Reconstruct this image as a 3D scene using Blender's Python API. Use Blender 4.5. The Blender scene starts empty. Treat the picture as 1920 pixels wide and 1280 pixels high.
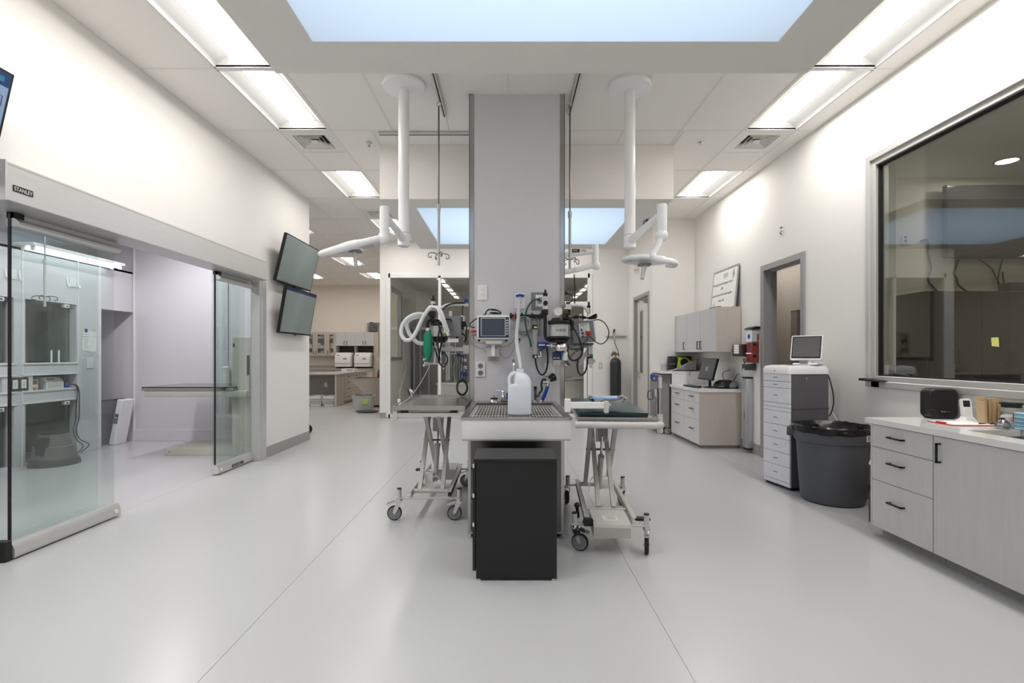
import bpy, bmesh, math, random
from mathutils import Vector, Matrix

R = math.radians
SC = bpy.context.scene
COL = SC.collection
random.seed(4)

# ------------------------------------------------------------------ camera
HC = 1.40                       # camera height
FPX, VX, VY = 935.0, 953.0, 666.0
cam = bpy.data.cameras.new('camera')
cam_o = bpy.data.objects.new('camera', cam)
COL.objects.link(cam_o)
cam_o.location = (0, 0, HC)
cam_o.rotation_euler = (R(90), 0, 0)
cam.sensor_width = 36.0
cam.lens = FPX / 1920 * 36.0
cam.shift_x = (960 - VX) / 1920
cam.shift_y = (VY - 640) / 1920
cam.clip_start = 0.05
SC.camera = cam_o

# ------------------------------------------------------------------ world (sky over the rooflights)
w = bpy.data.worlds.new('sky')
SC.world = w
w.use_nodes = True
nt = w.node_tree
nt.nodes.clear()
wo = nt.nodes.new('ShaderNodeOutputWorld')
bg = nt.nodes.new('ShaderNodeBackground')
bg.inputs['Color'].default_value = (0.57, 0.72, 0.91, 1)
bg.inputs['Strength'].default_value = 1.36
nt.links.new(bg.outputs[0], wo.inputs[0])

# ------------------------------------------------------------------ exposure and lamp strengths
vs = SC.view_settings
SC.display_settings.display_device = 'sRGB'
vs.view_transform = 'Standard'
vs.look = 'None'
vs.gamma = 1
vs.use_curve_mapping = False
vs.exposure = 0.90
LAMP = 16.0        # troffer lens
LAMP_KENNEL = 75.0
LAMP_EXAM = 25.0
SC.cycles.max_bounces = 14
SC.cycles.diffuse_bounces = 9
SC.cycles.glossy_bounces = 5
SC.cycles.transmission_bounces = 8
SC.cycles.transparent_max_bounces = 24
SC.cycles.caustics_reflective = False
SC.cycles.caustics_refractive = False
SC.cycles.sample_clamp_indirect = 6.0
SC.cycles.use_denoising = True

# ------------------------------------------------------------------ helpers: points
def P(px, py, Y):
    """the point at depth Y that lies on the sight line measured in the photograph"""
    return Vector(((px - VX) * Y / FPX, Y, HC - (py - VY) * Y / FPX))

# ------------------------------------------------------------------ helpers: geometry
class G:
    def __init__(s):
        s.v = []; s.f = []; s.mi = []; s.m = 0; s.xf = None
    def add(s, vs_, fs):
        n = len(s.v)
        if s.xf is not None:
            vs_ = [s.xf @ Vector(p) for p in vs_]
        s.v += [tuple(p) for p in vs_]
        s.f += [tuple(n + i for i in f) for f in fs]
        s.mi += [s.m] * len(fs)
        return s
    def box(s, x0, x1, y0, y1, z0, z1, b=0.0, seg=1):
        if x0 > x1: x0, x1 = x1, x0
        if y0 > y1: y0, y1 = y1, y0
        if z0 > z1: z0, z1 = z1, z0
        vs_ = [(x0, y0, z0), (x1, y0, z0), (x1, y1, z0), (x0, y1, z0), (x0, y0, z1), (x1, y0, z1), (x1, y1, z1), (x0, y1, z1)]
        fs = [(3, 2, 1, 0), (4, 5, 6, 7), (0, 1, 5, 4), (1, 2, 6, 5), (2, 3, 7, 6), (3, 0, 4, 7)]
        if b <= 0:
            return s.add(vs_, fs)
        b = min(b, 0.49 * min(x1 - x0, y1 - y0, z1 - z0))
        bm = bmesh.new()
        bv = [bm.verts.new(p) for p in vs_]
        for f in fs: bm.faces.new([bv[i] for i in f])
        bmesh.ops.bevel(bm, geom=bm.edges[:], offset=b, segments=seg, affect='EDGES', profile=0.5)
        bm.verts.index_update()
        s.add([v.co.copy() for v in bm.verts], [[v.index for v in f.verts] for f in bm.faces])
        bm.free()
        return s
    def cyl(s, p0, p1, r0, r1=None, n=16, cap=True):
        p0 = Vector(p0); p1 = Vector(p1); r1 = r0 if r1 is None else r1
        d = (p1 - p0).normalized()
        a = d.orthogonal().normalized(); c = d.cross(a)
        vs_ = []
        for p, r in ((p0, r0), (p1, r1)):
            for i in range(n):
                t = 2 * math.pi * i / n
                vs_.append(p + (a * math.cos(t) + c * math.sin(t)) * r)
        fs = [(i, (i + 1) % n, n + (i + 1) % n, n + i) for i in range(n)]
        if cap:
            fs += [tuple(range(n - 1, -1, -1)), tuple(range(n, 2 * n))]
        return s.add(vs_, fs)
    def tube(s, pts, r, n=8, smooth=6, closed=False, cap=True):
        pts = [Vector(p) for p in pts]
        rr = list(r) if isinstance(r, (list, tuple)) else [r] * len(pts)
        if smooth:
            q = []; qr = []
            m = len(pts)
            rng = range(m if closed else m - 1)
            for i in rng:
                if closed:
                    a, b, c, d = pts[i - 1], pts[i], pts[(i + 1) % m], pts[(i + 2) % m]
                else:
                    b, c = pts[i], pts[i + 1]
                    a = pts[i - 1] if i else b * 2 - c
                    d = pts[i + 2] if i + 2 < m else c * 2 - b
                for k in range(smooth):
                    t = k / smooth
                    q.append(0.5 * ((2 * b) + (c - a) * t + (2 * a - 5 * b + 4 * c - d) * t * t + (3 * b - a - 3 * c + d) * t ** 3))
                    qr.append(rr[i] * (1 - t) + rr[(i + 1) % m] * t)
            if not closed:
                q.append(pts[-1]); qr.append(rr[-1])
            pts, rr = q, qr
        m = len(pts)
        vs_ = []; prev = None
        for i, p in enumerate(pts):
            if closed: d = pts[(i + 1) % m] - pts[i - 1]
            else: d = pts[min(i + 1, m - 1)] - pts[max(i - 1, 0)]
            if d.length < 1e-9: d = Vector((0, 0, 1))
            d.normalize()
            if prev is None: a = d.orthogonal().normalized()
            else:
                a = prev - d * prev.dot(d)
                a = a.normalized() if a.length > 1e-6 else d.orthogonal().normalized()
            prev = a; c = d.cross(a)
            for k in range(n):
                t = 2 * math.pi * k / n
                vs_.append(p + (a * math.cos(t) + c * math.sin(t)) * rr[i])
        fs = []
        for i in range(m if closed else m - 1):
            j = (i + 1) % m
            for k in range(n):
                fs.append((i * n + k, i * n + (k + 1) % n, j * n + (k + 1) % n, j * n + k))
        if cap and not closed:
            fs += [tuple(range(n - 1, -1, -1)), tuple((m - 1) * n + k for k in range(n))]
        return s.add(vs_, fs)
    def lathe(s, prof, c=(0, 0, 0), n=24, axis='z', sx=1.0, sy=1.0):
        c = Vector(c); vs_ = []
        for r, z in prof:
            for i in range(n):
                t = 2 * math.pi * i / n
                x, y = r * math.cos(t) * sx, r * math.sin(t) * sy
                q = (x, y, z) if axis == 'z' else ((z, x, y) if axis == 'x' else (x, z, y))
                vs_.append(c + Vector(q))
        m = len(prof); fs = []
        for i in range(m - 1):
            for k in range(n):
                fs.append((i * n + k, i * n + (k + 1) % n, (i + 1) * n + (k + 1) % n, (i + 1) * n + k))
        if prof[0][0] > 1e-6: fs.append(tuple(range(n - 1, -1, -1)))
        if prof[-1][0] > 1e-6: fs.append(tuple((m - 1) * n + k for k in range(n)))
        return s.add(vs_, fs)
    def ball(s, c, r, n=14, sx=1, sy=1, sz=1):
        m = n // 2
        return s.lathe([(max(r * math.sin(math.pi * i / m), 1e-7), -r * math.cos(math.pi * i / m) * sz) for i in range(m + 1)], c, n, 'z', sx, sy)
    def prism(s, poly, axis, d0, d1):
        """poly: 2-D outline in the two other axes (in x, y, z order), pushed from d0 to d1 along axis"""
        n = len(poly)
        def q(u, v, d):
            return (d, u, v) if axis == 'x' else ((u, d, v) if axis == 'y' else (u, v, d))
        vs_ = [q(u, v, d0) for u, v in poly] + [q(u, v, d1) for u, v in poly]
        fs = [(i, (i + 1) % n, n + (i + 1) % n, n + i) for i in range(n)] + [tuple(range(n - 1, -1, -1)), tuple(range(n, 2 * n))]
        return s.add(vs_, fs)
    def quad(s, a, b, c, d):
        return s.add([a, b, c, d], [(0, 1, 2, 3)])
    def ring(s, c, rad, r, axis='z', n=20, k=8):
        c = Vector(c); pts = []
        for i in range(n):
            t = 2 * math.pi * i / n
            u, v = rad * math.cos(t), rad * math.sin(t)
            pts.append(c + Vector((u, v, 0) if axis == 'z' else ((0, u, v) if axis == 'x' else (u, 0, v))))
        return s.tube(pts, r, k, 0, True)
    def disc(s, c, r, axis='y', n=20, t=0.002):
        c = Vector(c); d = Vector((t, 0, 0) if axis == 'x' else ((0, t, 0) if axis == 'y' else (0, 0, t)))
        return s.cyl(c - d / 2, c + d / 2, r, r, n)

# ------------------------------------------------------------------ helpers: objects
OFF = {}      # world offset of things modelled in world coordinates
def mesh_of(name, g, mat, angle=35):
    me = bpy.data.meshes.new(name)
    me.from_pydata(g.v, [], g.f)
    for m in (mat if isinstance(mat, (list, tuple)) else [mat]):
        me.materials.append(m)
    me.polygons.foreach_set('material_index', g.mi)
    me.update()
    bm = bmesh.new(); bm.from_mesh(me)
    bmesh.ops.recalc_face_normals(bm, faces=bm.faces[:])
    bm.to_mesh(me); bm.free()
    me.polygons.foreach_set('use_smooth', [True] * len(me.polygons))
    me.set_sharp_from_angle(angle=R(angle))
    return me
def obj(name, g, mat, parent=None, label=None, kind=None, flip=False):
    if parent is not None and parent in OFF:
        o_ = OFF[parent]
        g.v = [(a - o_.x, b - o_.y, c - o_.z) for a, b, c in g.v]
        loc = None
    elif parent is None:
        xs, ys, zs = zip(*g.v)
        loc = Vector(((min(xs) + max(xs)) / 2, (min(ys) + max(ys)) / 2, min(zs)))
        g.v = [(a - loc.x, b - loc.y, c - loc.z) for a, b, c in g.v]
    else:
        loc = None
    me = mesh_of(name, g, mat)
    if flip:
        me.flip_normals()
    o = bpy.data.objects.new(name, me)
    COL.objects.link(o)
    if parent is not None:
        o.parent = parent
        if parent in OFF: OFF[o] = OFF[parent]
    else:
        o.location = loc
        OFF[o] = loc
    if label: o['label'] = label
    if kind: o['kind'] = kind
    return o
def tag(o, label, cat, group=None, kind=None):
    o['label'] = label; o['category'] = cat
    if group: o['group'] = group
    if kind: o['kind'] = kind
    return o
def thing(name, label, cat, loc, rz=0.0, group=None, world=True):
    """an Empty at the thing's base; with world=True its parts are modelled in world coordinates"""
    o = bpy.data.objects.new(name, None); COL.objects.link(o)
    o.empty_display_size = 0.05
    o.location = loc; o.rotation_euler = (0, 0, rz)
    if world: OFF[o] = Vector(loc)
    return tag(o, label, cat, group)
def dup(root, loc, rz=0.0, label=None, group=None):
    r = root.copy(); COL.objects.link(r); r.location = loc; r.rotation_euler = (0, 0, rz)
    if label: r['label'] = label
    if group: r['group'] = group
    for ch in list(root.children):
        c = ch.copy(); COL.objects.link(c); c.parent = r
        for gch in ch.children:
            d = gch.copy(); COL.objects.link(d); d.parent = c
    return r
def struct(name, g, mat, parent=None):
    return obj(name, g, mat, parent, kind='structure' if parent is None else None)
def words(name, txt, size, org, xd, yd, mat, parent, align='LEFT', sx=1.0):
    """printed lettering on a surface: org is the baseline start, xd / yd the writing directions"""
    cu = bpy.data.curves.new(name, 'FONT'); cu.body = txt; cu.size = 1.0; cu.align_x = align
    t = bpy.data.objects.new(name + '_tmp', cu); COL.objects.link(t)
    dg = bpy.context.evaluated_depsgraph_get()
    me0 = bpy.data.meshes.new_from_object(t.evaluated_get(dg))
    org = Vector(org); xd = Vector(xd).normalized(); yd = Vector(yd).normalized()
    g = G()
    g.add([org + xd * (v.co.x * size * sx) + yd * (v.co.y * size) for v in me0.vertices], [tuple(p.vertices) for p in me0.polygons])
    bpy.data.objects.remove(t); bpy.data.meshes.remove(me0)
    return obj(name, g, mat, parent)

# ------------------------------------------------------------------ materials
def lin(c):
    return tuple(((x + 0.055) / 1.055) ** 2.4 if x > 0.04045 else x / 12.92 for x in c)
MATS = {}
def M(name, rgb, rough=0.5, metal=0.0, var=0.03, scale=30.0, bump=0.0, stretch=None, spec=0.5, trans=0.0, ior=1.45, sss=0.0, emit=0.0):
    if name in MATS: return MATS[name]
    m = bpy.data.materials.new(name); m.use_nodes = True
    t = m.node_tree; b = t.nodes['Principled BSDF']
    c = lin([x / 255 for x in rgb])
    b.inputs['Roughness'].default_value = rough
    b.inputs['Metallic'].default_value = metal
    b.inputs['Specular IOR Level'].default_value = spec
    b.inputs['IOR'].default_value = ior
    b.inputs['Transmission Weight'].default_value = trans
    if emit:
        b.inputs['Emission Color'].default_value = (*c, 1); b.inputs['Emission Strength'].default_value = emit
    tc = t.nodes.new('ShaderNodeTexCoord'); mp = t.nodes.new('ShaderNodeMapping')
    t.links.new(tc.outputs['Object'], mp.inputs[0])
    if stretch: mp.inputs['Scale'].default_value = stretch
    nz = t.nodes.new('ShaderNodeTexNoise'); nz.inputs['Scale'].default_value = scale; nz.inputs['Detail'].default_value = 4
    t.links.new(mp.outputs[0], nz.inputs['Vector'])
    rp = t.nodes.new('ShaderNodeValToRGB')
    rp.color_ramp.elements[0].position = 0.3; rp.color_ramp.elements[1].position = 0.7
    rp.color_ramp.elements[0].color = (*[max(0, x * (1 - var)) for x in c], 1)
    rp.color_ramp.elements[1].color = (*[min(1, x * (1 + var)) for x in c], 1)
    t.links.new(nz.outputs['Fac'], rp.inputs[0]); t.links.new(rp.outputs[0], b.inputs['Base Color'])
    if bump:
        bp = t.nodes.new('ShaderNodeBump'); bp.inputs['Strength'].default_value = bump; bp.inputs['Distance'].default_value = 0.002
        t.links.new(nz.outputs['Fac'], bp.inputs['Height']); t.links.new(bp.outputs[0], b.inputs['Normal'])
    MATS[name] = m
    return m
def emit_mat(name, rgb, strength):
    m = bpy.data.materials.new(name); m.use_nodes = True; t = m.node_tree; t.nodes.clear()
    o = t.nodes.new('ShaderNodeOutputMaterial'); e = t.nodes.new('ShaderNodeEmission')
    e.inputs[0].default_value = (*lin([x / 255 for x in rgb]), 1); e.inputs[1].default_value = strength
    t.links.new(e.outputs[0], o.inputs[0]); MATS[name] = m
    return m
def glass_mat(name, tint, f0=0.05, rough=0.0, refl=(1, 1, 1)):
    """thin pane: tinted see-through mixed with a mirror by the facing angle"""
    m = bpy.data.materials.new(name); m.use_nodes = True; t = m.node_tree; t.nodes.clear()
    o = t.nodes.new('ShaderNodeOutputMaterial'); mx = t.nodes.new('ShaderNodeMixShader')
    tr = t.nodes.new('ShaderNodeBsdfTransparent'); gl = t.nodes.new('ShaderNodeBsdfGlossy')
    tr.inputs[0].default_value = (*tint, 1); gl.inputs['Color'].default_value = (*refl, 1); gl.inputs['Roughness'].default_value = rough
    lw = t.nodes.new('ShaderNodeLayerWeight'); pw = t.nodes.new('ShaderNodeMath'); pw.operation = 'POWER'; pw.inputs[1].default_value = 5
    ma = t.nodes.new('ShaderNodeMath'); ma.operation = 'MULTIPLY_ADD'; ma.inputs[1].default_value = 1 - f0; ma.inputs[2].default_value = f0
    t.links.new(lw.outputs['Facing'], pw.inputs[0]); t.links.new(pw.outputs[0], ma.inputs[0]); t.links.new(ma.outputs[0], mx.inputs[0])
    t.links.new(tr.outputs[0], mx.inputs[1]); t.links.new(gl.outputs[0], mx.inputs[2]); t.links.new(mx.outputs[0], o.inputs[0])
    MATS[name] = m
    return m
def trans_mat(name, rgb, mixt=0.5):
    """translucent sheet or plastic: diffuse mixed with light let through"""
    m = bpy.data.materials.new(name); m.use_nodes = True; t = m.node_tree; t.nodes.clear()
    o = t.nodes.new('ShaderNodeOutputMaterial'); mx = t.nodes.new('ShaderNodeMixShader')
    d = t.nodes.new('ShaderNodeBsdfDiffuse'); tr = t.nodes.new('ShaderNodeBsdfTranslucent')
    c = (*lin([x / 255 for x in rgb]), 1); d.inputs[0].default_value = c; tr.inputs[0].default_value = c
    mx.inputs[0].default_value = mixt
    t.links.new(d.outputs[0], mx.inputs[1]); t.links.new(tr.outputs[0], mx.inputs[2]); t.links.new(mx.outputs[0], o.inputs[0])
    MATS[name] = m
    return m

WALL = M('wall_paint', (231, 229, 225), 0.65, var=0.012, scale=60, bump=0.04)
WALLW = M('wall_paint_warm', (232, 225, 215), 0.65, var=0.012, scale=60, bump=0.04)
LILAC = M('panel_lilac_grey', (210, 208, 212), 0.35, var=0.01)
CEIL = M('ceiling_tile_white', (236, 233, 229), 0.8, var=0.015, scale=200, bump=0.08)
TBAR = M('ceiling_bar_white', (228, 226, 222), 0.5)
SOFF = M('soffit_paint', (234, 231, 226), 0.7, var=0.01)
FLOORM = M('vinyl_floor', (188, 188, 188), 0.26, var=0.035, scale=900, spec=0.45)
SEAM = M('vinyl_weld', (178, 176, 172), 0.5)
COVE = M('vinyl_base', (160, 158, 155), 0.45)
ALU = M('brushed_aluminium', (212, 211, 209), 0.36, 0.55, var=0.04, scale=120, stretch=(1, 0.03, 1))
ALUF = M('anodised_frame', (172, 172, 172), 0.4, 0.6, var=0.02)
STEEL = M('stainless_steel', (178, 177, 175), 0.25, 1.0, var=0.05, scale=60, stretch=(1, 1, 0.05))
STEELD = M('stainless_dark', (104, 103, 102), 0.28, 1.0, var=0.05)
CHROME = M('chrome', (220, 220, 222), 0.08, 1.0, var=0.01)
BRASS = M('brass', (176, 150, 96), 0.3, 1.0)
WHITE = M('white_enamel', (236, 236, 236), 0.25, var=0.01)
PLAS = M('white_plastic', (230, 230, 228), 0.4, var=0.01)
LGREY = M('light_grey_paint', (196, 194, 190), 0.4, var=0.015)
TGREY = M('table_grey_enamel', (190, 188, 182), 0.35, var=0.015)
MGREY = M('mid_grey_plastic', (128, 129, 131), 0.45)
DGREY = M('dark_grey_plastic', (72, 73, 78), 0.45)
CGREY = M('cabinet_side_grey', (96, 94, 98), 0.4)
BLACK = M('black_plastic', (22, 22, 23), 0.4)
BLACKM = M('black_painted_steel', (22, 22, 23), 0.42, var=0.04, scale=80)
RUBBER = M('black_rubber', (26, 26, 27), 0.6)
CAB = M('cabinet_laminate', (200, 199, 198), 0.45, var=0.025, scale=10, stretch=(6, 6, 0.35))
CABW = M('cabinet_laminate_tan', (192, 183, 175), 0.5, var=0.03, scale=10, stretch=(6, 6, 0.35))
CABI = M('cabinet_shadow_gap', (70, 66, 62), 0.7)
QUARTZ = M('white_quartz', (228, 227, 225), 0.12, var=0.015, scale=250)
BLUE = M('blue_plastic', (22, 64, 150), 0.35)
NAVY = M('navy_anodised', (40, 50, 84), 0.4, 0.3)
GREENB = M('green_rubber_bag', (20, 140, 104), 0.45)
TEAL = M('dark_teal_vinyl', (22, 52, 54), 0.3)
RED = M('red_plastic', (190, 34, 36), 0.4)
ORED = M('amber_red_plastic', (170, 48, 30), 0.2)
LIME = M('lime_green', (178, 208, 40), 0.4)
CREAM = M('cream_metal', (196, 194, 183), 0.45)
KRAFT = M('kraft_paper', (196, 168, 132), 0.8, var=0.06, scale=40)
PAPER = M('white_paper', (240, 240, 238), 0.8)
PADB = M('pale_blue_pad', (168, 208, 226), 0.9, var=0.05)
SCRN = M('dark_screen', (40, 46, 54), 0.12)
SCRG = M('grey_green_screen', (142, 152, 150), 0.1, var=0.02, scale=3)
HOSEW = M('corrugated_white_hose', (226, 228, 228), 0.4)
YELL = M('yellow_paper', (226, 224, 130), 0.8)
TAN = M('tan_paint', (198, 193, 186), 0.7)
DKCAB = M('charcoal_cabinet', (50, 48, 47), 0.35, var=0.03)
INK = M('black_ink', (24, 24, 28), 0.7)
GLASS = glass_mat('slider_glass', (0.90, 0.935, 0.922), 0.04)
GLASSC = glass_mat('clear_glass', (0.965, 0.975, 0.965), 0.03)
GLASSD = glass_mat('observation_glass', (0.84, 0.87, 0.83), 0.085)
CLEARP = glass_mat('clear_plastic', (0.90, 0.91, 0.91), 0.06, 0.08)
SKYPANE = trans_mat('rooflight_acrylic', (244, 246, 248), 0.85)
JUGM = trans_mat('milky_plastic', (240, 242, 246), 0.3)
TUBEM = trans_mat('milky_tube', (226, 228, 232), 0.4)
LENS = emit_mat('troffer_lens', (255, 252, 248), LAMP)
LENSIDE = emit_mat('troffer_basket_side', (255, 252, 248), 2.0)
LENSK = emit_mat('kennel_lens', (255, 246, 232), LAMP_KENNEL)
LENSX = emit_mat('tube_lens', (240, 246, 255), LAMP_EXAM * 0.10)
LENSX2 = emit_mat('exam_fill_lens', (252, 250, 255), LAMP_EXAM)
TROFF = M('troffer_reflector', (225, 225, 223), 0.5, var=0.005)

# ================================================================== STRUCTURE
H = 3.962           # ceiling height
XL, XR = -3.305, 3.50

def subtract(rects, hole):
    """rectangles (u0,u1,v0,v1) minus one rectangle"""
    out = []
    a0, a1, b0, b1 = hole
    for u0, u1, v0, v1 in rects:
        if a0 >= u1 or a1 <= u0 or b0 >= v1 or b1 <= v0:
            out.append((u0, u1, v0, v1)); continue
        if u0 < a0: out.append((u0, a0, v0, v1))
        if a1 < u1: out.append((a1, u1, v0, v1))
        m0, m1 = max(u0, a0), min(u1, a1)
        if v0 < b0: out.append((m0, m1, v0, b0))
        if b1 < v1: out.append((m0, m1, b1, v1))
    return out
def slab(g, axis, d0, d1, rect, holes=()):
    rs = [rect]
    for h in holes: rs = subtract(rs, h)
    for u0, u1, v0, v1 in rs:
        if axis == 'x': g.box(d0, d1, u0, u1, v0, v1)
        elif axis == 'y': g.box(u0, u1, d0, d1, v0, v1)
        else: g.box(u0, u1, v0, v1, d0, d1)
    return g

# ---- floor: welded vinyl sheets
fl = struct('floor', G().box(-9.3, 8.7, -1.8, 18.5, -0.06, -0.003), SEAM)
sx = [-9.3, -7.73, -5.60, -3.46, -1.33, 0.80, 2.93, 5.06, 8.7]
for a, b in zip(sx, sx[1:]):
    obj('vinyl_sheet', G().box(a + 0.0015, b - 0.0015, -1.8, 18.5, -0.003, 0.0), FLOORM, fl)

# ---- soffits and rooflights
S1 = (-1.567, 2.016, 0.50, 3.37); O1 = (-1.19, 1.64, 0.87, 3.03)
S2 = (-1.567, 2.016, 6.08, 8.93); O2 = (-1.19, 1.66, 6.45, 8.56)
for S, O in ((S1, O1), (S2, O2)):
    g = G(); slab(g, "z", 3.305, 4.35, S, [O])
    so = struct('ceiling_soffit', g, SOFF)
    obj('rooflight_pane', G().box(O[0] - 0.01, O[1] + 0.01, O[2] - 0.01, O[3] + 0.01, 3.3055, 3.313), SKYPANE, so)

# ---- suspended ceiling: unseen slab added against sky leaks, bars, tiles
lines_x = [XL, -2.63, -2.03, -1.33, -0.68, 0.0, 0.66, 1.32, 1.98, 2.68, 3.29, XR]
hall_x = [-9.15, -8.1, -7.4, -6.70, -6.07, -5.40, -4.67, -4.03, XL]
lines_y = [4.466 + 1.2246 * k for k in range(-5, 12)]
lines_y = [-1.65] + lines_y[1:] + [18.3]
def T(k): return 4.466 + 1.2246 * k
troffers = []
for k in (-4, -3, -2, -1, 0, 2):  # the three nearest rows are out of view, added for their light
    troffers += [(-2.63, -2.03, T(k), T(k + 1)), (2.68, 3.29, T(k), T(k + 1))]
troffers += [(-2.63, -2.03, T(4), T(5)), (-4.67, -4.03, T(4), T(5)), (-4.67, -4.03, T(7), T(8)), (-6.70, -6.07, T(9), T(10)), (-4.67, -4.03, T(9), T(10)), (-6.70, -6.07, T(6), T(7)), (-8.1, -7.4, T(4), T(5)), (-0.68, 0.0, T(4), T(5)), (0.66, 1.32, T(4), T(5))]  # last two are unseen, added to brighten the back of the room
diffusers = [(-2.63, -2.03, T(1), T(1) + 0.61), (2.68, 3.29, T(1), T(1) + 0.61), (-2.63, -2.03, T(4) - 0.61, T(4)), (-4.03 + 0.02, -3.42, 16.72, 17.33)]
g = G()
slab(g, 'z', 4.06, 4.16, (-9.3, 3.8, -1.8, 18.5), [S1, S2])
ceil_o = struct('ceiling', g, SOFF)
tiles = []
def fill(xs, y0, y1):
    ys = [y0] + [y for y in lines_y if y0 + 0.02 < y < y1 - 0.02] + [y1]
    for a, b in zip(xs, xs[1:]):
        for c, d in zip(ys, ys[1:]):
            rs = [(a, b, c, d)]
            for h in troffers + diffusers + [S1, S2]: rs = subtract(rs, h)
            tiles.extend(rs)
fill(lines_x, -1.65, 9.37)
fill([x for x in lines_x if x < 2.7] + [2.706], 9.37, 11.15)
fill([x for x in hall_x], 8.28, 18.3)
fill([XL, -2.87], 11.15, 18.3)
gb = G()
for (a, b, c, d) in tiles + troffers + diffusers:
    if b - a < 0.03 or d - c < 0.03: continue
    e = 0.011
    gb.box(a, a + e, c, d, H - 0.002, H + 0.02); gb.box(b - e, b, c, d, H - 0.002, H + 0.02)
    gb.box(a + e, b - e, c, c + e, H - 0.002, H + 0.02); gb.box(a + e, b - e, d - e, d, H - 0.002, H + 0.02)
obj('ceiling_bar', gb, TBAR, ceil_o)
for (a, b, c, d) in tiles:
    if b - a < 0.03 or d - c < 0.03: continue
    obj('ceiling_tile', G().box(a + 0.006, b - 0.006, c + 0.006, d - 0.006, H + 0.004, H + 0.022), CEIL, ceil_o)

# ---- walls
struct('wall_left', slab(G(), 'x', XL - 0.15, XL, (-1.8, 8.28, 0, 4.1), [(2.3, 6.78, -1, 2.60)]), WALL)
struct('wall_right', slab(G(), 'x', XR, XR + 0.15, (-1.8, 9.5, 0, 4.1), [(0.9, 4.83, 1.13, 3.29), (5.93, 6.83, -1, 2.60)]), WALL)
struct('wall_front', G().box(-9.3, 8.7, -1.8, -1.65, 0, 4.1), WALL)
struct('wall_back_right', G().box(2.706, XR, 9.37, 9.5, 0, 4.1), WALL)
struct('wall_return', slab(G(), 'x', 2.706, 2.85, (9.5, 11.3, 0, 4.1), [(9.62, 10.68, -1, 2.60)]), WALL)
struct('wall_return_backing', G().box(3.3, 3.4, 9.5, 11.5, 0, 4.1), TAN)
struct('wall_back', slab(G(), 'y', 11.15, 11.3, (-2.87, 2.85, 0, 4.1), [(-2.68, 1.825, 0.04, 3.18)]), WALL)
struct('wall_hall', slab(G(), 'x', -2.87, -2.80, (11.3, 18.3, 0, 4.1), [(11.62, 13.0, 1.33, 3.0)]), WALLW)
struct('wall_hall_end', G().box(-9.3, -2.8, 18.3, 18.45, 0, 4.1), WALLW)
struct('wall_hall_left', G().box(-9.3, -9.15, 8.28, 18.3, 0, 4.1), WALLW)
struct('wall_exam_far', G().box(-9.3, XL - 0.15, 8.15, 8.28, 0, 4.1), LILAC)

# the pillar in the middle of the room
struct('wall_pillar', G().box(-0.380, 0.550, 4.904, 5.65, 0, 4.0), LILAC)
g = G()
for x0, x1 in ((-0.384, -0.340), (0.510, 0.554)):
    g.box(x0, x1, 4.898, 4.904, 0.90, 3.99)
for x in (-0.386, 0.550):
    g.box(x, x + 0.006, 4.898, 4.96, 0.90, 3.99)
struct('trim_1', g, STEEL)

# bases
g = G()
for x0, x1, y0, y1 in ((XL, XL + 0.006, 6.79, 8.286), (XL - 0.15, XL + 0.006, 8.28, 8.286)): g.box(x0, x1, y0, y1, 0, 0.15)
struct('baseboard_left', g, COVE)
g = G()
for x0, x1, y0, y1 in ((XR - 0.006, XR, -1.6, 5.9), (XR - 0.006, XR, 6.88, 9.37)): g.box(x0, x1, y0, y1, 0, 0.15)
struct('baseboard_right', g, COVE)
g = G()
g.box(-2.876, -2.69, 11.144, 11.15, 0, 0.12); g.box(1.92, 2.706, 11.144, 11.15, 0, 0.12); g.box(2.7, 2.706, 9.37, 9.56, 0, 0.12); g.box(2.706, XR, 9.364, 9.37, 0, 0.12)
struct('baseboard_back', g, COVE)
struct('trim_2', G().box(-2.874, -2.70, 11.138, 11.15, 0.12, 1.30), PLAS)

# exam room behind the slider
holes = [(6.32, 7.07, 1.305, 2.116), (6.32, 7.07, 0.02, 0.78), (6.42, 7.07, 0.948, 1.14),
         (5.40, 6.17, 1.305, 2.116), (5.40, 6.17, 0.02, 0.78), (5.40, 6.03, 0.948, 1.14), (7.50, 8.16, -0.1, 2.10)]
struct('wall_exam_left', slab(G(), 'x', -6.22, -6.12, (1.4, 8.15, 0, 2.75), holes), LILAC)
g = G()
g.box(-6.9, -6.85, 1.4, 8.15, 0, 3.4)
g.box(-6.9, -6.22, 7.12, 7.48, 0, 2.75); g.box(-6.9, -6.22, 6.19, 6.30, 0, 2.75)
g.box(-6.9, -6.22, 5.3, 8.15, 2.13, 2.2); g.box(-6.9, -6.22, 5.3, 7.12, 0.80, 0.93); g.box(-6.9, -6.22, 5.3, 7.12, 1.16, 1.29)
g.box(-6.9, -6.12, 1.4, 8.15, 2.72, 2.75)
struct('wall_exam_niches', g, LILAC)
struct('wall_exam_near', G().box(-6.9, XL - 0.15, 1.3, 1.4, 0, 3.5), LILAC)
struct('ceiling_exam', G().box(-6.9, XL - 0.15, 1.3, 8.15, 3.4, 3.5), SOFF)
g = G()
g.box(-6.12, XL - 0.15, 8.138, 8.15, 0, 0.19, 0.004)
g.box(-6.12, -6.108, 7.09, 7.48, 0, 0.19, 0.004)
struct('baseboard_exam', g, LILAC)
g = G()       # white ledges and joint strips on the niche wall
for y0, y1 in ((6.28, 7.10), (5.36, 6.20)):
    g.box(-6.12, -6.105, y0, y1, 1.285, 1.305); g.box(-6.12, -6.105, y0, y1, 0.78, 0.80); g.box(-6.12, -6.105, y0, y1, 1.14, 1.155); g.box(-6.12, -6.105, y0, y1, 0.93, 0.948)
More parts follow.
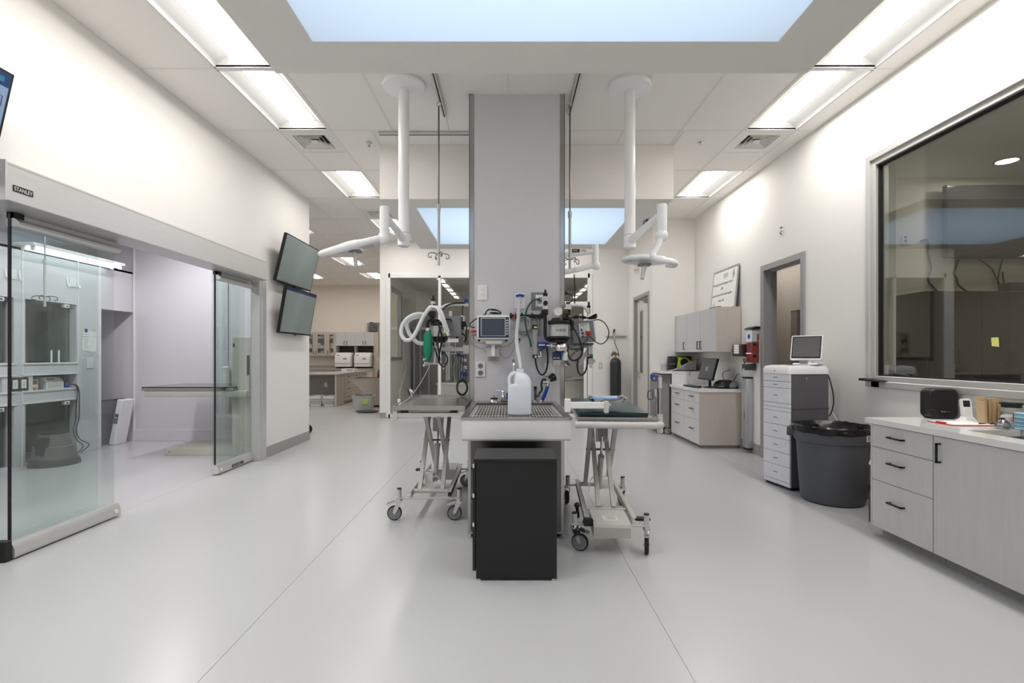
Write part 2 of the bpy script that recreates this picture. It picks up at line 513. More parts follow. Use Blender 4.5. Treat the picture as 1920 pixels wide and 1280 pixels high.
for y in (6.28, 7.09, 7.47): g.box(-6.12, -6.112, y - 0.008, y + 0.008, 0, 2.75)
g.box(-6.112, -6.10, 8.12, 8.15, 0, 3.2)
struct('trim_3', g, PLAS)

# kennel room behind the glass front
struct('ceiling_kennel', G().box(-2.8, 2.7, 11.3, 15.3, 3.35, 3.45), SOFF)
struct('wall_kennel_back', G().box(-2.8, 2.7, 15.2, 15.3, 0, 3.4), WALLW)
struct('wall_kennel_right', G().box(2.6, 2.7, 11.3, 15.3, 0, 3.4), WALLW)

# room behind the observation window, corridor behind the open doorway
struct('wall_side_far', G().box(4.3, 8.7, 6.6, 6.7, 0, 3.9), WALLW)
struct('wall_side_right', G().box(8.5, 8.6, 0, 6.6, 0, 3.9), WALLW)
struct('wall_side_near', G().box(3.65, 8.5, 0.0, 0.1, 0, 3.9), WALLW)
struct('ceiling_side', G().box(3.65, 8.6, 0, 6.7, 3.75, 3.85), SOFF)
struct('wall_corridor', G().box(4.3, 4.4, 5.7, 9.4, 0, 3.9).box(3.65, 4.4, 5.66, 5.74, 0, 3.9).box(3.65, 4.4, 9.3, 9.4, 0, 3.9), TAN)
struct('ceiling_corridor', G().box(3.65, 4.4, 5.7, 9.4, 2.9, 3.0), TAN)

# ---- glass front of the kennel room: window_1
g = G()
x0, x1, z0, z1 = -2.68, 1.825, 0.04, 3.18
for a, b, c, d in ((x0 - 0.05, x0 + 0.045, z0 - 0.03, z1 + 0.05), (x1 - 0.05, x1 + 0.05, 0.0, z1 + 0.05), (x0, x1, z0 - 0.03, z0 + 0.05), (x0, x1, z1 - 0.05, z1 + 0.05),
                   (-1.565, -1.505, z0, z1), (-0.45, -0.39, z0, z1), (0.66, 0.72, z0, z1)):
    g.box(a, b, 11.13, 11.22, c, d, 0.004)
g.box(0.69, x1, 11.13, 11.22, 2.50, 2.60, 0.004); g.box(1.69, 1.76, 11.15, 11.2, 0.04, 2.5, 0.004); g.box(0.74, 0.80, 11.15, 11.2, 0.04, 2.5, 0.004)
win1 = struct('window_1', g, PLAS)
for a, b, c, d in ((x0 + 0.045, -1.565, 0.09, 3.13), (-1.505, -0.45, 0.09, 3.13), (-0.39, 0.66, 0.09, 3.13), (0.72, 1.775, 2.60, 3.13), (0.80, 1.69, 0.06, 2.50)):
    obj('pane', G().box(a, b, 11.172, 11.180, c, d), GLASSC, win1)
# inner window of the kennel room looking on to the hall: window_2
g = G()
for a, b, c, d in ((11.58, 11.68, 1.28, 3.05), (12.94, 13.05, 1.28, 3.05), (11.6, 13.0, 1.28, 1.36), (11.6, 13.0, 2.97, 3.05)):
    g.box(-2.885, -2.775, a, b, c, d, 0.003)
win2 = struct('window_2', g, ALUF)
obj('pane', G().box(-2.84, -2.835, 11.68, 12.94, 1.36, 2.97), GLASSC, win2)

# ---- observation window in the right wall: window_3
g = G()
y0, y1, z0, z1 = 0.9, 4.83, 1.13, 3.29
def frame_x(g, xa, xb, y0, y1, z0, z1, t, b=0.003):
    g.box(xa, xb, y0, y0 + t, z0, z1, b); g.box(xa, xb, y1 - t, y1, z0, z1, b)
    g.box(xa, xb, y0 + t, y1 - t, z0, z0 + t, b); g.box(xa, xb, y0 + t, y1 - t, z1 - t, z1, b)
frame_x(g, XR - 0.022, XR + 0.165, y0 - 0.03, y1 + 0.03, z0 - 0.03, z1 + 0.03, 0.055)
frame_x(g, XR + 0.0, XR + 0.13, y0 + 0.02, y1 - 0.02, z0 + 0.02, z1 - 0.02, 0.055)
win3 = struct('window_3', g, ALU)
gk = G(); frame_x(gk, XR + 0.028, XR + 0.075, y0 + 0.075, y1 - 0.075, z0 + 0.075, z1 - 0.075, 0.012, 0)
obj('gasket', gk, RUBBER, win3)
obj('pane', G().box(XR + 0.045, XR + 0.055, y0 + 0.08, y1 - 0.08, z0 + 0.08, z1 - 0.08), GLASSD, win3)

# ---- open doorway in the right wall: door_2 (frame only)
g = G()
for a, b in ((5.87, 5.95), (6.81, 6.89)):
    g.box(XR - 0.02, XR + 0.17, a, b, 0, 2.63, 0.004)
g.box(XR - 0.02, XR + 0.17, 5.95, 6.81, 2.55, 2.63, 0.004)
g.box(XR + 0.06, XR + 0.10, 6.79, 6.81, 0, 2.55); g.box(XR + 0.06, XR + 0.10, 5.95, 6.81, 2.53, 2.55)
d2 = struct('door_2', g, ALUF)
obj('strike_plate', G().box(XR + 0.02, XR + 0.05, 6.805, 6.812, 1.0, 1.14), STEEL, d2)

# ---- closed door in the return wall: door_3
g = G()
for a, b in ((9.56, 9.63), (10.67, 10.74)):
    g.box(2.69, 2.87, a, b, 0, 2.64, 0.004)
g.box(2.69, 2.87, 9.63, 10.67, 2.57, 2.64, 0.004)
d3 = struct('door_3', g, ALUF)
leaf = obj('door_leaf', G().box(2.765, 2.81, 9.63, 10.67, 0.01, 2.57), M('door_beige', (214, 209, 200), 0.45), d3)
obj('vision_panel', G().box(2.757, 2.818, 10.27, 10.40, 1.06, 2.30, 0.003), SCRN, leaf)
obj('vision_frame', (lambda q: (frame_x(q, 2.752, 2.766, 10.24, 10.43, 1.03, 2.33, 0.03), q)[1])(G()), ALUF, leaf)
obj('lever_handle', G().cyl((2.765, 10.57, 1.03), (2.70, 10.57, 1.03), 0.012).cyl((2.705, 10.57, 1.03), (2.705, 10.44, 1.03), 0.012).disc((2.757, 10.57, 1.03), 0.03, 'x', 16, 0.016), CHROME, leaf)
obj('door_closer', G().box(2.70, 2.765, 9.68, 9.95, 2.44, 2.51, 0.006).cyl((2.72, 9.9, 2.475), (2.72, 10.2, 2.54), 0.01), STEELD, leaf)

# ---- automatic glass slider in the left wall: door_1
g = G()
g.box(-3.400, -3.290, 6.60, 6.785, 0, 2.40, 0.004)
g.box(-3.44, -3.284, 6.66, 6.72, 0, 2.40, 0.003)
g.box(-3.40, -3.290, 2.3, 2.40, 0, 2.40, 0.004)
d1 = struct('door_1', g, ALU)
hd = obj('header', G().box(-3.455, -3.17, 3.15, 6.545, 2.386, 2.632, 0.004), ALU, d1)
obj('header_cap', G().box(-3.456, -3.166, 3.142, 3.152, 2.380, 2.638, 0.002).box(-3.456, -3.168, 6.543, 6.551, 2.380, 2.638, 0.002), ALU, hd)
obj('header_seam', G().box(-3.172, -3.1695, 3.16, 6.54, 2.612, 2.614), CABI, hd)
obj('nameplate', G().box(-3.1700, -3.1670, 3.19, 3.325, 2.452, 2.492), BLACK, hd)
words('nameplate_lettering', 'STANLEY', 0.036, (-3.1663, 3.196, 2.459), (0, 1, 0), (0, 0, 1), PLAS, hd, sx=0.84)
def slide_panel(ya, yb, clip_near):
    p = obj('glass_panel', G().box(-3.436, -3.424, ya + 0.004, yb - 0.004, 0.10, 2.30), GLASS, d1)
    g = G()
    g.prism([(-3.450, 2.288), (-3.378, 2.288), (-3.362, 2.302), (-3.366, 2.32), (-3.398, 2.345), (-3.404, 2.42), (-3.450, 2.42)], 'y', ya, yb)
    obj('top_rail', g, ALU, p)
    obj('top_rail_seam', G().box(-3.404, -3.400, ya + 0.04, yb, 2.376, 2.379), CABI, p)
    g = G()
    g.prism([(-3.462, 0.012), (-3.385, 0.012), (-3.380, 0.02), (-3.380, 0.07), (-3.405, 0.118), (-3.455, 0.118), (-3.462, 0.105)], 'y', ya - 0.015, yb + 0.015)
    br = obj('bottom_rail', g, ALU, p)
    obj('rail_bumper', G().disc((-3.376, (ya + 0.045) if clip_near else (yb - 0.04), 0.055), 0.016, 'x', 14, 0.012), PLAS, br) if True else None
    obj('edge_seal', G().box(-3.439, -3.421, ya - 0.005, ya + 0.005, 0.02, 2.40), RUBBER, p)
    obj('carriage', G().box(-3.452, -3.396, ya, ya + 0.07, 2.345, 2.42), BLACK, p)
    return p, br
p1, b1 = slide_panel(3.43, 4.335, False)
p2, b2 = slide_panel(5.83, 6.785, True)
obj('guide_plate', G().box(-3.3805, -3.377, 6.10, 6.36, 0.028, 0.062), BLACK, b2)
words('guide_lettering', 'PUSH TO OPEN', 0.024, (-3.3763, 6.115, 0.036), (0, 1, 0), (0, 0, 1), PLAS, b2, sx=1.1)
g = G()
for z in (1.63, 1.08, 0.36): g.prism([(6.70, z), (6.74, z + 0.025), (6.74, z - 0.025)], 'x', -3.442, -3.437)
obj('door_sticker', g, MGREY, p2)
obj('fixed_panel', G().box(-3.512, -3.500, 2.32, 4.255, 0.06, 2.42), GLASS, d1)
obj('fixed_panel_rail', G().box(-3.53, -3.48, 2.3, 4.255, 0.0, 0.07, 0.003), ALU, d1)
obj('fixed_panel', G().box(-3.512, -3.500, 5.90, 6.62, 0.06, 2.42), GLASS, d1)
obj('floor_guide', G().box(-3.47, -3.39, 3.36, 3.41, 0, 0.14, 0.005), BLACK, d1)

# ================================================================== CEILING FITTINGS
def troffer(x0, x1, y0, y1, label, group='recessed ceiling light panels', lens=None, z=H, name='ceiling_light'):
    t = thing(name, label, 'ceiling light', ((x0 + x1) / 2, (y0 + y1) / 2, z), group=group)
    c = (x0 + x1) / 2; hw = (x1 - x0) / 2
    g = G(); e = 0.012
    # curved reflector pan rising on both sides of the lens
    prof = []
    for i in range(9):
        s = i / 8; prof.append((0.125 + (hw - 0.02 - 0.125) * s, 0.105 * (1 - s ** 1.8) + 0.004))
    for sgn in (-1, 1):
        vs_ = []
        for u, v in prof:
            vs_ += [(c + sgn * u, y0 + 0.03, z + v), (c + sgn * u, y1 - 0.03, z + v)]
        g.add(vs_, [(2 * i, 2 * i + 1, 2 * i + 3, 2 * i + 2) for i in range(8)])
    for yy, s in ((y0 + 0.03, -1), (y1 - 0.03, 1)):
        g.add([(x0 + e, yy, z + 0.004), (x1 - e, yy, z + 0.004), (x1 - e, yy, z + 0.12), (x0 + e, yy, z + 0.12)], [(0, 1, 2, 3)])
    obj('reflector', g, TROFF, t)
    g = G()
    g.box(x0 + e, x1 - e, y0 + e, y0 + 0.03, z, z + 0.02); g.box(x0 + e, x1 - e, y1 - 0.03, y1 - e, z, z + 0.02)
    g.box(x0 + e, x0 + 0.025, y0 + e, y1 - e, z, z + 0.02); g.box(x1 - 0.025, x1 - e, y0 + e, y1 - e, z, z + 0.02)
    obj('light_frame', g, TROFF, t)
    obj('light_housing', G().box(x0 + 0.01, x1 - 0.01, y0 + 0.01, y1 - 0.01, z + 0.122, z + 0.135), TROFF, t)
    g = G()
    lp = [(-0.125, 0.112)] + [(0.125 * -math.cos(math.pi * i / 8), 0.112 - 0.06 * math.sin(math.pi * i / 8)) for i in range(1, 8)] + [(0.125, 0.112)]
    g = G(); zl = z + 0.034
    g.add([(c - 0.098, y0 + 0.06, zl), (c + 0.098, y0 + 0.06, zl), (c + 0.098, y1 - 0.06, zl), (c - 0.098, y1 - 0.06, zl)], [(3, 2, 1, 0)])
    obj('light_lens', g, lens or LENS, t)
    g = G()
    for s in (-1, 1):
        g.add([(c + s * 0.098, y0 + 0.06, zl), (c + s * 0.098, y1 - 0.06, zl), (c + s * 0.122, y1 - 0.06, z + 0.108), (c + s * 0.122, y0 + 0.06, z + 0.108)], [(0, 1, 2, 3)])
    for yy in (y0 + 0.06, y1 - 0.06):
        g.add([(c - 0.098, yy, zl), (c + 0.098, yy, zl), (c + 0.122, yy, z + 0.108), (c - 0.122, yy, z + 0.108)], [(0, 1, 2, 3)])
    obj('basket_side', g, LENSIDE, t)
    return t
tl = {}
for i, r in enumerate(troffers):
    side = 'glass slider side' if r[0] < -1 else 'observation window side'
    near = {T(0): 'second light panel of the row beside the near rooflight', T(-1): 'light panel beside the near rooflight, ahead of its twin', T(2): 'single light panel past the air vent'}
    if r[0] < -3:
        lab = {(-4.67, 4): 'white workroom ceiling light just past the slider wall end', (-4.67, 7): 'white workroom ceiling light in the middle of the line', (-6.70, 9): 'white workroom ceiling light beside the upper wall screen edge',
               (-4.67, 9): 'white workroom ceiling light next to the small air vent', (-6.70, 6): 'white workroom ceiling light over the peninsula desk', (-8.1, 4): 'white workroom ceiling light deepest behind the slider wall'}[(r[0], round((r[2] - 4.466) / 1.2246))]
    elif r[2] > 9.2 and r[0] > -1:
        lab = 'white light panel added unseen behind the far rooflight, ' + ('slider half' if r[0] < 0 else 'window half')
    elif r[2] > 9.2:
        lab = 'white ceiling light panel behind the lamp pole past the second air vent'
    else:
        k = round((r[2] - 4.466) / 1.2246)
        lab = {0: 'white ceiling light panel just past the near rooflight', -1: 'white ceiling light panel alongside the near rooflight', 2: 'lone white ceiling light panel past the air vent'}.get(k, {-2: 'unseen added light panel alongside the start of the near rooflight', -3: 'unseen added light panel over the camera, ahead of the row end'}.get(k, 'unseen added light panel at the row end behind the camera')) + ', ' + side
    troffer(*r, lab)

def diffuser(x0, x1, y0, y1, label, z=H):
    t = thing('air_vent', label, 'vent', ((x0 + x1) / 2, (y0 + y1) / 2, z), group='square ceiling air vents')
    cx, cy = (x0 + x1) / 2, (y0 + y1) / 2; w2 = min(x1 - x0, y1 - y0) / 2 - 0.012
    g = G(); slab(g, 'z', z, z + 0.012, (cx - w2, cx + w2, cy - w2, cy + w2), [(cx - 0.19, cx + 0.19, cy - 0.19, cy + 0.19)])
    obj('vent_plate', g, TBAR, t)
    obj('vent_duct', G().box(cx - 0.2, cx + 0.2, cy - 0.2, cy + 0.2, z + 0.055, z + 0.07), BLACK, t)
    obj('vent_centre', G().box(cx - 0.036, cx + 0.036, cy - 0.036, cy + 0.036, z + 0.004, z + 0.010), TBAR, t)
    for k, (ro, ri) in enumerate(((0.180, 0.150), (0.132, 0.102), (0.086, 0.056))):
        g = G(); zo, zi = z + 0.002, z + 0.045
        o_ = [(cx - ro, cy - ro), (cx + ro, cy - ro), (cx + ro, cy + ro), (cx - ro, cy + ro)]
        i_ = [(cx - ri, cy - ri), (cx + ri, cy - ri), (cx + ri, cy + ri), (cx - ri, cy + ri)]
        for q in range(4):
            r_ = (q + 1) % 4
            g.add([(*o_[q], zo), (*o_[r_], zo), (*i_[r_], zi), (*i_[q], zi), (*o_[q], zo + 0.006), (*o_[r_], zo + 0.006), (*i_[r_], zi + 0.006), (*i_[q], zi + 0.006)],
                  [(0, 1, 2, 3), (4, 5, 6, 7), (0, 1, 5, 4), (3, 2, 6, 7)])
        obj('vent_vane', g, TBAR, t)
    return t
for r, lab in zip(diffusers, ('square white air vent in the ceiling above the glass slider wall', 'square white air vent in the ceiling above the observation window wall', 'dark slotted air vent in the ceiling behind the surgical lamp elbow', 'small air vent in the ceiling of the back workroom')):
    diffuser(*r, lab)

def sprinkler(x, y, label):
    t = thing('sprinkler_head', label, 'sprinkler', (x, y, H - 0.04), group='ceiling sprinklers')
    obj('escutcheon', G().lathe([(0.036, H + 0.003), (0.034, H - 0.006), (0.016, H - 0.012)], (x, y, 0), 18), CHROME, t)
    g = G().cyl((x, y, H - 0.01), (x, y, H - 0.03), 0.011).cyl((x, y, H - 0.044), (x, y, H - 0.047), 0.018)
    for s in (-1, 1): g.tube([(x + s * 0.006, y, H - 0.028), (x + s * 0.013, y, H - 0.036), (x + s * 0.004, y, H - 0.045)], 0.002, 6, 4)
    obj('deflector', g, CHROME, t)
sprinkler(*P(692, 267, 2394 / 399).xy, 'chrome ceiling sprinkler beside the rail end over the prep table')
sprinkler(*P(1314, 267, 2394 / 399).xy, 'chrome ceiling sprinkler next to the air vent by the observation window')

# lights behind glass: kennel pair behind the pillar and exam lights added, unseen
for (xa, xb, ya, yb), lab in zip(((-1.95, -1.62, 12.9, 13.6), (-1.95, -1.62, 14.0, 14.9), (0.6, 1.0, 12.9, 13.6), (0.6, 1.0, 14.0, 14.9)),
        ('small ceiling light in the kennel room nearest the glass front', 'small ceiling light in the kennel room near its end wall', 'added kennel room light behind the pillar', 'kennel room ceiling light behind the pillar near the end wall, added unseen fill')):
    troffer(xa, xb, ya, yb, lab, 'kennel room ceiling lights', LENSK, 3.345 - 0.14 + 0.135)  # the pair behind the pillar is added to brighten the kennel room
for ya in (2.2, 4.6, 6.4):
    troffer(-5.1, -4.5, ya, ya + 1.2, {2.2: 'added unseen exam room light nearest its near wall', 4.6: 'added unseen exam room light over the middle of the floor', 6.4: 'added unseen exam room light over the imaging table'}[ya], 'added exam room lights', LENSX2, 3.26)  # unseen lights added to brighten the exam room
def rail(x0, x1, y0, y1, label):
    t = thing('ceiling_rail', label, 'rail', ((x0 + x1) / 2, (y0 + y1) / 2, H - 0.035), group='ceiling rails')
    obj('rail_channel', G().box(x0, x1, y0, y1, H - 0.034, H - 0.003, 0.003), ALU, t)
    if x1 - x0 > y1 - y0:
        m = (y0 + y1) / 2; obj('rail_slot', G().box(x0 + 0.01, x1 - 0.01, m - 0.007, m + 0.007, H - 0.036, H - 0.030), BLACK, t)
    else:
        m = (x0 + x1) / 2; obj('rail_slot', G().box(m - 0.007, m + 0.007, y0 + 0.01, y1 - 0.01, H - 0.036, H - 0.030), BLACK, t)
rail(-0.695, -0.655, 3.42, 5.30, 'metal hanger rail on the ceiling beside the lamp pole at the slider side')
rail(0.622, 0.662, 3.42, 5.26, 'metal hanger rail on the ceiling beside the pillar at the window side')
rail(-1.49, -0.39, 5.70, 5.745, 'cross rail on the ceiling behind the surgical lamp pole')

# ================================================================== PILLAR: sink, black pedestal, tables
# ---- wet sink table against the pillar
SX0, SX1, SY0, SY1 = -0.343, 0.462, 3.60, 4.895
sk = thing('wet_sink_table', 'white fronted wet table sink with a steel rim and drain grate against the pillar', 'sink', (0.06, 4.25, 0))
g = G()
g.prism([(3.6, 0.934), (3.6, 0.815), (3.607, 0.793), (3.625, 0.78), (3.65, 0.776), (4.895, 0.776), (4.895, 0.934)], 'x', SX0 + 0.008, SX1 - 0.008)
g2 = G(); slab(g2, 'z', 0.80, 0.934, (SX0 + 0.008, SX1 - 0.008, 3.66, 4.895), [(SX0 + 0.06, SX1 - 0.06, 3.70, 4.75)])
ga = G()
ga.prism([(3.6, 0.934), (3.6, 0.815), (3.607, 0.793), (3.625, 0.78), (3.65, 0.776), (3.70, 0.776), (3.70, 0.934)], 'x', SX0 + 0.008, SX1 - 0.008)
obj('front_apron', ga, WHITE, sk)
for xa in (SX0 + 0.008, SX1 - 0.055): obj('side_apron', G().box(xa, xa + 0.047, 3.70, 4.895, 0.776, 0.934), WHITE, sk)
g = G(); slab(g, 'z', 0.934, 0.952, (SX0, SX1, SY0 - 0.006, SY1), [(SX0 + 0.045, SX1 - 0.045, SY0 + 0.05, 4.72)])
obj('sink_rim', g, STEEL, sk)
g = G()
a, b, c, d = SX0 + 0.045, SX1 - 0.045, SY0 + 0.05, 4.72
zt, zb = 0.95, 0.80
ai, bi, ci, di = a + 0.012, b - 0.012, c + 0.012, d - 0.012
vs_ = [(a, c, zt), (b, c, zt), (b, d, zt), (a, d, zt), (ai, ci, zb), (bi, ci, zb), (bi, di, zb), (ai, di, zb)]
g.add(vs_, [(0, 1, 5, 4), (1, 2, 6, 5), (2, 3, 7, 6), (3, 0, 4, 7), (4, 5, 6, 7)])
obj('sink_basin', g, STEELD, sk)
g = G()
n = 27
for i in range(n + 1):
    x = ai + 0.008 + (bi - ai - 0.016) * i / n
    g.tube([(x, ci + 0.006, 0.920), (x, di - 0.004, 0.920)], 0.0032, 6, 0)
for j in range(9):
    y = ci + 0.01 + (di - ci - 0.02) * j / 8
    g.tube([(ai + 0.006, y, 0.9245), (bi - 0.006, y, 0.9245)], 0.0032, 6, 0)
for x in (ai + 0.006, bi - 0.006): g.box(x - 0.005, x + 0.005, ci + 0.004, di - 0.004, 0.905, 0.926)
obj('drain_grate', g, LGREY, sk, kind='stuff')
g = G()
BX0, BX1, BY = -0.308, 0.424, 3.80
g.box(BX0, BX0 + 0.05, BY, 4.895, 0.04, 0.776); g.box(BX1 - 0.05, BX1, BY, 4.895, 0.04, 0.776)
g.box(BX0 + 0.05, BX1 - 0.05, BY, 4.895, 0.735, 0.776); g.box(BX0 + 0.05, BX1 - 0.05, 4.3, 4.32, 0.04, 0.735)
g.box(BX0 + 0.05, BX1 - 0.05, BY + 0.02, 4.895, 0.04, 0.07)
obj('base_cabinet', g, STEEL, sk)
obj('base_door', G().box(BX0 + 0.022, BX1 - 0.022, BY - 0.012, BY - 0.001, 0.06, 0.745, 0.002), STEELD, sk)
obj('plinth', G().box(BX0 + 0.02, BX1 - 0.02, BY + 0.06, 4.895, 0, 0.04), BLACK, sk)

# ---- black three-drawer pedestal, back towards the room, drawers to the slider
pd = thing('file_pedestal', 'black metal drawer pedestal standing in front of the white sink apron', 'drawer unit', (0.025, 3.28, 0))
obj('carcass', G().box(-0.200, 0.302, 3.095, 3.455, 0.012, 0.752, 0.003), BLACKM, pd)
obj('pedestal_top', G().box(-0.218, 0.304, 3.09, 3.458, 0.738, 0.758, 0.003), BLACKM, pd)
for z0, z1 in ((0.545, 0.720), (0.365, 0.535), (0.060, 0.355)):
    dr = obj('drawer', G().box(-0.222, -0.202, 3.10, 3.45, z0, z1, 0.003), BLACKM, pd)
    obj('drawer_pull', G().box(-0.232, -0.218, 3.11, 3.44, z1 - 0.035, z1 - 0.012, 0.003), BLACK, dr)
    obj('pull_clip', G().box(-0.2225, -0.210, 3.096, 3.101, z1 - 0.02, z1 + 0.006, 0.001), CHROME, dr)
for x in (-0.18, 0.28):
    for y in (3.11, 3.44): obj('pedestal_foot', G().cyl((x, y, 0), (x, y, 0.014), 0.012), CHROME, pd)

# ---- scissor lift tables
def caster(parent, x, y, rz, brake=True):
    X = Matrix.Translation((x, y, 0)) @ Matrix.Rotation(rz, 4, 'Z')
    def L():
        q = G(); q.xf = X; return q
    g = L(); g.cyl((0, 0, 0.192), (0, 0, 0.265), 0.019, n=14)
    obj('caster_post', g, TGREY, parent)
    g = L(); g.cyl((0, 0, 0.263), (0, 0, 0.272), 0.0195, n=14)
    obj('post_cap', g, BLACK, parent)
    g = L()
    g.lathe([(0.024, 0.155), (0.028, 0.165), (0.026, 0.182), (0.014, 0.186)], (0, 0, 0), 14)
    for s in (-1, 1):
        g.prism([(-0.022, 0.165), (0.022, 0.165), (0.052, 0.075), (0.045, 0.055), (0.035, 0.055), (0.02, 0.08)], 'y', s * 0.021 - 0.0015, s * 0.021 + 0.0015)
    g.prism([(-0.022, 0.158), (0.030, 0.158), (0.035, 0.166), (-0.022, 0.17)], 'y', -0.021, 0.021)
    if brake:
        g.prism([(0.035, 0.150), (0.100, 0.128), (0.108, 0.136), (0.104, 0.142), (0.04, 0.166)], 'y', -0.018, 0.018)
    fk = obj('caster_fork', g, CHROME, parent)
    g = L(); g.xf = X @ Matrix.Translation((0.040, 0, 0.0625))
    g.lathe([(0.040, -0.014), (0.056, -0.014), (0.0615, -0.009), (0.0625, 0), (0.0615, 0.009), (0.056, 0.014), (0.040, 0.014)], (0, 0, 0), 24, 'y')
    wh = obj('wheel', g, RUBBER, parent)
    g = L(); g.xf = X @ Matrix.Translation((0.040, 0, 0.0625))
    g.lathe([(0.008, -0.016), (0.042, -0.0145), (0.053, -0.0148), (0.053, 0.0148), (0.042, 0.0145), (0.008, 0.016)], (0, 0, 0), 24, 'y')
    obj('wheel_hub', g, MGREY, wh)
    g = L(); g.cyl((0.040, -0.025, 0.0625), (0.040, 0.025, 0.0625), 0.007, n=10)
    obj('axle', g, CHROME, wh)

def bar(g, a, b, wx, t):
    """flat bar from a to b in a plane of constant x, width t in that plane"""
    a = Vector(a); b = Vector(b); d = (b - a).normalized(); nrm = Vector((1, 0, 0)).cross(d) * t / 2; o = Vector((wx / 2, 0, 0))
    vs_ = [a - nrm - o, a + nrm - o, a + nrm + o, a - nrm + o, b - nrm - o, b + nrm - o, b + nrm + o, b - nrm + o]
    g.add(vs_, [(0, 1, 2, 3), (7, 6, 5, 4), (0, 4, 5, 1), (1, 5, 6, 2), (2, 6, 7, 3), (3, 7, 4, 0)])
    return g

def lift_base(t, angs):
    for y in (-0.545, 0.545):
        obj('base_crossbar', G().box(-0.275, 0.275, y - 0.02, y + 0.02, 0.180, 0.192, 0.002), TGREY, t)
    for s in (-1, 1):
        g = G()
        g.box(s * 0.155 - 0.004, s * 0.155 + 0.004, -0.55, 0.55, 0.192, 0.242, 0.001)
        g.box(s * 0.155, s * 0.185, -0.55, 0.55, 0.236, 0.242, 0.001); g.box(s * 0.155, s * 0.185, -0.55, 0.55, 0.192, 0.198, 0.001)
        obj('base_rail', g, TGREY, t)
    for (x, y), a in zip(((-0.255, -0.545), (0.255, -0.545), (-0.255, 0.545), (0.255, 0.545)), angs):
        caster(t, x, y, a)
    for s in (-1, 1):
        obj('scissor_leg', bar(G(), (s * 0.099, -0.45, 0.225), (s * 0.099, 0.15, 0.885), 0.034, 0.04), TGREY, t)
        obj('scissor_leg', bar(G(), (s * 0.057, 0.30, 0.235), (s * 0.057, -0.40, 0.885), 0.034, 0.04), TGREY, t)
    obj('pivot_rod', G().cyl((-0.122, -0.10, 0.605), (0.122, -0.10, 0.605), 0.009), STEELD, t)
    obj('lower_shaft', G().cyl((-0.15, -0.45, 0.222), (0.15, -0.45, 0.222), 0.019), TGREY, t)
    obj('lower_shaft', G().cyl((-0.15, 0.30, 0.222), (0.15, 0.30, 0.222), 0.013), TGREY, t)
    for yy in (0.15, -0.40): obj('upper_shaft', G().cyl((-0.2, yy, 0.885), (0.2, yy, 0.885), 0.013), TGREY, t)
    g = G(); g.prism([(-0.03, 0.80), (0.07, 0.80), (0.04, 0.70), (0.0, 0.70)], 'x', -0.045, -0.037).prism([(-0.03, 0.80), (0.07, 0.80), (0.04, 0.70), (0.0, 0.70)], 'x', 0.037, 0.045)
    g.box(-0.045, 0.045, -0.05, -0.042, 0.68, 0.80)
    obj('lift_bracket', g, TGREY, t)
    ac = obj('lift_actuator', G().cyl((0, -0.22, 0.25), (0, -0.05, 0.55), 0.024, n=14).cyl((0, -0.055, 0.54), (0, -0.045, 0.56), 0.028), LGREY, t)
    obj('actuator_rod', G().cyl((0, -0.052, 0.545), (0, 0.02, 0.74), 0.011, n=12), CHROME, ac)
    obj('motor_housing', G().box(-0.085, -0.005, -0.30, -0.20, 0.245, 0.335, 0.012, 2), PLAS, ac)
    obj('motor_cable', G().tube([(-0.01, -0.30, 0.30), (0.03, -0.33, 0.32), (0.07, -0.32, 0.27), (0.085, -0.22, 0.21)], 0.004, 6), PLAS, ac)
    # electronics tray at one end
    g = G(); g.prism([(0.32, 0.225), (0.66, 0.225), (0.665, 0.205), (0.63, 0.12), (0.34, 0.12), (0.32, 0.15)], 'x', -0.128, 0.128)
    tr = obj('electronics_tray', g, TGREY, t)
    obj('tray_label', G().box(-0.05, 0.05, 0.47, 0.57, 0.2252, 0.2262), PLAS, tr)
    obj('tray_label_print', (lambda q: [q.box(-0.044, 0.044 - 0.01 * (i % 3), 0.48 + i * 0.012, 0.485 + i * 0.012, 0.2263, 0.2266) for i in range(7)] and q)(G()), MGREY, tr)
    obj('foot_pedal', G().box(-0.30, -0.19, 0.42, 0.47, 0.19, 0.215, 0.008), BLACK, t)

lt = thing('lift_table', 'stainless steel scissor lift treatment table on casters under the green breathing bag', 'lift table', (-0.672, 4.79, 0), 0, world=False)
lift_base(lt, (R(185), R(182), R(100), R(170)))
TX, TY = 0.295, 0.575
g = G()
g.box(-TX, TX, -TY, TY, 0.948, 0.958)
obj('table_top', g, STEEL, lt)
g = G(); slab(g, 'z', 0.944, 0.975, (-TX - 0.012, TX + 0.012, -TY - 0.012, TY + 0.012), [(-TX, TX, -TY, TY)])
g.box(-TX - 0.012, TX + 0.012, -TY - 0.013, -TY - 0.011, 0.937, 0.975)
obj('table_rim', g, STEEL, lt)
g = G()
for x in (-TX, TX - 0.04): g.box(x, x + 0.04, -TY + 0.01, TY - 0.01, 0.885, 0.915, 0.002)
for y in (-TY, TY - 0.03): g.box(-TX, TX, y, y + 0.03, 0.880, 0.912, 0.002)
obj('under_frame', g, TGREY, lt)
g = G()
for x in (-0.21, 0.21):
    for y in (-TY + 0.03, TY - 0.03): g.box(x - 0.03, x + 0.03, y - 0.02, y + 0.02, 0.912, 0.944)
obj('load_cell', g, BLACK, lt)
obj('scale_beam', G().box(-0.18, 0.18, -TY + 0.02, -TY + 0.06, 0.918, 0.944, 0.003), LGREY, lt)
for x in (-TX - 0.01, TX - 0.03):
    obj('corner_bracket', G().box(x - 0.002, x + 0.04, -TY - 0.004, -TY + 0.03, 0.852, 0.94, 0.003), TGREY, lt)

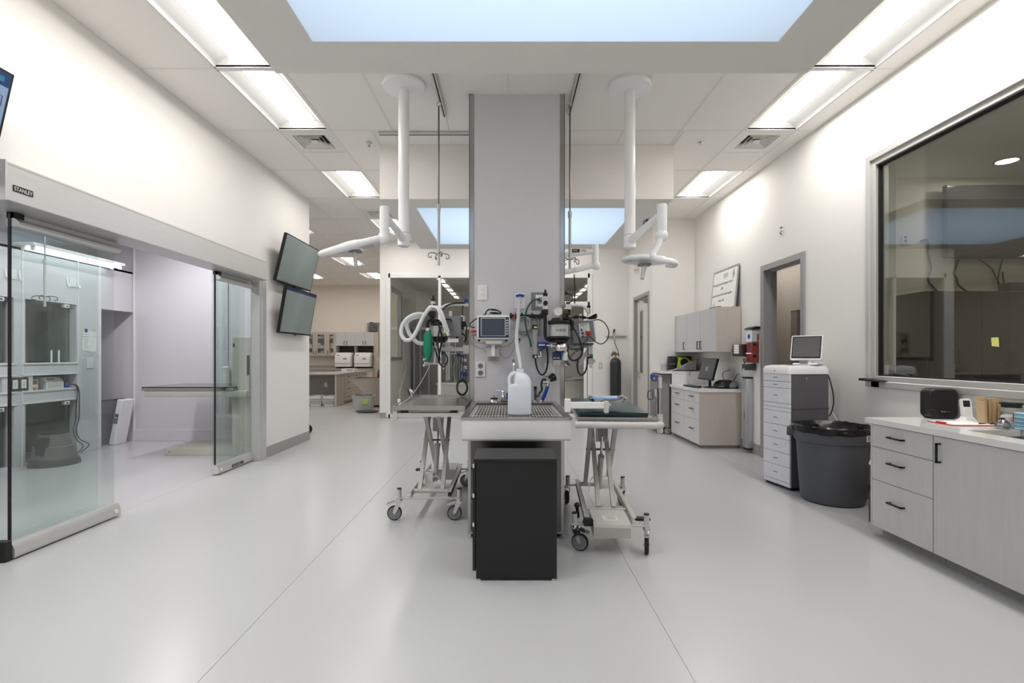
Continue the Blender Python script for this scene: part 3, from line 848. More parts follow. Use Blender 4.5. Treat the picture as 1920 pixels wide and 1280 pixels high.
rt = thing('lift_table', 'scissor lift treatment table with a dark green pad and a grey front push rail', 'lift table', (0.772, 4.12, 0), R(180 - 4.2), world=False)
lift_base(rt, (R(-75), R(-80), R(80), R(160)))
# seen from the front the near end of this table is local +y
TX, TY = 0.285, 0.60
obj('table_top', G().box(-TX - 0.02, 0.235, -TY, TY + 0.02, 0.936, 0.962, 0.002), STEEL, rt)
g = G(); g.box(-TX - 0.025, 0.235, TY + 0.02, TY + 0.026, 0.938, 0.966); g.box(-TX - 0.026, -TX - 0.02, -TY, TY + 0.02, 0.938, 0.966)
obj('table_rim', g, STEEL, rt)
obj('table_pad', G().box(-0.262, 0.222, -TY + 0.02, TY - 0.02, 0.963, 0.997, 0.008, 2), TEAL, rt)
g = G()
for x in (-TX + 0.02, 0.18): g.box(x, x + 0.04, -TY + 0.02, TY - 0.02, 0.895, 0.936, 0.002)
for y in (-TY + 0.02, TY - 0.05): g.box(-TX + 0.06, 0.18, y, y + 0.03, 0.895, 0.925, 0.002)
obj('under_frame', g, TGREY, rt)
g = G()
g.tube([(0.26, TY + 0.13, 0.926), (0.0, TY + 0.135, 0.926), (-0.24, TY + 0.13, 0.926), (-0.298, TY + 0.115, 0.924), (-0.326, TY + 0.075, 0.922), (-0.330, TY + 0.02, 0.922)], 0.0235, 12, 6)
obj('push_rail', g, LGREY, rt)
obj('rail_socket', G().cyl((-0.333, TY + 0.02, 0.862), (-0.333, TY + 0.02, 0.99), 0.019, n=14), LGREY, rt)
obj('side_pole', G().cyl((-0.333, TY + 0.02, 0.99), (-0.333, TY + 0.02, 1.262), 0.0115, n=12), STEEL, rt)
obj('pole_hook', G().box(-0.348, -0.318, TY + 0.0, TY + 0.035, 1.17, 1.25, 0.006), CHROME, rt)
obj('pedal_knob', G().tube([(0.225, 0.42, 0.20), (0.228, 0.45, 0.25), (0.232, 0.47, 0.28)], [0.016, 0.013, 0.012], 10).ball((0.233, 0.475, 0.30), 0.021), BLACK, rt)
g = G(); g.prism([(0.118, 0.215), (0.132, 0.188), (0.188, 0.188), (0.202, 0.215), (0.188, 0.242), (0.132, 0.242)], 'y', 0.575, 0.60)
obj('foot_switch', g, BLACK, rt)
g = G()
for k in range(4): g.box(-0.2 + k * 0.1, -0.13 + k * 0.1, 0.47, 0.56, 0.905, 0.932, 0.004)
obj('under_clip', g, BLACK, rt)

# instrument tray on an arm clamped to that table
ia = thing('instrument_tray', 'small stainless tray on a white swing arm over the green padded table', 'tray', (0.60, 3.55, 0.99))
g = G()
z0 = 1.05
g.box(0.392, 0.432, 3.455, 3.492, 1.005, 1.098, 0.004); g.box(0.41, 0.70, 3.458, 3.488, 1.030, 1.076, 0.004)
obj('swing_arm', g, PLAS, ia)
obj('arm_post', G().box(0.664, 0.697, 3.453, 3.493, 0.998, 1.083, 0.006).box(0.675, 0.715, 3.46, 3.66, 1.052, 1.062, 0.002), LGREY, ia)
g = G(); cx, cy = 0.709, 3.62
a, b = 0.128, 0.112
vs_ = []
for hx, hy, z in ((a - 0.02, b - 0.02, 1.066), (a, b, 1.094), (a + 0.010, b + 0.010, 1.097)):
    m = 4
    for sxx, syy, a0 in ((1, 1, 0), (-1, 1, 90), (-1, -1, 180), (1, -1, 270)):
        for k in range(m + 1):
            t = R(a0 + 90 * k / m); vs_.append((cx + sxx * (hx - 0.02) + 0.02 * math.cos(t), cy + syy * (hy - 0.02) + 0.02 * math.sin(t), z))
nn = 20
g.add(vs_, [tuple(range(nn))] + [(r * nn + i, r * nn + (i + 1) % nn, (r + 1) * nn + (i + 1) % nn, (r + 1) * nn + i) for r in range(2) for i in range(nn)])
obj('tray_dish', g, CHROME, ia)
obj('tray_reflection', G().box(cx - 0.095, cx + 0.095, cy - 0.07, cy + 0.07, 1.0675, 1.088, 0.004), M('reflection_blue', (120, 160, 214), 0.6), ia)  # blue reflection in the steel tray, put in as a coloured block
obj('tray_corner_clip', G().box(cx - a - 0.004, cx - a + 0.03, cy - 0.03, cy + 0.03, 1.095, 1.112, 0.006).box(cx + a - 0.03, cx + a + 0.004, cy - 0.03, cy + 0.03, 1.095, 1.112, 0.006), CHROME, ia)

# ---- plastic jug on the grate
jg = thing('plastic_jug', 'large milky plastic jug of clear liquid standing on the sink grate', 'jug', (0.089, 3.97, 0.928))
jx, jy, jb = 0.089, 3.97, 0.928
def rrect(hw, hd, rad, z, m=5):
    out = []
    for sxx, syy, a0 in ((1, 1, 0), (-1, 1, 90), (-1, -1, 180), (1, -1, 270)):
        for k in range(m + 1):
            t = R(a0 + 90 * k / m)
            out.append((sxx * (hw - rad) + rad * math.cos(t), syy * (hd - rad) + rad * math.sin(t), z))
    return out
def loft(g, rings, cap0=True, cap1=True):
    n = len(rings[0]); vs_ = [p for r in rings for p in r]
    fs = [(i * n + k, i * n + (k + 1) % n, (i + 1) * n + (k + 1) % n, (i + 1) * n + k) for i in range(len(rings) - 1) for k in range(n)]
    if cap0: fs.append(tuple(range(n - 1, -1, -1)))
    if cap1: fs.append(tuple((len(rings) - 1) * n + k for k in range(n)))
    return g.add(vs_, fs)
def sh(ring, dx): return [(x + dx, y, z) for x, y, z in ring]
g = G(); g.xf = Matrix.Translation((jx, jy, jb))
rings = [rrect(0.078, 0.070, 0.04, 0.0), rrect(0.090, 0.082, 0.04, 0.012), rrect(0.0925, 0.085, 0.04, 0.03), rrect(0.0925, 0.085, 0.04, 0.215)]
rings += [sh(rrect(0.0905 - 0.001, 0.083, 0.04, 0.235), 0.0)]
# above the shoulder the body leaves room for the moulded grip on the slider side
for hw, hd, z, dx in ((0.066, 0.083, 0.245, 0.0265), (0.063, 0.080, 0.27, 0.0265), (0.058, 0.072, 0.30, 0.020), (0.045, 0.052, 0.322, 0.012), (0.029, 0.029, 0.336, 0.006), (0.0265, 0.0265, 0.340, 0.006)):
    rings.append(sh(rrect(hw, hd, min(hw, hd) * 0.85, z), dx))
loft(g, rings, True, False)
obj('jug_body', g, JUGM, jg)
g = G(); g.xf = Matrix.Translation((jx, jy, jb))
g.tube([(-0.070, 0, 0.225), (-0.082, 0, 0.25), (-0.083, 0, 0.285), (-0.072, 0, 0.315), (-0.045, 0, 0.332), (-0.018, 0, 0.328)], [0.016, 0.0125, 0.012, 0.013, 0.0145, 0.018], 12, 6)
obj('jug_handle', g, JUGM, jg)
g = G(); g.xf = Matrix.Translation((jx, jy, jb))
g.lathe([(0.0265, 0.337), (0.0265, 0.342), (0.030, 0.344), (0.030, 0.350), (0.0275, 0.352), (0.0275, 0.366), (0.024, 0.366), (0.024, 0.340)], (0.006, 0, 0), 20)
obj('jug_neck', g, JUGM, jg)
g = G(); g.xf = Matrix.Translation((jx, jy, jb))
loft(g, [rrect(0.074, 0.066, 0.036, 0.006), rrect(0.086, 0.078, 0.036, 0.02), rrect(0.0885, 0.081, 0.036, 0.21), rrect(0.087, 0.08, 0.036, 0.225)])
obj('jug_liquid', g, M('clear_liquid', (222, 230, 242), 0.2), jg)

# ---- fittings on the back ledge of the sink
sd = thing('drain_plug', 'black and chrome drain strainer lying on the back ledge of the sink', 'drain strainer', (-0.115, 4.80, 0.952))
obj('strainer_base', G().lathe([(0.048, 0.952), (0.05, 0.960), (0.040, 0.974), (0.036, 0.978)], (-0.135, 4.79, 0), 22), CHROME, sd)
obj('strainer_top', G().lathe([(0.036, 0.978), (0.034, 0.992), (0.010, 0.996)], (-0.135, 4.79, 0), 22), BLACK, sd)
obj('strainer_knob', G().cyl((-0.135, 4.79, 0.994), (-0.135, 4.79, 1.016), 0.004).ball((-0.135, 4.79, 1.018), 0.007), CHROME, sd)
fc = thing('sink_faucet', 'chrome gooseneck faucet with lever handles on the sink ledge behind the jug', 'faucet', (0.06, 4.83, 0.952))
obj('faucet_base', G().box(-0.075, 0.17, 4.815, 4.865, 0.952, 0.986, 0.008), STEEL, fc)
for x in (-0.052, 0.148):
    v = obj('valve', G().lathe([(0.022, 0.986), (0.022, 0.998), (0.014, 1.012), (0.012, 1.04), (0.016, 1.046), (0.012, 1.056)], (x, 4.84, 0), 16), CHROME, fc)
    obj('lever', G().tube([(x, 4.84, 1.05), (x - 0.035, 4.835, 1.056), (x - 0.072, 4.83, 1.056)], [0.010, 0.009, 0.007], 8), CHROME, v)
obj('spout', G().tube([(0.052, 4.84, 0.985), (0.052, 4.84, 1.16), (0.052, 4.838, 1.30), (0.052, 4.81, 1.345), (0.052, 4.76, 1.355), (0.052, 4.71, 1.335), (0.052, 4.69, 1.28), (0.052, 4.69, 1.18), (0.052, 4.69, 1.13)], [0.013] * 7 + [0.0145, 0.016], 12, 6), CHROME, fc)
obj('blue_marker', G().box(-0.020, 0.0, 4.81, 4.826, 0.986, 1.04, 0.002), BLUE, fc)
pv = thing('mixing_valve', 'black topped chrome valve standing on the sink ledge beside the jug', 'valve', (0.262, 4.83, 0.952))
obj('valve_stem', G().cyl((0.262, 4.83, 0.952), (0.262, 4.83, 1.07), 0.012).cyl((0.262, 4.83, 1.0), (0.29, 4.82, 1.0), 0.008).cyl((0.285, 4.82, 1.005), (0.31, 4.81, 1.008), 0.006), STEELD, pv)
obj('valve_cap', G().cyl((0.262, 4.83, 1.07), (0.262, 4.83, 1.10), 0.014), BLACK, pv)
obj('valve_foot', G().lathe([(0.03, 0.952), (0.03, 0.965), (0.014, 0.975)], (0.262, 4.83, 0), 16), CHROME, pv)
sp = thing('spray_wand', 'pre-rinse spray wand with a blue grip and black shower head by the pillar', 'spray wand', (0.36, 4.80, 0.952))
def F(px, py, d=0.0): return P(px, py, 4.90 - d)
obj('grip', G().tube([F(1017, 750, 0.10), F(1022, 738, 0.10), F(1027, 724, 0.10)], [0.017, 0.018, 0.016], 12, 4), BLUE, sp)
obj('wand_foot', G().cyl(F(1015, 754, 0.1), F(1015, 751, 0.1), 0.03, n=16).cyl(F(1015, 752, 0.1), F(1018, 747, 0.1), 0.014), CHROME, sp)
obj('wand_neck', G().tube([F(1027, 724, 0.1), F(1028, 716, 0.1), F(1024, 714, 0.1)], 0.015, 10).cyl(F(1016, 716, 0.1), F(1029, 717, 0.1), 0.016).tube([F(1026, 717, 0.1), F(1033, 710, 0.1)], 0.008, 8, 0), CHROME, sp)
hd_a, hd_b = F(1032.5, 709.5, 0.11), F(1038.5, 706.5, 0.09)
obj('shower_head', G().cyl(hd_a, hd_b, 0.034, 0.041, 20), BLACK, sp)
obj('trigger_hose', G().tube([F(1024, 712, 0.1), F(1018, 711, 0.11), F(1015, 720, 0.12), F(1016, 730, 0.12), F(1011, 738, 0.12), F(1006, 744, 0.12)], [0.009, 0.01, 0.010, 0.010, 0.009, 0.005], 8), BLACK, sp)

# ================================================================== ON THE PILLAR
YF = 4.90     # pillar face
def plate(name, label, cat, px0, py0, px1, py1, mat, t=0.010, y=None, group=None):
    y = YF if y is None else y
    a, b = P(px0, py1, y), P(px1, py0, y)
    o = thing(name, label, cat, ((a.x + b.x) / 2, y, a.z), group=group)
    obj('cover_plate', G().box(a.x, b.x, y - t, y, a.z, b.z, 0.003), mat, o)
    return o, (a.x + b.x) / 2, (a.z + b.z) / 2
# duplex outlet
o, cx, cz = plate('wall_outlet', 'white duplex power outlet high on the pillar above the patient monitor', 'outlet', 895, 534, 913.5, 562.5, PLAS)
obj('receptacle_face', G().box(cx - 0.018, cx + 0.018, YF - 0.014, YF - 0.009, cz - 0.045, cz + 0.045, 0.002), WHITE, o)
for s in (-1, 1):
    z = cz + s * 0.021
    obj('outlet_slot', G().box(cx - 0.009, cx - 0.006, YF - 0.0148, YF - 0.0135, z, z + 0.010), INK, o)
    obj('outlet_slot', G().box(cx + 0.006, cx + 0.009, YF - 0.0148, YF - 0.0135, z, z + 0.008), INK, o)
    obj('ground_hole', G().disc((cx, YF - 0.0142, z - 0.007), 0.003, 'y', 10, 0.0015), INK, o)
# round locking outlet pair
o, cx, cz = plate('locking_outlet', 'white plate with two grey round sockets low on the pillar', 'outlet', 892, 678, 910, 706.5, PLAS)
for s in (-1, 1):
    q = obj('round_socket', G().cyl((cx, YF - 0.009, cz + s * 0.034), (cx, YF - 0.016, cz + s * 0.034), 0.026, 0.025, 22), MGREY, o)
    obj('socket_face', G().box(cx - 0.014, cx + 0.014, YF - 0.0175, YF - 0.015, cz + s * 0.034 - 0.004, cz + s * 0.034 + 0.004), DGREY, q)
# blank switch plate low beside the guard
o, cx, cz = plate('blank_plate', 'white blank cover plate on the pillar behind the hanging black hose', 'cover plate', 1021, 681, 1041, 705, PLAS)
for s in (-1, 1): obj('plate_insert', G().box(cx + s * 0.024 - 0.016, cx + s * 0.024 + 0.016, YF - 0.013, YF - 0.009, cz - 0.035, cz + 0.035, 0.002), WHITE, o)
# suction plate with the tube into the jug
o, cx, cz = plate('suction_outlet', 'white outlet plate with a blue valve and a milky tube running down into the jug', 'outlet', 965, 549.5, 984.5, 579, PLAS)
obj('outlet_boss', G().cyl((cx, YF - 0.008, cz), (cx, YF - 0.03, cz), 0.026, 0.02, 20), WHITE, o)
obj('valve_handle', G().prism([(cx - 0.042, cz + 0.055), (cx - 0.038, cz + 0.032), (cx, cz + 0.042), (cx + 0.040, cz + 0.030), (cx + 0.044, cz + 0.055), (cx, cz + 0.063)], 'y', YF - 0.055, YF - 0.035), BLUE, o)
obj('valve_stem', G().cyl((cx, YF - 0.01, cz + 0.045), (cx, YF - 0.05, cz + 0.045), 0.010), CHROME, o)
pts = [P(974, 560, 4.85), P(972.5, 580, 4.83), P(971, 602, 4.78), P(968.5, 632, 4.62), P(970.5, 655, 4.40), P(973.5, 672, 4.18), P(975.4, 688, 3.975), P(975.5, 694, 3.97)]
obj('suction_tube', G().tube(pts, [0.018, 0.018, 0.017, 0.017, 0.0165, 0.015, 0.012, 0.011], 12, 6), TUBEM, o)
# medical gas outlet
o, cx, cz = plate('gas_outlet', 'dark grey backing plate with a white gas outlet and green hose on the pillar', 'outlet', 996, 548, 1024, 581, MGREY, 0.006)
a, b = P(1004, 575, YF), P(1018.5, 553, YF)
obj('gas_plate', G().box(a.x, b.x, YF - 0.012, YF - 0.006, a.z, b.z, 0.002), PLAS, o)
c = P(1011.5, 564, 4.885)
obj('gas_port', G().cyl(c, c + Vector((0, -0.022, 0)), 0.018, 0.016, 18), CHROME, o)
obj('gas_port_ring', G().ring(c + Vector((0, -0.012, 0)), 0.020, 0.004, 'y'), GREENB, o)
obj('gas_screw', G().disc(P(1007, 573, 4.887), 0.004, 'y', 10, 0.003), DGREY, o)
pts = [P(1012, 564, 4.86), P(1010, 560.5, 4.83), P(999, 564, 4.80), P(989, 577, 4.77), P(984.5, 598, 4.77), P(988, 620, 4.77), P(993, 636, 4.77), P(996, 650, 4.77)]
obj('oxygen_hose', G().tube(pts, 0.0085, 10, 6), M('dark_green_hose', (18, 72, 56), 0.4), o)

# accessory rail with hanging leads
ar = thing('accessory_rail', 'black accessory rail on the pillar hung with grey coiled leads', 'rail', P(987, 610, 4.86))
a, b = P(955.5, 596.5, 4.885), P(1020, 589.5, 4.885)
obj('rail_bar', G().box(a.x, b.x, YF - 0.045, YF, a.z, b.z, 0.003), BLACK, ar)
for px in (958, 979, 998, 1014): obj('rail_hook', G().cyl(P(px, 589.5, 4.86), P(px, 586.5, 4.86), 0.008), BLACK, ar)
GREYC = M('grey_cable', (150, 152, 154), 0.5)
for k in range(9):
    rr = 0.070 + 0.004 * ((k * 7) % 5); c = P(981 + (k % 3) * 1.2, 607 + (k % 4) * 1.4, 4.847 + 0.004 * k)
    obj('lead_coil', G().ring(c, rr, 0.0042, 'y', 26, 6), GREYC if k % 3 else M('light_cable', (196, 196, 194), 0.5), ar)
for k, px in enumerate((1006, 1009, 1012, 1015)):
    obj('hanging_lead', G().tube([P(px - 3, 594, 4.845), P(px, 598, 4.865), P(px + 1.5 - k * .4, 612, 4.87), P(px - 3, 626, 4.87), P(px - 7, 640 - k * 4, 4.87)], 0.0026, 6), GREYC if k % 2 else BLACK, ar)
for p_ in ([(960, 589), (967, 584), (974, 584), (982, 590)], [(975, 640), (970, 648), (974, 640), (985, 628)]):
    obj('loose_lead', G().tube([P(x, y, 4.872) for x, y in p_], 0.0026, 6), GREYC, ar)
obj('lead_clip', G().tube([P(962, 598, 4.8), P(965, 592, 4.8), P(967, 586, 4.8)], 0.006, 6), RED, ar)
obj('lead_plug', G().cyl(P(974, 634, 4.82), P(974.5, 639, 4.82), 0.008, 0.005), BLACK, ar)

# patient monitor
pm = thing('patient_monitor', 'white patient monitor with a dark screen on a bracket at the pillar', 'monitor', P(925, 676, 4.80))
YM = 4.70
a, b = P(894.5, 636.5, YM), P(955.5, 590.5, YM)
obj('monitor_body', G().box(a.x, b.x, YM, YM + 0.11, a.z, b.z, 0.018, 3), PLAS, pm)
a, b = P(897.5, 633, YM), P(954, 594, YM)
bz = obj('bezel', G().box(a.x, b.x, YM - 0.004, YM + 0.01, a.z, b.z, 0.004), NAVY, pm)
a, b = P(901.5, 630, YM), P(948, 595.5, YM)
obj('screen_frame', G().box(a.x, b.x, YM - 0.006, YM, a.z, b.z, 0.002), PLAS, bz)
a, b = P(902.7, 629, YM), P(946.8, 596.7, YM)
obj('screen', G().box(a.x, b.x, YM - 0.0075, YM - 0.005, a.z, b.z), M('monitor_glass', (64, 72, 84), 0.1), bz)
for k in range(6):
    c = P(951, 600.5 + k * 5, YM - 0.006); obj('soft_key', G().box(c.x - 0.008, c.x + 0.008, YM - 0.0065, YM - 0.003, c.z - 0.008, c.z + 0.008, 0.002), LGREY, bz)
a, b = P(918, 592, 4.76), P(933, 588.5, 4.76)
obj('carry_handle', G().tube([(a.x - 0.03, 4.76, a.z), (a.x, 4.76, b.z), (b.x, 4.76, b.z), (b.x + 0.03, 4.76, a.z)], 0.008, 8, 4), LGREY, pm)
for px in (898, 949): c = P(px, 638.5, 4.74); obj('monitor_foot', G().cyl(c + Vector((0, 0, 0.012)), c + Vector((0, 0, -0.008)), 0.011), BLACK, pm)
a, b = P(911, 645.5, 4.74), P(942, 638.5, 4.74)
obj('tray_plate', G().box(a.x, b.x, YM + 0.005, YM + 0.13, a.z, b.z, 0.004), LGREY, pm)
a, b = P(921.5, 668, 4.76), P(928.5, 643, 4.76)
obj('mount_post', G().box(a.x, b.x, 4.745, 4.785, a.z, b.z, 0.004), WHITE, pm)
a, b = P(914, 675, 4.89), P(936, 652, 4.89)
mp = obj('mount_plate', G().box(a.x, b.x, 4.78, YF, a.z + 0.03, b.z, 0.004).box(a.x, b.x, 4.885, YF, a.z, b.z, 0.002), LGREY, pm)
for px in (916, 938): obj('mount_bolt', G().disc(P(px, 668, 4.882), 0.006, 'y', 10, 0.006), CHROME, mp)
for k in range(3):
    obj('coiled_cord', G().tube([P(910, 589 - k, 4.74), P(914 + k, 582 - k, 4.75), P(924, 579.5 + k, 4.76), P(934 - k, 582, 4.75), P(939, 588 - k, 4.75), P(930, 586 + k, 4.74), P(918, 586, 4.74)], 0.0055, 7), BLACK, pm)
obj('power_cord', G().tube([P(912, 588, 4.73), P(900, 594, 4.72), P(888, 601, 4.74), P(880.8, 608, 4.76), P(884, 613, 4.76), P(891, 613.5, 4.76)], 0.0055, 7), BLACK, pm)
obj('probe_plug', G().cyl(P(880.5, 623, 4.76), P(885, 620.5, 4.76), 0.006).cyl(P(884, 621, 4.76), P(893.5, 621, 4.76), 0.012), RED, pm)
obj('probe_plug', G().cyl(P(884, 627.5, 4.76), P(893.5, 627.5, 4.76), 0.010), MGREY, pm)
for q in ([(884, 625, 4.76), (879, 634, 4.78), (884, 645, 4.8), (895, 652, 4.82), (908, 652, 4.84), (920, 647, 4.84)], [(888, 630, 4.76), (891, 640, 4.78), (900, 643, 4.8), (914, 642, 4.82)],
          [(881, 628, 4.76), (884, 642, 4.8), (900, 652, 4.84), (912, 659, 4.86), (922, 661, 4.87)], [(930, 650, 4.84), (936, 662, 4.86), (948, 671, 4.87), (958, 665, 4.87), (965, 648, 4.87), (966, 636, 4.86)],
          [(932, 648, 4.84), (945, 650, 4.86), (958, 644, 4.87), (965, 632, 4.86)]):
    obj('sensor_lead', G().tube([P(*t) for t in q], 0.0028, 6), GREYC if q[0][0] < 886 else MGREY, pm)

# anaesthesia machine by the window-side corner of the pillar
am = thing('anaesthesia_machine', 'anaesthesia machine with gauge, absorber canister and chrome vaporizer on the pillar front', 'anaesthesia machine', P(1045, 690, 4.80))
YA = 4.72
def cyl_px(px0, px1, py0, py1, Y, bev=0.0, n=22):
    """upright round body between the measured outlines"""
    a, b = P(px0, py1, Y), P(px1, py0, Y); r = (b.x - a.x) / 2; c = (a.x + b.x) / 2
    return G().lathe([(r - bev, a.z), (r, a.z + bev), (r, b.z - bev), (r - bev, b.z)] if bev else [(r, a.z), (r, b.z)], (c, Y, 0), n)
def box_px(px0, px1, py0, py1, Y, dy, bev=0.003):
    a, b = P(px0, py1, Y), P(px1, py0, Y)
    return G().box(a.x, b.x, Y, Y + dy, a.z, b.z, bev)
CANM = M('absorber_granules', (218, 216, 212), 0.7, var=0.1, scale=240)
obj('canister', cyl_px(1031.5, 1066, 608, 631, YA, 0.003), CANM, am)
obj('canister_sleeve', cyl_px(1030.3, 1067.2, 607.5, 631.5, YA), CLEARP, am)
obj('canister_ring', cyl_px(1027, 1069, 601.5, 608, YA, 0.006), BLACK, am)
obj('canister_ring', cyl_px(1027, 1069, 630.5, 635.5, YA, 0.005), BLACK, am)
obj('canister_head', G().lathe([(0.060, P(0, 602, YA).z), (0.058, P(0, 599, YA).z), (0.045, P(0, 596, YA).z), (0.02, P(0, 595.5, YA).z)], (P(1045, 0, YA).x, YA, 0), 22), BLACK, am)
obj('canister_base', cyl_px(1033, 1066, 635, 642, YA, 0.01), BLACK, am)
for px in (1029, 1068):
    obj('clamp_rod', G().cyl(P(px, 632, YA), P(px, 598, YA), 0.006), STEEL, am)
words('canister_note', '6/4/20', 0.036, P(1041, 622, YA) + Vector((0, -0.094, 0)), (1, 0, 0), (0, 0, 1), INK, am)
gz = P(1046, 584, YA - 0.03)
ga_ = obj('pressure_gauge', G().cyl(gz, gz + Vector((0, 0.035, 0)), 0.044, 0.044, 26).ring(gz, 0.042, 0.004, 'y', 26), CHROME, am)
obj('gauge_face', G().disc(gz + Vector((0, -0.001, 0)), 0.038, 'y', 26, 0.003), PAPER, ga_)
obj('gauge_needle', G().box(gz.x - 0.0016, gz.x + 0.0016, gz.y - 0.004, gz.y - 0.003, gz.z - 0.008, gz.z + 0.030), RED, ga_)
for k in range(9):
    t = R(225 - 33.75 * k); u = Vector((math.cos(t), 0, math.sin(t)))
    obj('gauge_tick', G().tube([gz + u * 0.028 + Vector((0, -0.003, 0)), gz + u * 0.035 + Vector((0, -0.003, 0))], 0.0012, 4, 0), INK, ga_)
obj('gauge_stem', G().cyl(P(1046, 592, YA - 0.01), P(1046, 597, YA - 0.01), 0.007), CHROME, am)
# inhale side: black upright pipe with a pop-off valve
obj('breathing_pipe', G().tube([P(1022, 588, YA), P(1022, 600, YA), P(1022, 622, YA), P(1023, 632, YA), P(1028, 637, YA), P(1038, 639, YA)], 0.0165, 12, 6), BLACK, am)
obj('valve_block', box_px(1015.5, 1028, 580.5, 589.5, YA - 0.03, 0.06), BLACK, am)
obj('valve_port', G().cyl(P(1017.5, 584.5, YA - 0.028), P(1017.5, 584.5, YA - 0.045), 0.015), BLACK, am)
obj('valve_collar', box_px(1017.5, 1028, 572, 580.5, YA - 0.02, 0.045, 0.005), CHROME, am)
obj('valve_dial', G().cyl(P(1023, 567.5, YA - 0.01), P(1023, 567.5, YA - 0.045), 0.022, 0.021, 20), BLACK, am)
obj('valve_upper', box_px(1017, 1027, 554, 574, YA - 0.008, 0.035, 0.005), CHROME, am)
obj('popoff_cap', cyl_px(1018, 1027, 549, 554.5, YA + 0.01, 0.002).cyl(P(1022.5, 549, YA + 0.01), P(1022.5, 543, YA + 0.01), 0.0115), BLACK, am)
obj('side_inlet', G().cyl(P(1017, 558.5, YA + 0.0), P(1011.5, 558, YA + 0.05), 0.008), CHROME, am)
# exhale side
obj('exhale_elbow', G().tube([P(1055, 597.5, YA), P(1062, 597.5, YA), P(1068, 598.5, YA), P(1072, 602, YA), P(1073, 608, YA), P(1073, 614, YA)], [0.016, 0.018, 0.019, 0.019, 0.019, 0.016], 12, 6), BLACK, am)
obj('exhale_pipe', G().cyl(P(1063, 597, YA + 0.04), P(1063, 588, YA + 0.04), 0.014), BLACK, am)
obj('exhale_block', box_px(1057.5, 1070, 580, 590, YA, 0.06), BLACK, am)
obj('exhale_port', G().cyl(P(1061, 584.5, YA), P(1061, 584.5, YA - 0.012), 0.015), BLACK, am)
obj('exhale_port_rim', G().ring(P(1061, 584.5, YA - 0.012), 0.014, 0.003, 'y'), BRASS, am)
obj('exhale_collar', box_px(1059, 1071.5, 569, 580.5, YA + 0.005, 0.05, 0.005), CHROME, am)
obj('exhale_cap', box_px(1061.5, 1069, 566, 569.5, YA + 0.01, 0.04, 0.003), BLACK, am)
obj('scavenge_hose', G().tube([P(1070, 573, YA + 0.05), P(1082, 572, YA + 0.06), P(1093, 574, YA + 0.08), P(1100, 581, YA + 0.1), P(1104, 590, YA + 0.12)], 0.0135, 12, 6), HOSEW, am)
obj('popoff_valve', G().cyl(P(1104, 588, YA + 0.12), P(1104, 577, YA + 0.12), 0.017).cyl(P(1104, 584, YA + 0.12), P(1104, 583, YA + 0.12), 0.021), CHROME, am)
obj('popoff_valve_cap', G().cyl(P(1104, 577, YA + 0.12), P(1104, 572.5, YA + 0.12), 0.016).cyl(P(1104, 573, YA + 0.12), P(1104, 567.5, YA + 0.12), 0.010), BLACK, am)
# vaporizer
vz = lambda py: P(0, py, YA - 0.02).z
vx = P(1052, 0, YA - 0.02).x
va = obj('vaporizer', G().lathe([(0.052, vz(659)), (0.060, vz(657)), (0.060, vz(650)), (0.048, vz(645)), (0.036, vz(642)), (0.030, vz(638)), (0.02, vz(637.5))], (vx, YA - 0.02, 0), 26), CHROME, am)
obj('vaporizer_label', box_px(1048, 1061, 649.8, 656, YA - 0.0835, 0.004, 0), PAPER, va)
for k in range(2): obj('vaporizer_label_line', box_px(1049, 1060, 651.2 + 2.2 * k, 652.4 + 2.2 * k, YA - 0.0842, 0.001, 0), RED, va)
obj('vaporizer_collar', box_px(1036.5, 1053, 659, 674, YA - 0.05, 0.07, 0.006), NAVY, va)
words('collar_lettering', 'ISO TEC', 0.020, P(1037.5, 672.5, YA - 0.05) + Vector((0, -0.0012, 0)), (1, 0, 0), (0, 0, 1), PLAS, va, sx=0.85)
obj('vaporizer_foot', box_px(1037, 1052, 674, 686, YA - 0.04, 0.06, 0.003), STEEL, va)
obj('foot_dial', G().ring(P(1043, 678.5, YA - 0.042), 0.012, 0.003, 'y'), CHROME, va)
obj('filler_bottle', cyl_px(1053, 1064.5, 659, 676, YA - 0.02, 0.006), PLAS, va)
obj('filler_label', box_px(1051.5, 1055.5, 659.5, 664, YA - 0.062, 0.01, 0), BLUE, va)
for k, (px, py) in enumerate(((1058, 674), (1063, 679), (1060, 684), (1066, 682))):
    obj('filler_fitting', G().cyl(P(px, py, YA - 0.02), P(px + 2.5, py + 2.5, YA - 0.03), 0.010, 0.007).ball(P(px, py, YA - 0.02), 0.013), CHROME if k % 2 == 0 else DGREY, va)
obj('side_valve', G().cyl(P(1025, 647.5, YA), P(1041, 648.5, YA - 0.02), 0.011).cyl(P(1034, 645.5, YA - 0.03), P(1034, 650.5, YA - 0.03), 0.012).ball(P(1037, 648.5, YA - 0.02), 0.014), CHROME, am)
obj('mount_block', box_px(1007, 1029, 641.5, 651, YA + 0.08, 0.10, 0.003), BLUE, am)
obj('mount_block_label', box_px(1010, 1022, 645, 648, YA + 0.0785, 0.002, 0), PLAS, am)
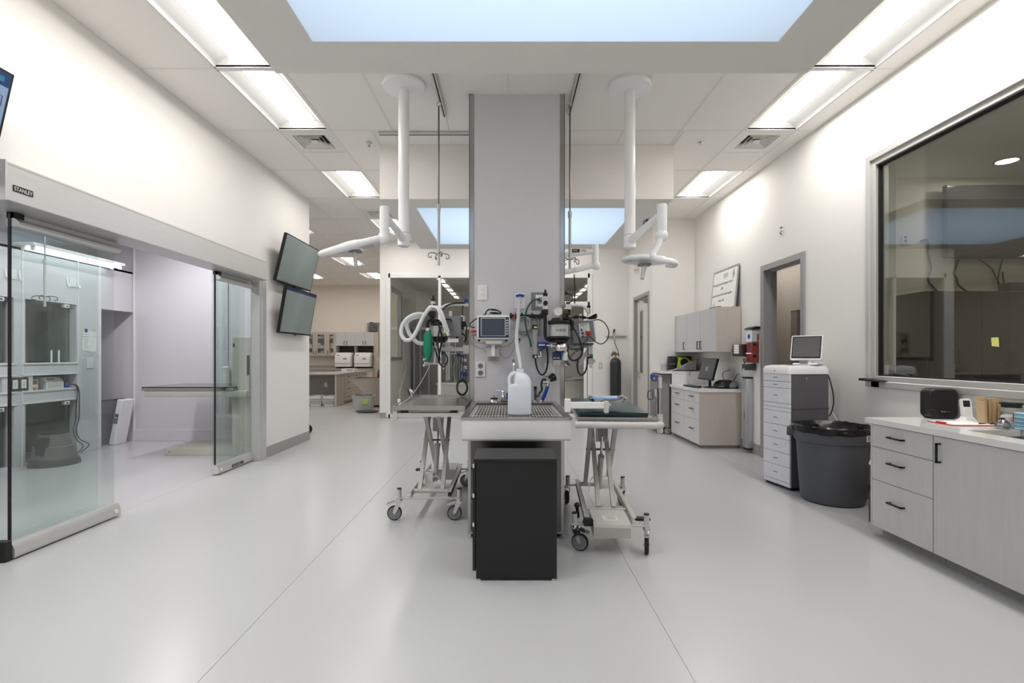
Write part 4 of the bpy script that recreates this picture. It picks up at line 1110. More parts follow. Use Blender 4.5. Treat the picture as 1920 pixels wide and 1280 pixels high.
# flow meter with its hoses
obj('flow_meter', box_px(999.5, 1007.5, 613, 666, 4.80, 0.035, 0.004), LGREY, am)
obj('flow_tube', G().cyl(P(1003.5, 663, 4.80), P(1003.5, 617, 4.80), 0.012), CLEARP, am)
obj('flow_cap', box_px(999, 1008, 608.5, 617, 4.79, 0.045, 0.003), BLACK, am)
obj('flow_cap_label', box_px(1001, 1007, 611.5, 615, 4.788, 0.003, 0), YELL, am)
obj('flow_foot', box_px(998.8, 1008.2, 664.5, 671.5, 4.79, 0.05, 0.004), BLACK, am)
obj('flow_knob', G().cyl(P(1004.5, 668.5, 4.79), P(1004.5, 668.5, 4.765), 0.012, 0.011, 16), PLAS, am)
obj('flow_outlet', G().tube([P(1008, 668, 4.8), P(1013, 669, 4.8), P(1014, 664, 4.8), P(1013, 659, 4.8)], 0.009, 8), CHROME, am)
obj('flow_link', G().tube([P(1012, 657, 4.8), P(1018, 653, 4.8), P(1024, 650, 4.78)], 0.006, 8), BLACK, am)
obj('fresh_gas_hose', G().tube([P(1004, 671, 4.8), P(1005, 682, 4.8), P(1009, 695, 4.79), P(1016, 702.5, 4.78), P(1023, 697, 4.77), P(1026.5, 683, 4.76), P(1027, 668, 4.75), P(1025.5, 652, 4.74)], 0.0085, 10, 6), BLACK, am)
obj('bag_hose', G().tube([P(1074, 612, YA), P(1080, 622, YA - 0.02), P(1087, 638, YA - 0.03), P(1091.5, 654, YA - 0.03), P(1089, 667, YA - 0.03), P(1080, 675, YA - 0.03), P(1071, 674, YA - 0.02), P(1065.5, 665, YA), P(1064, 654, YA)], 0.0085, 10, 6), BLACK, am)
obj('hose_tee', G().cyl(P(1072.5, 612, YA), P(1072.5, 620, YA), 0.012), BLACK, am)

# grey monitor unit on a bracket at the pillar side
gm = thing('gas_monitor', 'grey tilted gas monitor box with a red plug on a white arm beside the pillar', 'monitor', P(1095, 690, 5.02))
YG = 4.92
q = [P(1072, 602.5, YG), P(1111.5, 600, YG), P(1117, 640.5, YG), P(1076, 643.5, YG)]
g = G(); dv = Vector((0.045, 0.20, 0.01))
g.add(q + [p + dv for p in q], [(0, 1, 2, 3), (7, 6, 5, 4), (0, 4, 5, 1), (1, 5, 6, 2), (2, 6, 7, 3), (3, 7, 4, 0)])
obj('monitor_case', g, M('case_grey', (132, 133, 135), 0.45), gm)
u = (q[1] - q[0]) / 39.5; vv = (q[3] - q[0]) / 41.0; n_ = Vector((0, -1, 0))
def on_face(a, b): return q[0] + u * a + vv * b
def face_box(name, a0, a1, b0, b1, t, mat, par=gm):
    c = [on_face(a0, b0), on_face(a1, b0), on_face(a1, b1), on_face(a0, b1)]
    gg = G(); gg.add(c + [p + n_ * t for p in c], [(0, 1, 2, 3), (7, 6, 5, 4), (0, 4, 5, 1), (1, 5, 6, 2), (2, 6, 7, 3), (3, 7, 4, 0)])
    return obj(name, gg, mat, par)
fp = face_box('control_panel', 12.5, 32, 5, 29, 0.004, PLAS)
for k in range(2): face_box('panel_print', 15, 29 - 6 * k, 6.5 + 2.2 * k, 7.6 + 2.2 * k, 0.0048, MGREY, fp)
for a, b, m, r in ((17, 17, DGREY, 0.012), (18, 23, BLUE, 0.014), (25, 18, YELL, 0.010), (18, 29, DGREY, 0.012)):
    c = on_face(a, b); obj('panel_knob', G().cyl(c, c + n_ * 0.016, r, r * 0.85, 14), m, fp)
face_box('red_plug', 24, 32.5, 20, 27.5, 0.03, RED)
face_box('side_vent', -3.5, 0, 24, 36, 0.005, DGREY)
obj('case_edge', G().tube([q[1] + Vector((0.003, 0.01, 0)), q[2] + Vector((0.003, 0.01, 0))], 0.009, 8, 0).tube([q[1] + dv * 0.9, q[2] + dv * 0.9], 0.012, 8, 0), PLAS, gm)
obj('top_bottle', cyl_px(1086, 1091, 588.5, 601.5, YG + 0.08, 0.004), PLAS, gm)
for k in range(5):
    obj('cable_bundle', G().tube([P(1070, 598 - k * 0.8, YG), P(1080, 592 + k, YG + 0.03), P(1094, 597 - k * 1.1, YG + 0.06), P(1106, 594 + k, YG + 0.06), P(1118, 588.5 + k * 1.2, YG + 0.02), P(1117, 594 + k * .6, YG), P(1108, 598, YG + 0.02)], 0.005, 6), BLACK, gm)
obj('loop_cable', G().tube([P(1113, 600, YG), P(1124, 599.5, YG - 0.02), P(1135, 607, YG - 0.04), P(1141.5, 622, YG - 0.05), P(1138, 637, YG - 0.05), P(1128, 644.5, YG - 0.05), P(1117, 641, YG - 0.05), P(1108, 632, YG - 0.05), P(1103, 626, YG - 0.04)], 0.005, 8, 6), BLACK, gm)
obj('monitor_platform', box_px(1076, 1113, 642.5, 646.5, YG - 0.0, 0.22), DGREY, gm)
obj('support_arm', G().tube([P(1106, 646, YG + 0.06), P(1103, 656, YG + 0.06), P(1087, 683, YG + 0.06)], [0.026, 0.026, 0.020], 4, 0), LGREY, gm)
obj('arm_bracket', box_px(1071, 1108, 646.5, 652, YG + 0.03, 0.08), LGREY, gm)
obj('arm_plate', box_px(1103, 1111, 648, 672, YG + 0.02, 0.04), STEEL, gm)
obj('clamp_block', box_px(1102.5, 1113, 671, 683, YG - 0.01, 0.07), STEEL, gm)
obj('clamp_knob', G().cyl(P(1108, 684, YG + 0.02), P(1108, 689, YG + 0.02), 0.012).cyl(P(1113, 676, YG), P(1116, 676, YG), 0.014), CHROME, gm)
obj('green_fitting', G().cyl(P(1110, 664, YG - 0.02), P(1110, 672, YG - 0.02), 0.011), GREENB, gm)
obj('black_valve', G().cyl(P(1100, 670.5, YG - 0.02), P(1110, 669.5, YG - 0.02), 0.009), BLACK, gm)
obj('drop_hose', G().tube([P(1083.5, 674, YG - 0.03), P(1082.5, 686, YG - 0.03), P(1085, 698, YG - 0.03), P(1090.5, 703, YG - 0.03), P(1097, 697, YG - 0.03), P(1100.5, 686, YG - 0.03), P(1101, 672, YG - 0.02)], 0.008, 8, 6), BLACK, gm)
for q_ in ([(1075, 645), (1068, 640), (1063, 633), (1066, 622), (1075, 612)], [(1068, 668), (1078, 660), (1090, 655), (1100, 640), (1106, 628)], [(1069, 672), (1080, 658), (1092, 646), (1102, 634)], [(1063, 650), (1072, 650), (1082, 646), (1090, 648)], [(1070, 618), (1066, 628), (1070, 638), (1078, 645)], [(1072, 655), (1084, 656), (1096, 650), (1104, 646)]):
    obj('thin_lead', G().tube([P(x, y, YG - 0.03) for x, y in q_], 0.003, 6), DGREY, gm)
obj('wall_plug', G().cyl(P(1058.5, 549, 5.0), P(1064, 550, 5.0), 0.017, 0.013).box(P(1057.5, 0, 5.0).x, P(1060, 0, 5.0).x, 4.98, 5.02, P(0, 553, 5.0).z, P(0, 546, 5.0).z), BLACK, gm)
obj('plug_cord', G().tube([P(1063, 550, 5.0), P(1070, 552, 4.98), P(1074, 559, 4.96), P(1071, 565.5, 4.94), P(1065, 567, 4.92)], 0.005, 8), BLACK, gm)

# anaesthesia machine on the other side of the pillar
YB = 5.15
bm_ = thing('anaesthesia_machine', 'anaesthesia machine with looped white hoses and a green breathing bag beside the pillar', 'anaesthesia machine', P(825, 700, YB))
obj('wall_arm', box_px(826, 872, 651, 658.5, YB + 0.02, 0.05), LGREY, bm_)
obj('arm_foot', box_px(868, 882, 647, 663, YB + 0.0, 0.09), LGREY, bm_)
obj('arm_brace', G().tube([P(832, 642, YB + 0.03), P(848, 652, YB + 0.04)], 0.016, 4, 0), LGREY, bm_)
obj('canister', cyl_px(809, 836, 611, 631, YB, 0.003), CANM, bm_)
obj('canister_sleeve', cyl_px(808, 837, 610.5, 631.5, YB), CLEARP, bm_)
obj('canister_head', cyl_px(807, 838, 603, 611, YB, 0.015), BLACK, bm_)
obj('canister_base', G().lathe([(0.03, P(0, 643, YB).z), (0.06, P(0, 641, YB).z), (0.075, P(0, 636, YB).z), (0.082, P(0, 631, YB).z)], (P(825, 0, YB).x, YB, 0), 22), BLACK, bm_)
obj('valve_body', box_px(804, 816.5, 583, 594, YB - 0.05, 0.06, 0.006), BLACK, bm_)
obj('valve_stub', G().cyl(P(804, 587.5, YB - 0.02), P(796, 588.5, YB - 0.02), 0.016), BLACK, bm_)
obj('valve_neck', cyl_px(806, 815, 593, 603, YB - 0.02), BLACK, bm_)
obj('popoff_valve', cyl_px(807.5, 816.5, 564.5, 583, YB - 0.02, 0.003), CHROME, bm_)
for y in (566, 570.5): obj('popoff_band', cyl_px(806.5, 817.5, y, y + 2, YB - 0.02), BLACK if y > 568 else CHROME, bm_)
obj('popoff_cap', cyl_px(808.5, 816, 560, 564.5, YB - 0.02).cyl(P(812.3, 560.5, YB - 0.02), P(812.3, 554, YB - 0.02), 0.0105), BLACK, bm_)
obj('bag_elbow', G().tube([P(824, 602, YB - 0.03), P(812, 600.5, YB - 0.05), P(804, 601.5, YB - 0.06), P(801.5, 606, YB - 0.07), P(801.5, 615, YB - 0.07)], 0.017, 12, 6), BLACK, bm_)
obj('bag_mount', cyl_px(798.5, 805, 614.5, 620, YB - 0.07), WHITE, bm_)
bx, by = P(802.5, 0, YB - 0.07).x, YB - 0.07
def zb_(py): return P(0, py, YB - 0.07).z
obj('breathing_bag', G().lathe([(0.016, zb_(619)), (0.030, zb_(622)), (0.044, zb_(630)), (0.048, zb_(645)), (0.047, zb_(658)), (0.038, zb_(666)), (0.022, zb_(672)), (0.010, zb_(677))], (bx, by, 0), 12, 'z', 1.0, 0.72), GREENB, bm_)
def hose(pts, Ys, r=0.020):
    g = G(); c = [P(x, y, Y) for (x, y), Y in zip(pts, Ys)]
    return g.tube(c, r, 12, 7)
obj('breathing_hose', hose([(797, 589), (780, 589), (764, 597), (754, 611), (752.5, 626), (760, 637), (771, 635.5), (780, 623), (787, 608), (794, 594), (800, 585), (806, 577), (812, 574)], [YB - .02, YB - .04, YB - .06, YB - .08, YB - .1, YB - .12, YB - .13, YB - .12, YB - .1, YB - .09, YB - .09, YB - .09, YB - .08]), HOSEW, bm_)
obj('breathing_hose', hose([(797, 593), (783, 594), (769, 599), (763, 608), (765, 620), (774, 634), (785, 643), (797, 643), (806, 638)], [YB, YB, YB - .01, YB - .02, YB - .03, YB - .05, YB - .05, YB - .02, YB + .02]), HOSEW, bm_)
for dx in (0, 4.5):
    obj('breathing_hose', hose([(812 + dx, 575), (819 + dx, 577), (825 + dx, 588), (829 + dx, 600), (833 + dx, 612), (837 + dx, 622)], [YB - .09, YB - .11, YB - .13, YB - .13, YB - .12, YB - .11], 0.014), HOSEW, bm_)
obj('hose_cuff', G().cyl(P(838, 622, YB - .11), P(841, 629, YB - .11), 0.017), WHITE, bm_)
obj('hose_cuff', G().cyl(P(833, 624, YB - .12), P(836, 618, YB - .12), 0.013), YELL, bm_)
obj('scavenge_hose', hose([(826, 579), (835, 573), (848, 570.5), (862, 570.5), (878, 572)], [YB + .02, YB + .05, YB + .08, YB + .1, YB + .12], 0.017), HOSEW, bm_)
obj('gas_hose', G().tube([P(828, 582, YB), P(836, 574, YB + .02), P(850, 568.5, YB + .05), P(872, 567.5, YB + .1)], 0.008, 8), BLACK, bm_)
obj('hose_end', G().cyl(P(871, 562, YB + .1), P(878, 562, YB + .1), 0.020), BLUE, bm_)
mb = obj('monitor_case', box_px(834, 864, 592.5, 631, YB + 0.0, 0.16, 0.006), M('case_grey', (132, 133, 135), 0.45), bm_)
obj('case_vent', box_px(843, 848, 604, 622, YB - 0.002, 0.01, 0.002), MGREY, mb)
obj('case_handle', G().tube([P(835, 600, YB - .02), P(838, 598.5, YB - .03), P(845, 599, YB - .03), P(846, 603, YB - .02)], 0.008, 8), BLACK, mb)
obj('case_bottle', cyl_px(842, 848, 583, 593, YB + 0.08, 0.004), PLAS, mb)
obj('case_foot', G().cyl(P(857, 631, YB + .03), P(857, 634.5, YB + .03), 0.012), BLACK, mb)
obj('black_tubing', G().tube([P(822, 606, YB - .1), P(825, 618, YB - .12), P(828.5, 630, YB - .12), P(827, 645, YB - .12), P(824, 662, YB - .1), P(822, 680, YB - .08)], 0.009, 8), BLACK, bm_)
obj('black_tubing', G().tube([P(828, 612, YB - .1), P(823, 622, YB - .12), P(821, 640, YB - .12), P(823, 660, YB - .1), P(825, 676, YB - .08)], 0.008, 8), BLACK, bm_)
obj('loop_tubing', G().tube([P(829, 658, YB - .05), P(836, 665, YB - .07), P(839, 676, YB - .08), P(833, 687, YB - .08), P(826, 683, YB - .08), P(821, 670, YB - .06), P(816, 655, YB - .04), P(812, 642, YB - .02)], 0.008, 8), BLACK, bm_)
obj('side_cord', G().tube([P(868, 572, YB + .1), P(867, 590, YB + .1), P(873, 606, YB + .1), P(875, 622, YB + .1), P(874, 640, YB + .1)], 0.006, 8), BLACK, bm_)
obj('side_cord', G().tube([P(864, 625, YB + .1), P(870, 627, YB + .1), P(873, 634, YB + .1), P(870, 642, YB + .1)], 0.008, 8), BLACK, bm_)
obj('side_regulator', box_px(864.5, 873, 603, 611, YB + .08, 0.06).cyl(P(868, 611, YB + .1), P(868, 618, YB + .1), 0.012), BLACK, bm_)
obj('regulator_body', cyl_px(865, 872, 592, 603, YB + 0.1, 0.004), CHROME, bm_)
for x0, x1, y0, y1, m in ((803, 810, 645, 683, CLEARP), (812, 820, 648, 683, CHROME), (814, 817, 640, 650, CHROME)):
    obj('vaporizer_column', cyl_px(x0, x1, y0, y1, YB - 0.02, 0.003), m, bm_)
obj('vaporizer_base', box_px(798, 824, 680, 683.5, YB - 0.06, 0.10, 0.002), STEEL, bm_)
for k, (px, py) in enumerate(((791, 671), (795, 674), (799, 672), (793, 679), (797, 681), (795, 685))):
    obj('chrome_fitting', G().ball(P(px, py, YB - 0.06), 0.013, 10).cyl(P(px, py, YB - 0.06), P(px + 4, py - 1, YB - 0.02), 0.008), CHROME if k % 3 else STEELD, bm_)
obj('yoke_block', box_px(838, 860, 634, 642, YB + 0.03, 0.06), CHROME, bm_)

# leads and clips hanging below that arm on the pillar side
hl = thing('lead_hanger', 'tangle of coloured leads and a dark coil hanging on the pillar side under the arm', 'cables', P(863, 748, 5.32))
YH = 5.32
obj('hanger_bar', G().cyl(P(845, 663, YH), P(880, 663, YH), 0.009), STEEL, hl)
random.seed(11)
for k in range(12):
    px = 847 + k * 2.4; m = (GREYC, BLACK, M('light_cable', (196, 196, 194), 0.5), M('dark_green_hose', (18, 72, 56), 0.4), GREYC, BLACK)[k % 6]
    d = random.uniform(-2.5, 2.5)
    obj('hanging_lead', G().tube([P(px, 663, YH), P(px + d, 676, YH - .02), P(px - d, 692, YH - .03 + .004 * k), P(px + d * .6, 708 + (k * 5) % 13, YH - .02)], 0.0038, 6), m, hl)
for px, py in ((831, 661), (860, 665), (868, 699), (873, 701)):
    obj('blue_clip', G().box(P(px - 3.5, 0, YH - .03).x, P(px + 3.5, 0, YH - .03).x, YH - .05, YH - .02, P(0, py + 3.5, YH).z, P(0, py - 3, YH).z, 0.004), BLUE, hl)
for k in range(8):
    px, py = 866 + (k * 5) % 9, 666 + (k * 7) % 28
    obj('chrome_snap', G().cyl(P(px, py, YH - .04), P(px + 1.5, py + 5, YH - .04), 0.007, 0.004).ball(P(px, py, YH - .04), 0.009, 8), CHROME if k % 2 else DGREY, hl)
for k in range(5):
    c = P(866.5, 726 + (k % 2), YH - .05 + .012 * k); rr = 0.062 + 0.006 * (k % 3)
    obj('coil_loop', G().tube([c + Vector((math.cos(t) * rr * 0.8, 0.004 * math.sin(3 * t), math.sin(t) * rr * 1.15)) for t in [R(30 * i) for i in range(12)]], 0.006, 7, 3, True), BLACK if k % 2 else M('dark_green_hose', (18, 72, 56), 0.4), hl)
obj('coil_tie', G().cyl(P(869, 716, YH - .05), P(869, 702, YH - .03), 0.006), BLACK, hl)

def lead(name, label, pts, r, mat, extra=()):
    o = thing(name, label, 'cable', pts[len(pts) // 2])
    obj('cord', G().tube(pts, r, 6), mat, o)
    for nm, g, m in extra: obj(nm, g, m, o)
    return o
ZT = 0.962
lead('thin_cable', 'pale sensor cable drooping from the chrome fittings to the steel table corner',
     [P(806, 684, 5.05), P(800, 697, 5.0), P(790, 715, 4.95), P(778, 733, 4.8), P(766, 747, 4.5), P(757, 754.5, 4.35), P(750, 757.5, 4.26)], 0.0035, M('light_cable', (196, 196, 194), 0.5),
     [('plug', G().cyl(P(752, 757, 4.28), P(748, 759, 4.24), 0.008), PLAS)])
lead('thin_cable', 'thin grey cable with a white plug hanging to the steel table edge',
     [P(758, 640, 5.1), P(758, 668, 5.08), P(760.5, 690, 5.05), P(755, 715, 4.95), P(750, 733, 4.8), P(750, 743, 4.5), P(749, 750, 4.4)], 0.0024, GREYC,
     [('plug', G().box(P(746, 0, 4.4).x, P(751.5, 0, 4.4).x, 4.38, 4.40, P(0, 754.5, 4.4).z, P(0, 748, 4.4).z, 0.003), PLAS)])
lead('thin_cable', 'short black and white plug lead standing up at the far edge of the steel table',
     [P(764, 729, 5.33), P(768, 740, 5.33), P(773, 748, 5.33)], 0.006, BLACK, [('plug', G().cyl(P(768, 730, 5.32), P(774, 735, 5.32), 0.012), PLAS), ('second_cord', G().tube([P(769, 733, 5.32), P(772, 742, 5.32), P(774, 749, 5.32)], 0.004, 6), PLAS)])

# ================================================================== CEILING LAMPS AND IV HANGERS
LW = M('lamp_white', (238, 238, 238), 0.22, var=0.004)
def surgical_lamp(label, px, py, arm_to, elbow_z, knuckle, yoke, yr, head_c, tilt_x, tilt_y, handle, text_at=None):
    t = thing('surgical_lamp', label, 'surgical lamp', (px, py, knuckle.z - 0.3), group='ceiling mounted surgical lamps')
    obj('ceiling_canopy', G().lathe([(0.200, H + 0.002), (0.205, H - 0.025), (0.195, H - 0.045), (0.12, H - 0.06), (0.058, H - 0.065)], (px, py, 0), 36), LW, t)
    zb = elbow_z - 0.15
    obj('drop_pole', G().cyl((px, py, H - 0.06), (px, py, zb + 0.13), 0.051, n=24), LW, t)
    hb = obj('pole_hub', G().lathe([(0.052, zb + 0.127), (0.056, zb + 0.12), (0.056, zb + 0.01), (0.045, zb)], (px, py, 0), 24), LW, t)
    obj('hub_joint', G().cyl((px, py, zb + 0.125), (px, py, zb + 0.13), 0.0525, n=24), MGREY, hb)
    a0 = Vector((px, py, zb + 0.06)); a1 = Vector((arm_to.x, arm_to.y, elbow_z))
    ar_ = obj('upper_arm', G().tube([a0, a0.lerp(a1, 0.3) + Vector((0, 0, 0.01)), a1], [0.040, 0.033, 0.030], 16, 5), LW, t)
    el = obj('elbow', G().lathe([(0.036, elbow_z + 0.075), (0.040, elbow_z + 0.07), (0.040, knuckle.z + 0.02)], (arm_to.x, arm_to.y, 0), 20), LW, t)
    obj('elbow_joint', G().ball(knuckle, 0.053, 18, 1, 0.9, 1.05), LW, el)
    d = (a1 - a0).normalized()
    if text_at is not None:
        c, xd = text_at
        up = Vector((0, 0, 1)); nrm = xd.cross(up).normalized()
        if nrm.y > 0: nrm = -nrm
        off = nrm * 0.0365
        pl = [c - xd * 0.10 + off - up * 0.016, c - xd * 0.012 + off - up * 0.016, c - xd * 0.012 + off + up * 0.016, c - xd * 0.10 + off + up * 0.016]
        gg = G(); gg.add(pl + [p - nrm * 0.012 for p in pl], [(0, 1, 2, 3), (7, 6, 5, 4), (0, 4, 5, 1), (1, 5, 6, 2), (2, 6, 7, 3), (3, 7, 4, 0)])
        obj('maker_plate', gg, INK, ar_)
        words('maker_lettering', 'AVS', 0.026, c - xd * 0.092 + off + nrm * 0.001 - up * 0.009, xd, up, PLAS, ar_, sx=1.2)
        words('model_number', '/750', 0.036, c - xd * 0.008 + off + nrm * 0.001 - up * 0.013, xd, up, INK, ar_, sx=1.1)
    sa = obj('spring_arm', G().tube(yoke, yr, 14, 7), LW, t)
    X = Matrix.Translation(head_c) @ Matrix.Rotation(tilt_y, 4, 'Y') @ Matrix.Rotation(tilt_x, 4, 'X')
    g = G(); g.xf = X
    g.lathe([(0.03, 0.045), (0.12, 0.040), (0.185, 0.022), (0.208, 0.004), (0.208, -0.006), (0.195, -0.014)], (0, 0, 0), 40)
    hd_ = obj('lamp_head', g, LW, t)
    g = G(); g.xf = X
    g.lathe([(0.196, -0.010), (0.190, -0.020), (0.16, -0.022), (0.03, -0.024)], (0, 0, 0), 40)
    obj('lamp_face', g, M('lamp_face_plastic', (224, 226, 228), 0.12), hd_)
    for k in range(8):
        g = G(); g.xf = X @ Matrix.Rotation(R(45 * k), 4, 'Z')
        g.cyl((0.125, 0, -0.020), (0.125, 0, -0.025), 0.034, 0.03, 16)
        obj('lamp_cell', g, M('lamp_cell_glass', (206, 210, 214), 0.1), hd_)
    hb_, hx = handle
    obj('handle_bracket', G().box(hb_.x - 0.055, hb_.x + 0.055, hb_.y - 0.03, hb_.y + 0.03, hb_.z - 0.008, hb_.z + 0.016, 0.006), MGREY, t)
    obj('lamp_handle', G().tube([hb_ + Vector((0, 0, -0.005)), hb_.lerp(hx, 0.4), hx], [0.026, 0.020, 0.017], 14, 5), LGREY, t)
    return t
surgical_lamp('white surgical lamp tilted towards the wall screens, hung on a ceiling pole beside the pillar',
    -0.987, 4.71, P(721, 410, 4.2), 2.575, P(720, 446, 4.2),
    [P(716, 446, 4.19), P(700, 450, 4.17), P(680, 455, 4.15), P(660, 460, 4.13), P(640, 465, 4.12), P(618, 471, 4.15), P(604, 475, 4.22), P(602, 477, 4.32), P(610, 478, 4.40)],
    [0.028, 0.028, 0.029, 0.033, 0.034, 0.030, 0.026, 0.024, 0.022], P(661, 464, 4.42), R(6), R(-14), (P(666, 472, 4.36), P(667, 500, 4.30)))
surgical_lamp('white surgical lamp hanging level over the green padded table by the pillar',
    1.153, 4.73, P(1241, 404, 4.08), 2.560, P(1240, 441, 4.08),
    [P(1239, 446, 4.07), P(1232, 464, 4.06), P(1224, 476, 4.05), P(1228, 484, 4.03), P(1245, 488, 4.02), P(1262, 491, 4.10), P(1267, 495, 4.22), P(1262, 498, 4.32), P(1250, 497, 4.38)],
    [0.027, 0.026, 0.026, 0.025, 0.025, 0.024, 0.023, 0.021, 0.02], P(1209, 488, 4.45), R(3), R(3), (P(1208, 497, 4.36), P(1204, 523, 4.33)),
    (P(1222, 413, 4.33), (P(1241, 404, 4.08) - P(1181, 440, 4.73)).normalized()))
surgical_lamp('white surgical lamp arm partly hidden behind the pillar, maker plate on its arm',
    0.25, 5.85, P(1116, 474, 5.75), 2.60, P(1117, 497, 5.75),
    [P(1112, 497, 5.75), P(1095, 502, 5.75), P(1062, 509, 5.76), P(1035, 513, 5.80), P(1020, 515, 5.9), P(1010, 516, 6.0)],
    [0.030, 0.032, 0.033, 0.030, 0.026, 0.024], Vector((0.30, 6.15, 2.33)), 0, 0, (Vector((0.3, 6.1, 2.30)), Vector((0.3, 6.1, 2.18))),
    (P(1088, 470.5, 5.77), Vector((1, 0, 0))))

def iv_hanger(label, x, y, z_rail, z_thick, z_hook, z_bot, bare_hook=True):
    t = thing('iv_hanger', label, 'IV hanger', (x, y, z_bot))
    obj('hook_ring', G().ring((x, y, z_rail - 0.07), 0.020, 0.004, 'y').cyl((x, y, z_rail - 0.03), (x, y, z_rail - 0.05), 0.006), CHROME, t)
    obj('upper_rod', G().cyl((x, y, z_rail - 0.088), (x, y, z_thick), 0.0075, n=10), STEELD, t)
    obj('clamp_collar', G().cyl((x, y, z_thick - 0.03), (x, y, z_thick + 0.03), 0.019, n=14), LGREY, t)
    obj('lower_rod', G().cyl((x, y, z_thick - 0.03), (x, y, z_bot), 0.0135, n=12), LGREY, t)
    for k in range(4):
        a = R(25 + 90 * k); u = Vector((math.cos(a), math.sin(a), 0)); c = Vector((x, y, z_hook))
        obj('bag_hook', G().tube([c, c + u * 0.05 + Vector((0, 0, 0.012)), c + u * 0.10 + Vector((0, 0, 0.004)), c + u * 0.105 + Vector((0, 0, -0.030)), c + u * 0.080 + Vector((0, 0, -0.035)), c + u * 0.078 + Vector((0, 0, -0.018))], 0.0042, 6), STEELD, t)
    return t
iv_hanger('slim IV bag hanger with four hooks between the lamp pole and the pillar', -0.690, 4.95, H, P(0, 389, 4.95).z, P(0, 477, 4.95).z, P(0, 497, 4.95).z)
iv_hanger('IV bag hanger close to the pillar edge with a black strap on one hook', 0.612, 4.95, H, P(0, 402, 4.95).z, P(0, 487, 4.95).z, P(0, 504, 4.95).z)
bs = thing('black_strap', 'thin black looped strap hanging from a hook of the IV hanger by the pillar', 'strap', P(1078, 568, 4.96))
obj('strap_loop', G().tube([P(1077, 489, 4.96), P(1076, 500, 4.96), P(1075.5, 512, 4.96), P(1076.5, 523, 4.96), P(1079, 523, 4.96), P(1080, 512, 4.96), P(1078.5, 500, 4.96)], 0.003, 6, 4, True), CLEARP, bs)
obj('strap_cord', G().tube([P(1076.5, 514, 4.96), P(1077, 523, 4.96), P(1078, 540, 4.96), P(1077.5, 556, 4.96), P(1077.5, 569, 4.96)], 0.006, 8), BLACK, bs)

# ================================================================== WALL SCREENS
def wall_screen(label, ya, yb, top, bot, flip_img, far_top=None):
    """ya..yb along the wall; top / bot = (x, z) of the leaning face"""
    t = thing('wall_screen', label, 'screen', (XL, (ya + yb) / 2, bot[1]), group='screens on the slider wall')
    (xt, zt), (xb, zb) = top, bot
    up = Vector((xt - xb, 0, zt - zb)).normalized(); al = Vector((0, 1, 0)); nr = al.cross(up).normalized()
    if nr.x < 0: nr = -nr
    hgt = math.hypot(xt - xb, zt - zb); o = Vector((xb, ya, zb))
    def slab_(name, a0, a1, h0, h1, d0, d1, mat, par):
        c = [o + al * a + up * h + nr * d for d in (d0, d1) for a, h in ((a0, h0), (a1, h0), (a1, h1), (a0, h1))]
        gg = G(); gg.add(c, [(3, 2, 1, 0), (4, 5, 6, 7), (0, 1, 5, 4), (1, 2, 6, 5), (2, 3, 7, 6), (3, 0, 4, 7)])
        return obj(name, gg, mat, par)
    L = yb - ya
    slab_('screen_case', 0, L, 0, hgt, -0.045, -0.004, BLACK, t)
    bz_ = None
    gsl = G()
    for a0, a1, h0, h1 in ((0, L, 0, 0.022), (0, L, hgt - 0.014, hgt), (0, 0.013, 0.022, hgt - 0.014), (L - 0.013, L, 0.022, hgt - 0.014)):
        c = [o + al * a + up * h + nr * d for d in (-0.004, 0.0) for a, h in ((a0, h0), (a1, h0), (a1, h1), (a0, h1))]
        gsl.add(c, [(3, 2, 1, 0), (4, 5, 6, 7), (0, 1, 5, 4), (1, 2, 6, 5), (2, 3, 7, 6), (3, 0, 4, 7)])
    obj('screen_bezel', gsl, BLACK, t)
    pn = slab_('display', 0.013, L - 0.013, 0.022, hgt - 0.014, -0.0045, -0.0012, flip_img[0], t)
    for nm, a0, a1, h0, h1, m in flip_img[1]:
        slab_(nm, a0 * L, a1 * L, h0 * hgt, h1 * hgt, -0.0012, -0.0006, m, pn)
    c = o + al * (L * 0.5) + up * (hgt * 0.5) - nr * 0.045
    g = G(); g.tube([c, Vector((XL + 0.08, c.y, c.z - 0.02)), Vector((XL + 0.01, c.y, c.z - 0.02))], 0.025, 8, 0)
    obj('swivel_arm', g, BLACK, t)
    obj('wall_bracket', G().box(XL, XL + 0.02, c.y - 0.12, c.y + 0.12, c.z - 0.15, c.z + 0.10, 0.003), BLACK, t)
    obj('case_back', G().box(min(c.x - 0.06, c.x), c.x + 0.01, c.y - 0.22, c.y + 0.22, c.z - 0.14, c.z + 0.12, 0.01), BLACK, t)
    obj('sensor_lug', G().cyl(o + al * L * 0.52 + up * -0.012 - nr * 0.02, o + al * L * 0.52 - nr * 0.02, 0.02, n=10), BLACK, t)
    return t
BAR = M('screen_blue_bar', (52, 60, 104), 0.12)
wall_screen('upper of two grey-green wall screens leaning out beside the sliding door', 6.92, 8.12, (-3.065, 3.10), (-3.225, 2.435), (SCRG, []))
wall_screen('lower of two grey-green wall screens, with a blue bar along its top', 6.98, 8.06, (-3.095, 2.375), (-3.205, 1.715), (SCRG, [('title_bar', 0.012, 0.988, 0.92, 0.978, BAR)]))
blue_scr = M('screen_pale_blue', (126, 152, 190), 0.12, emit=0.0)
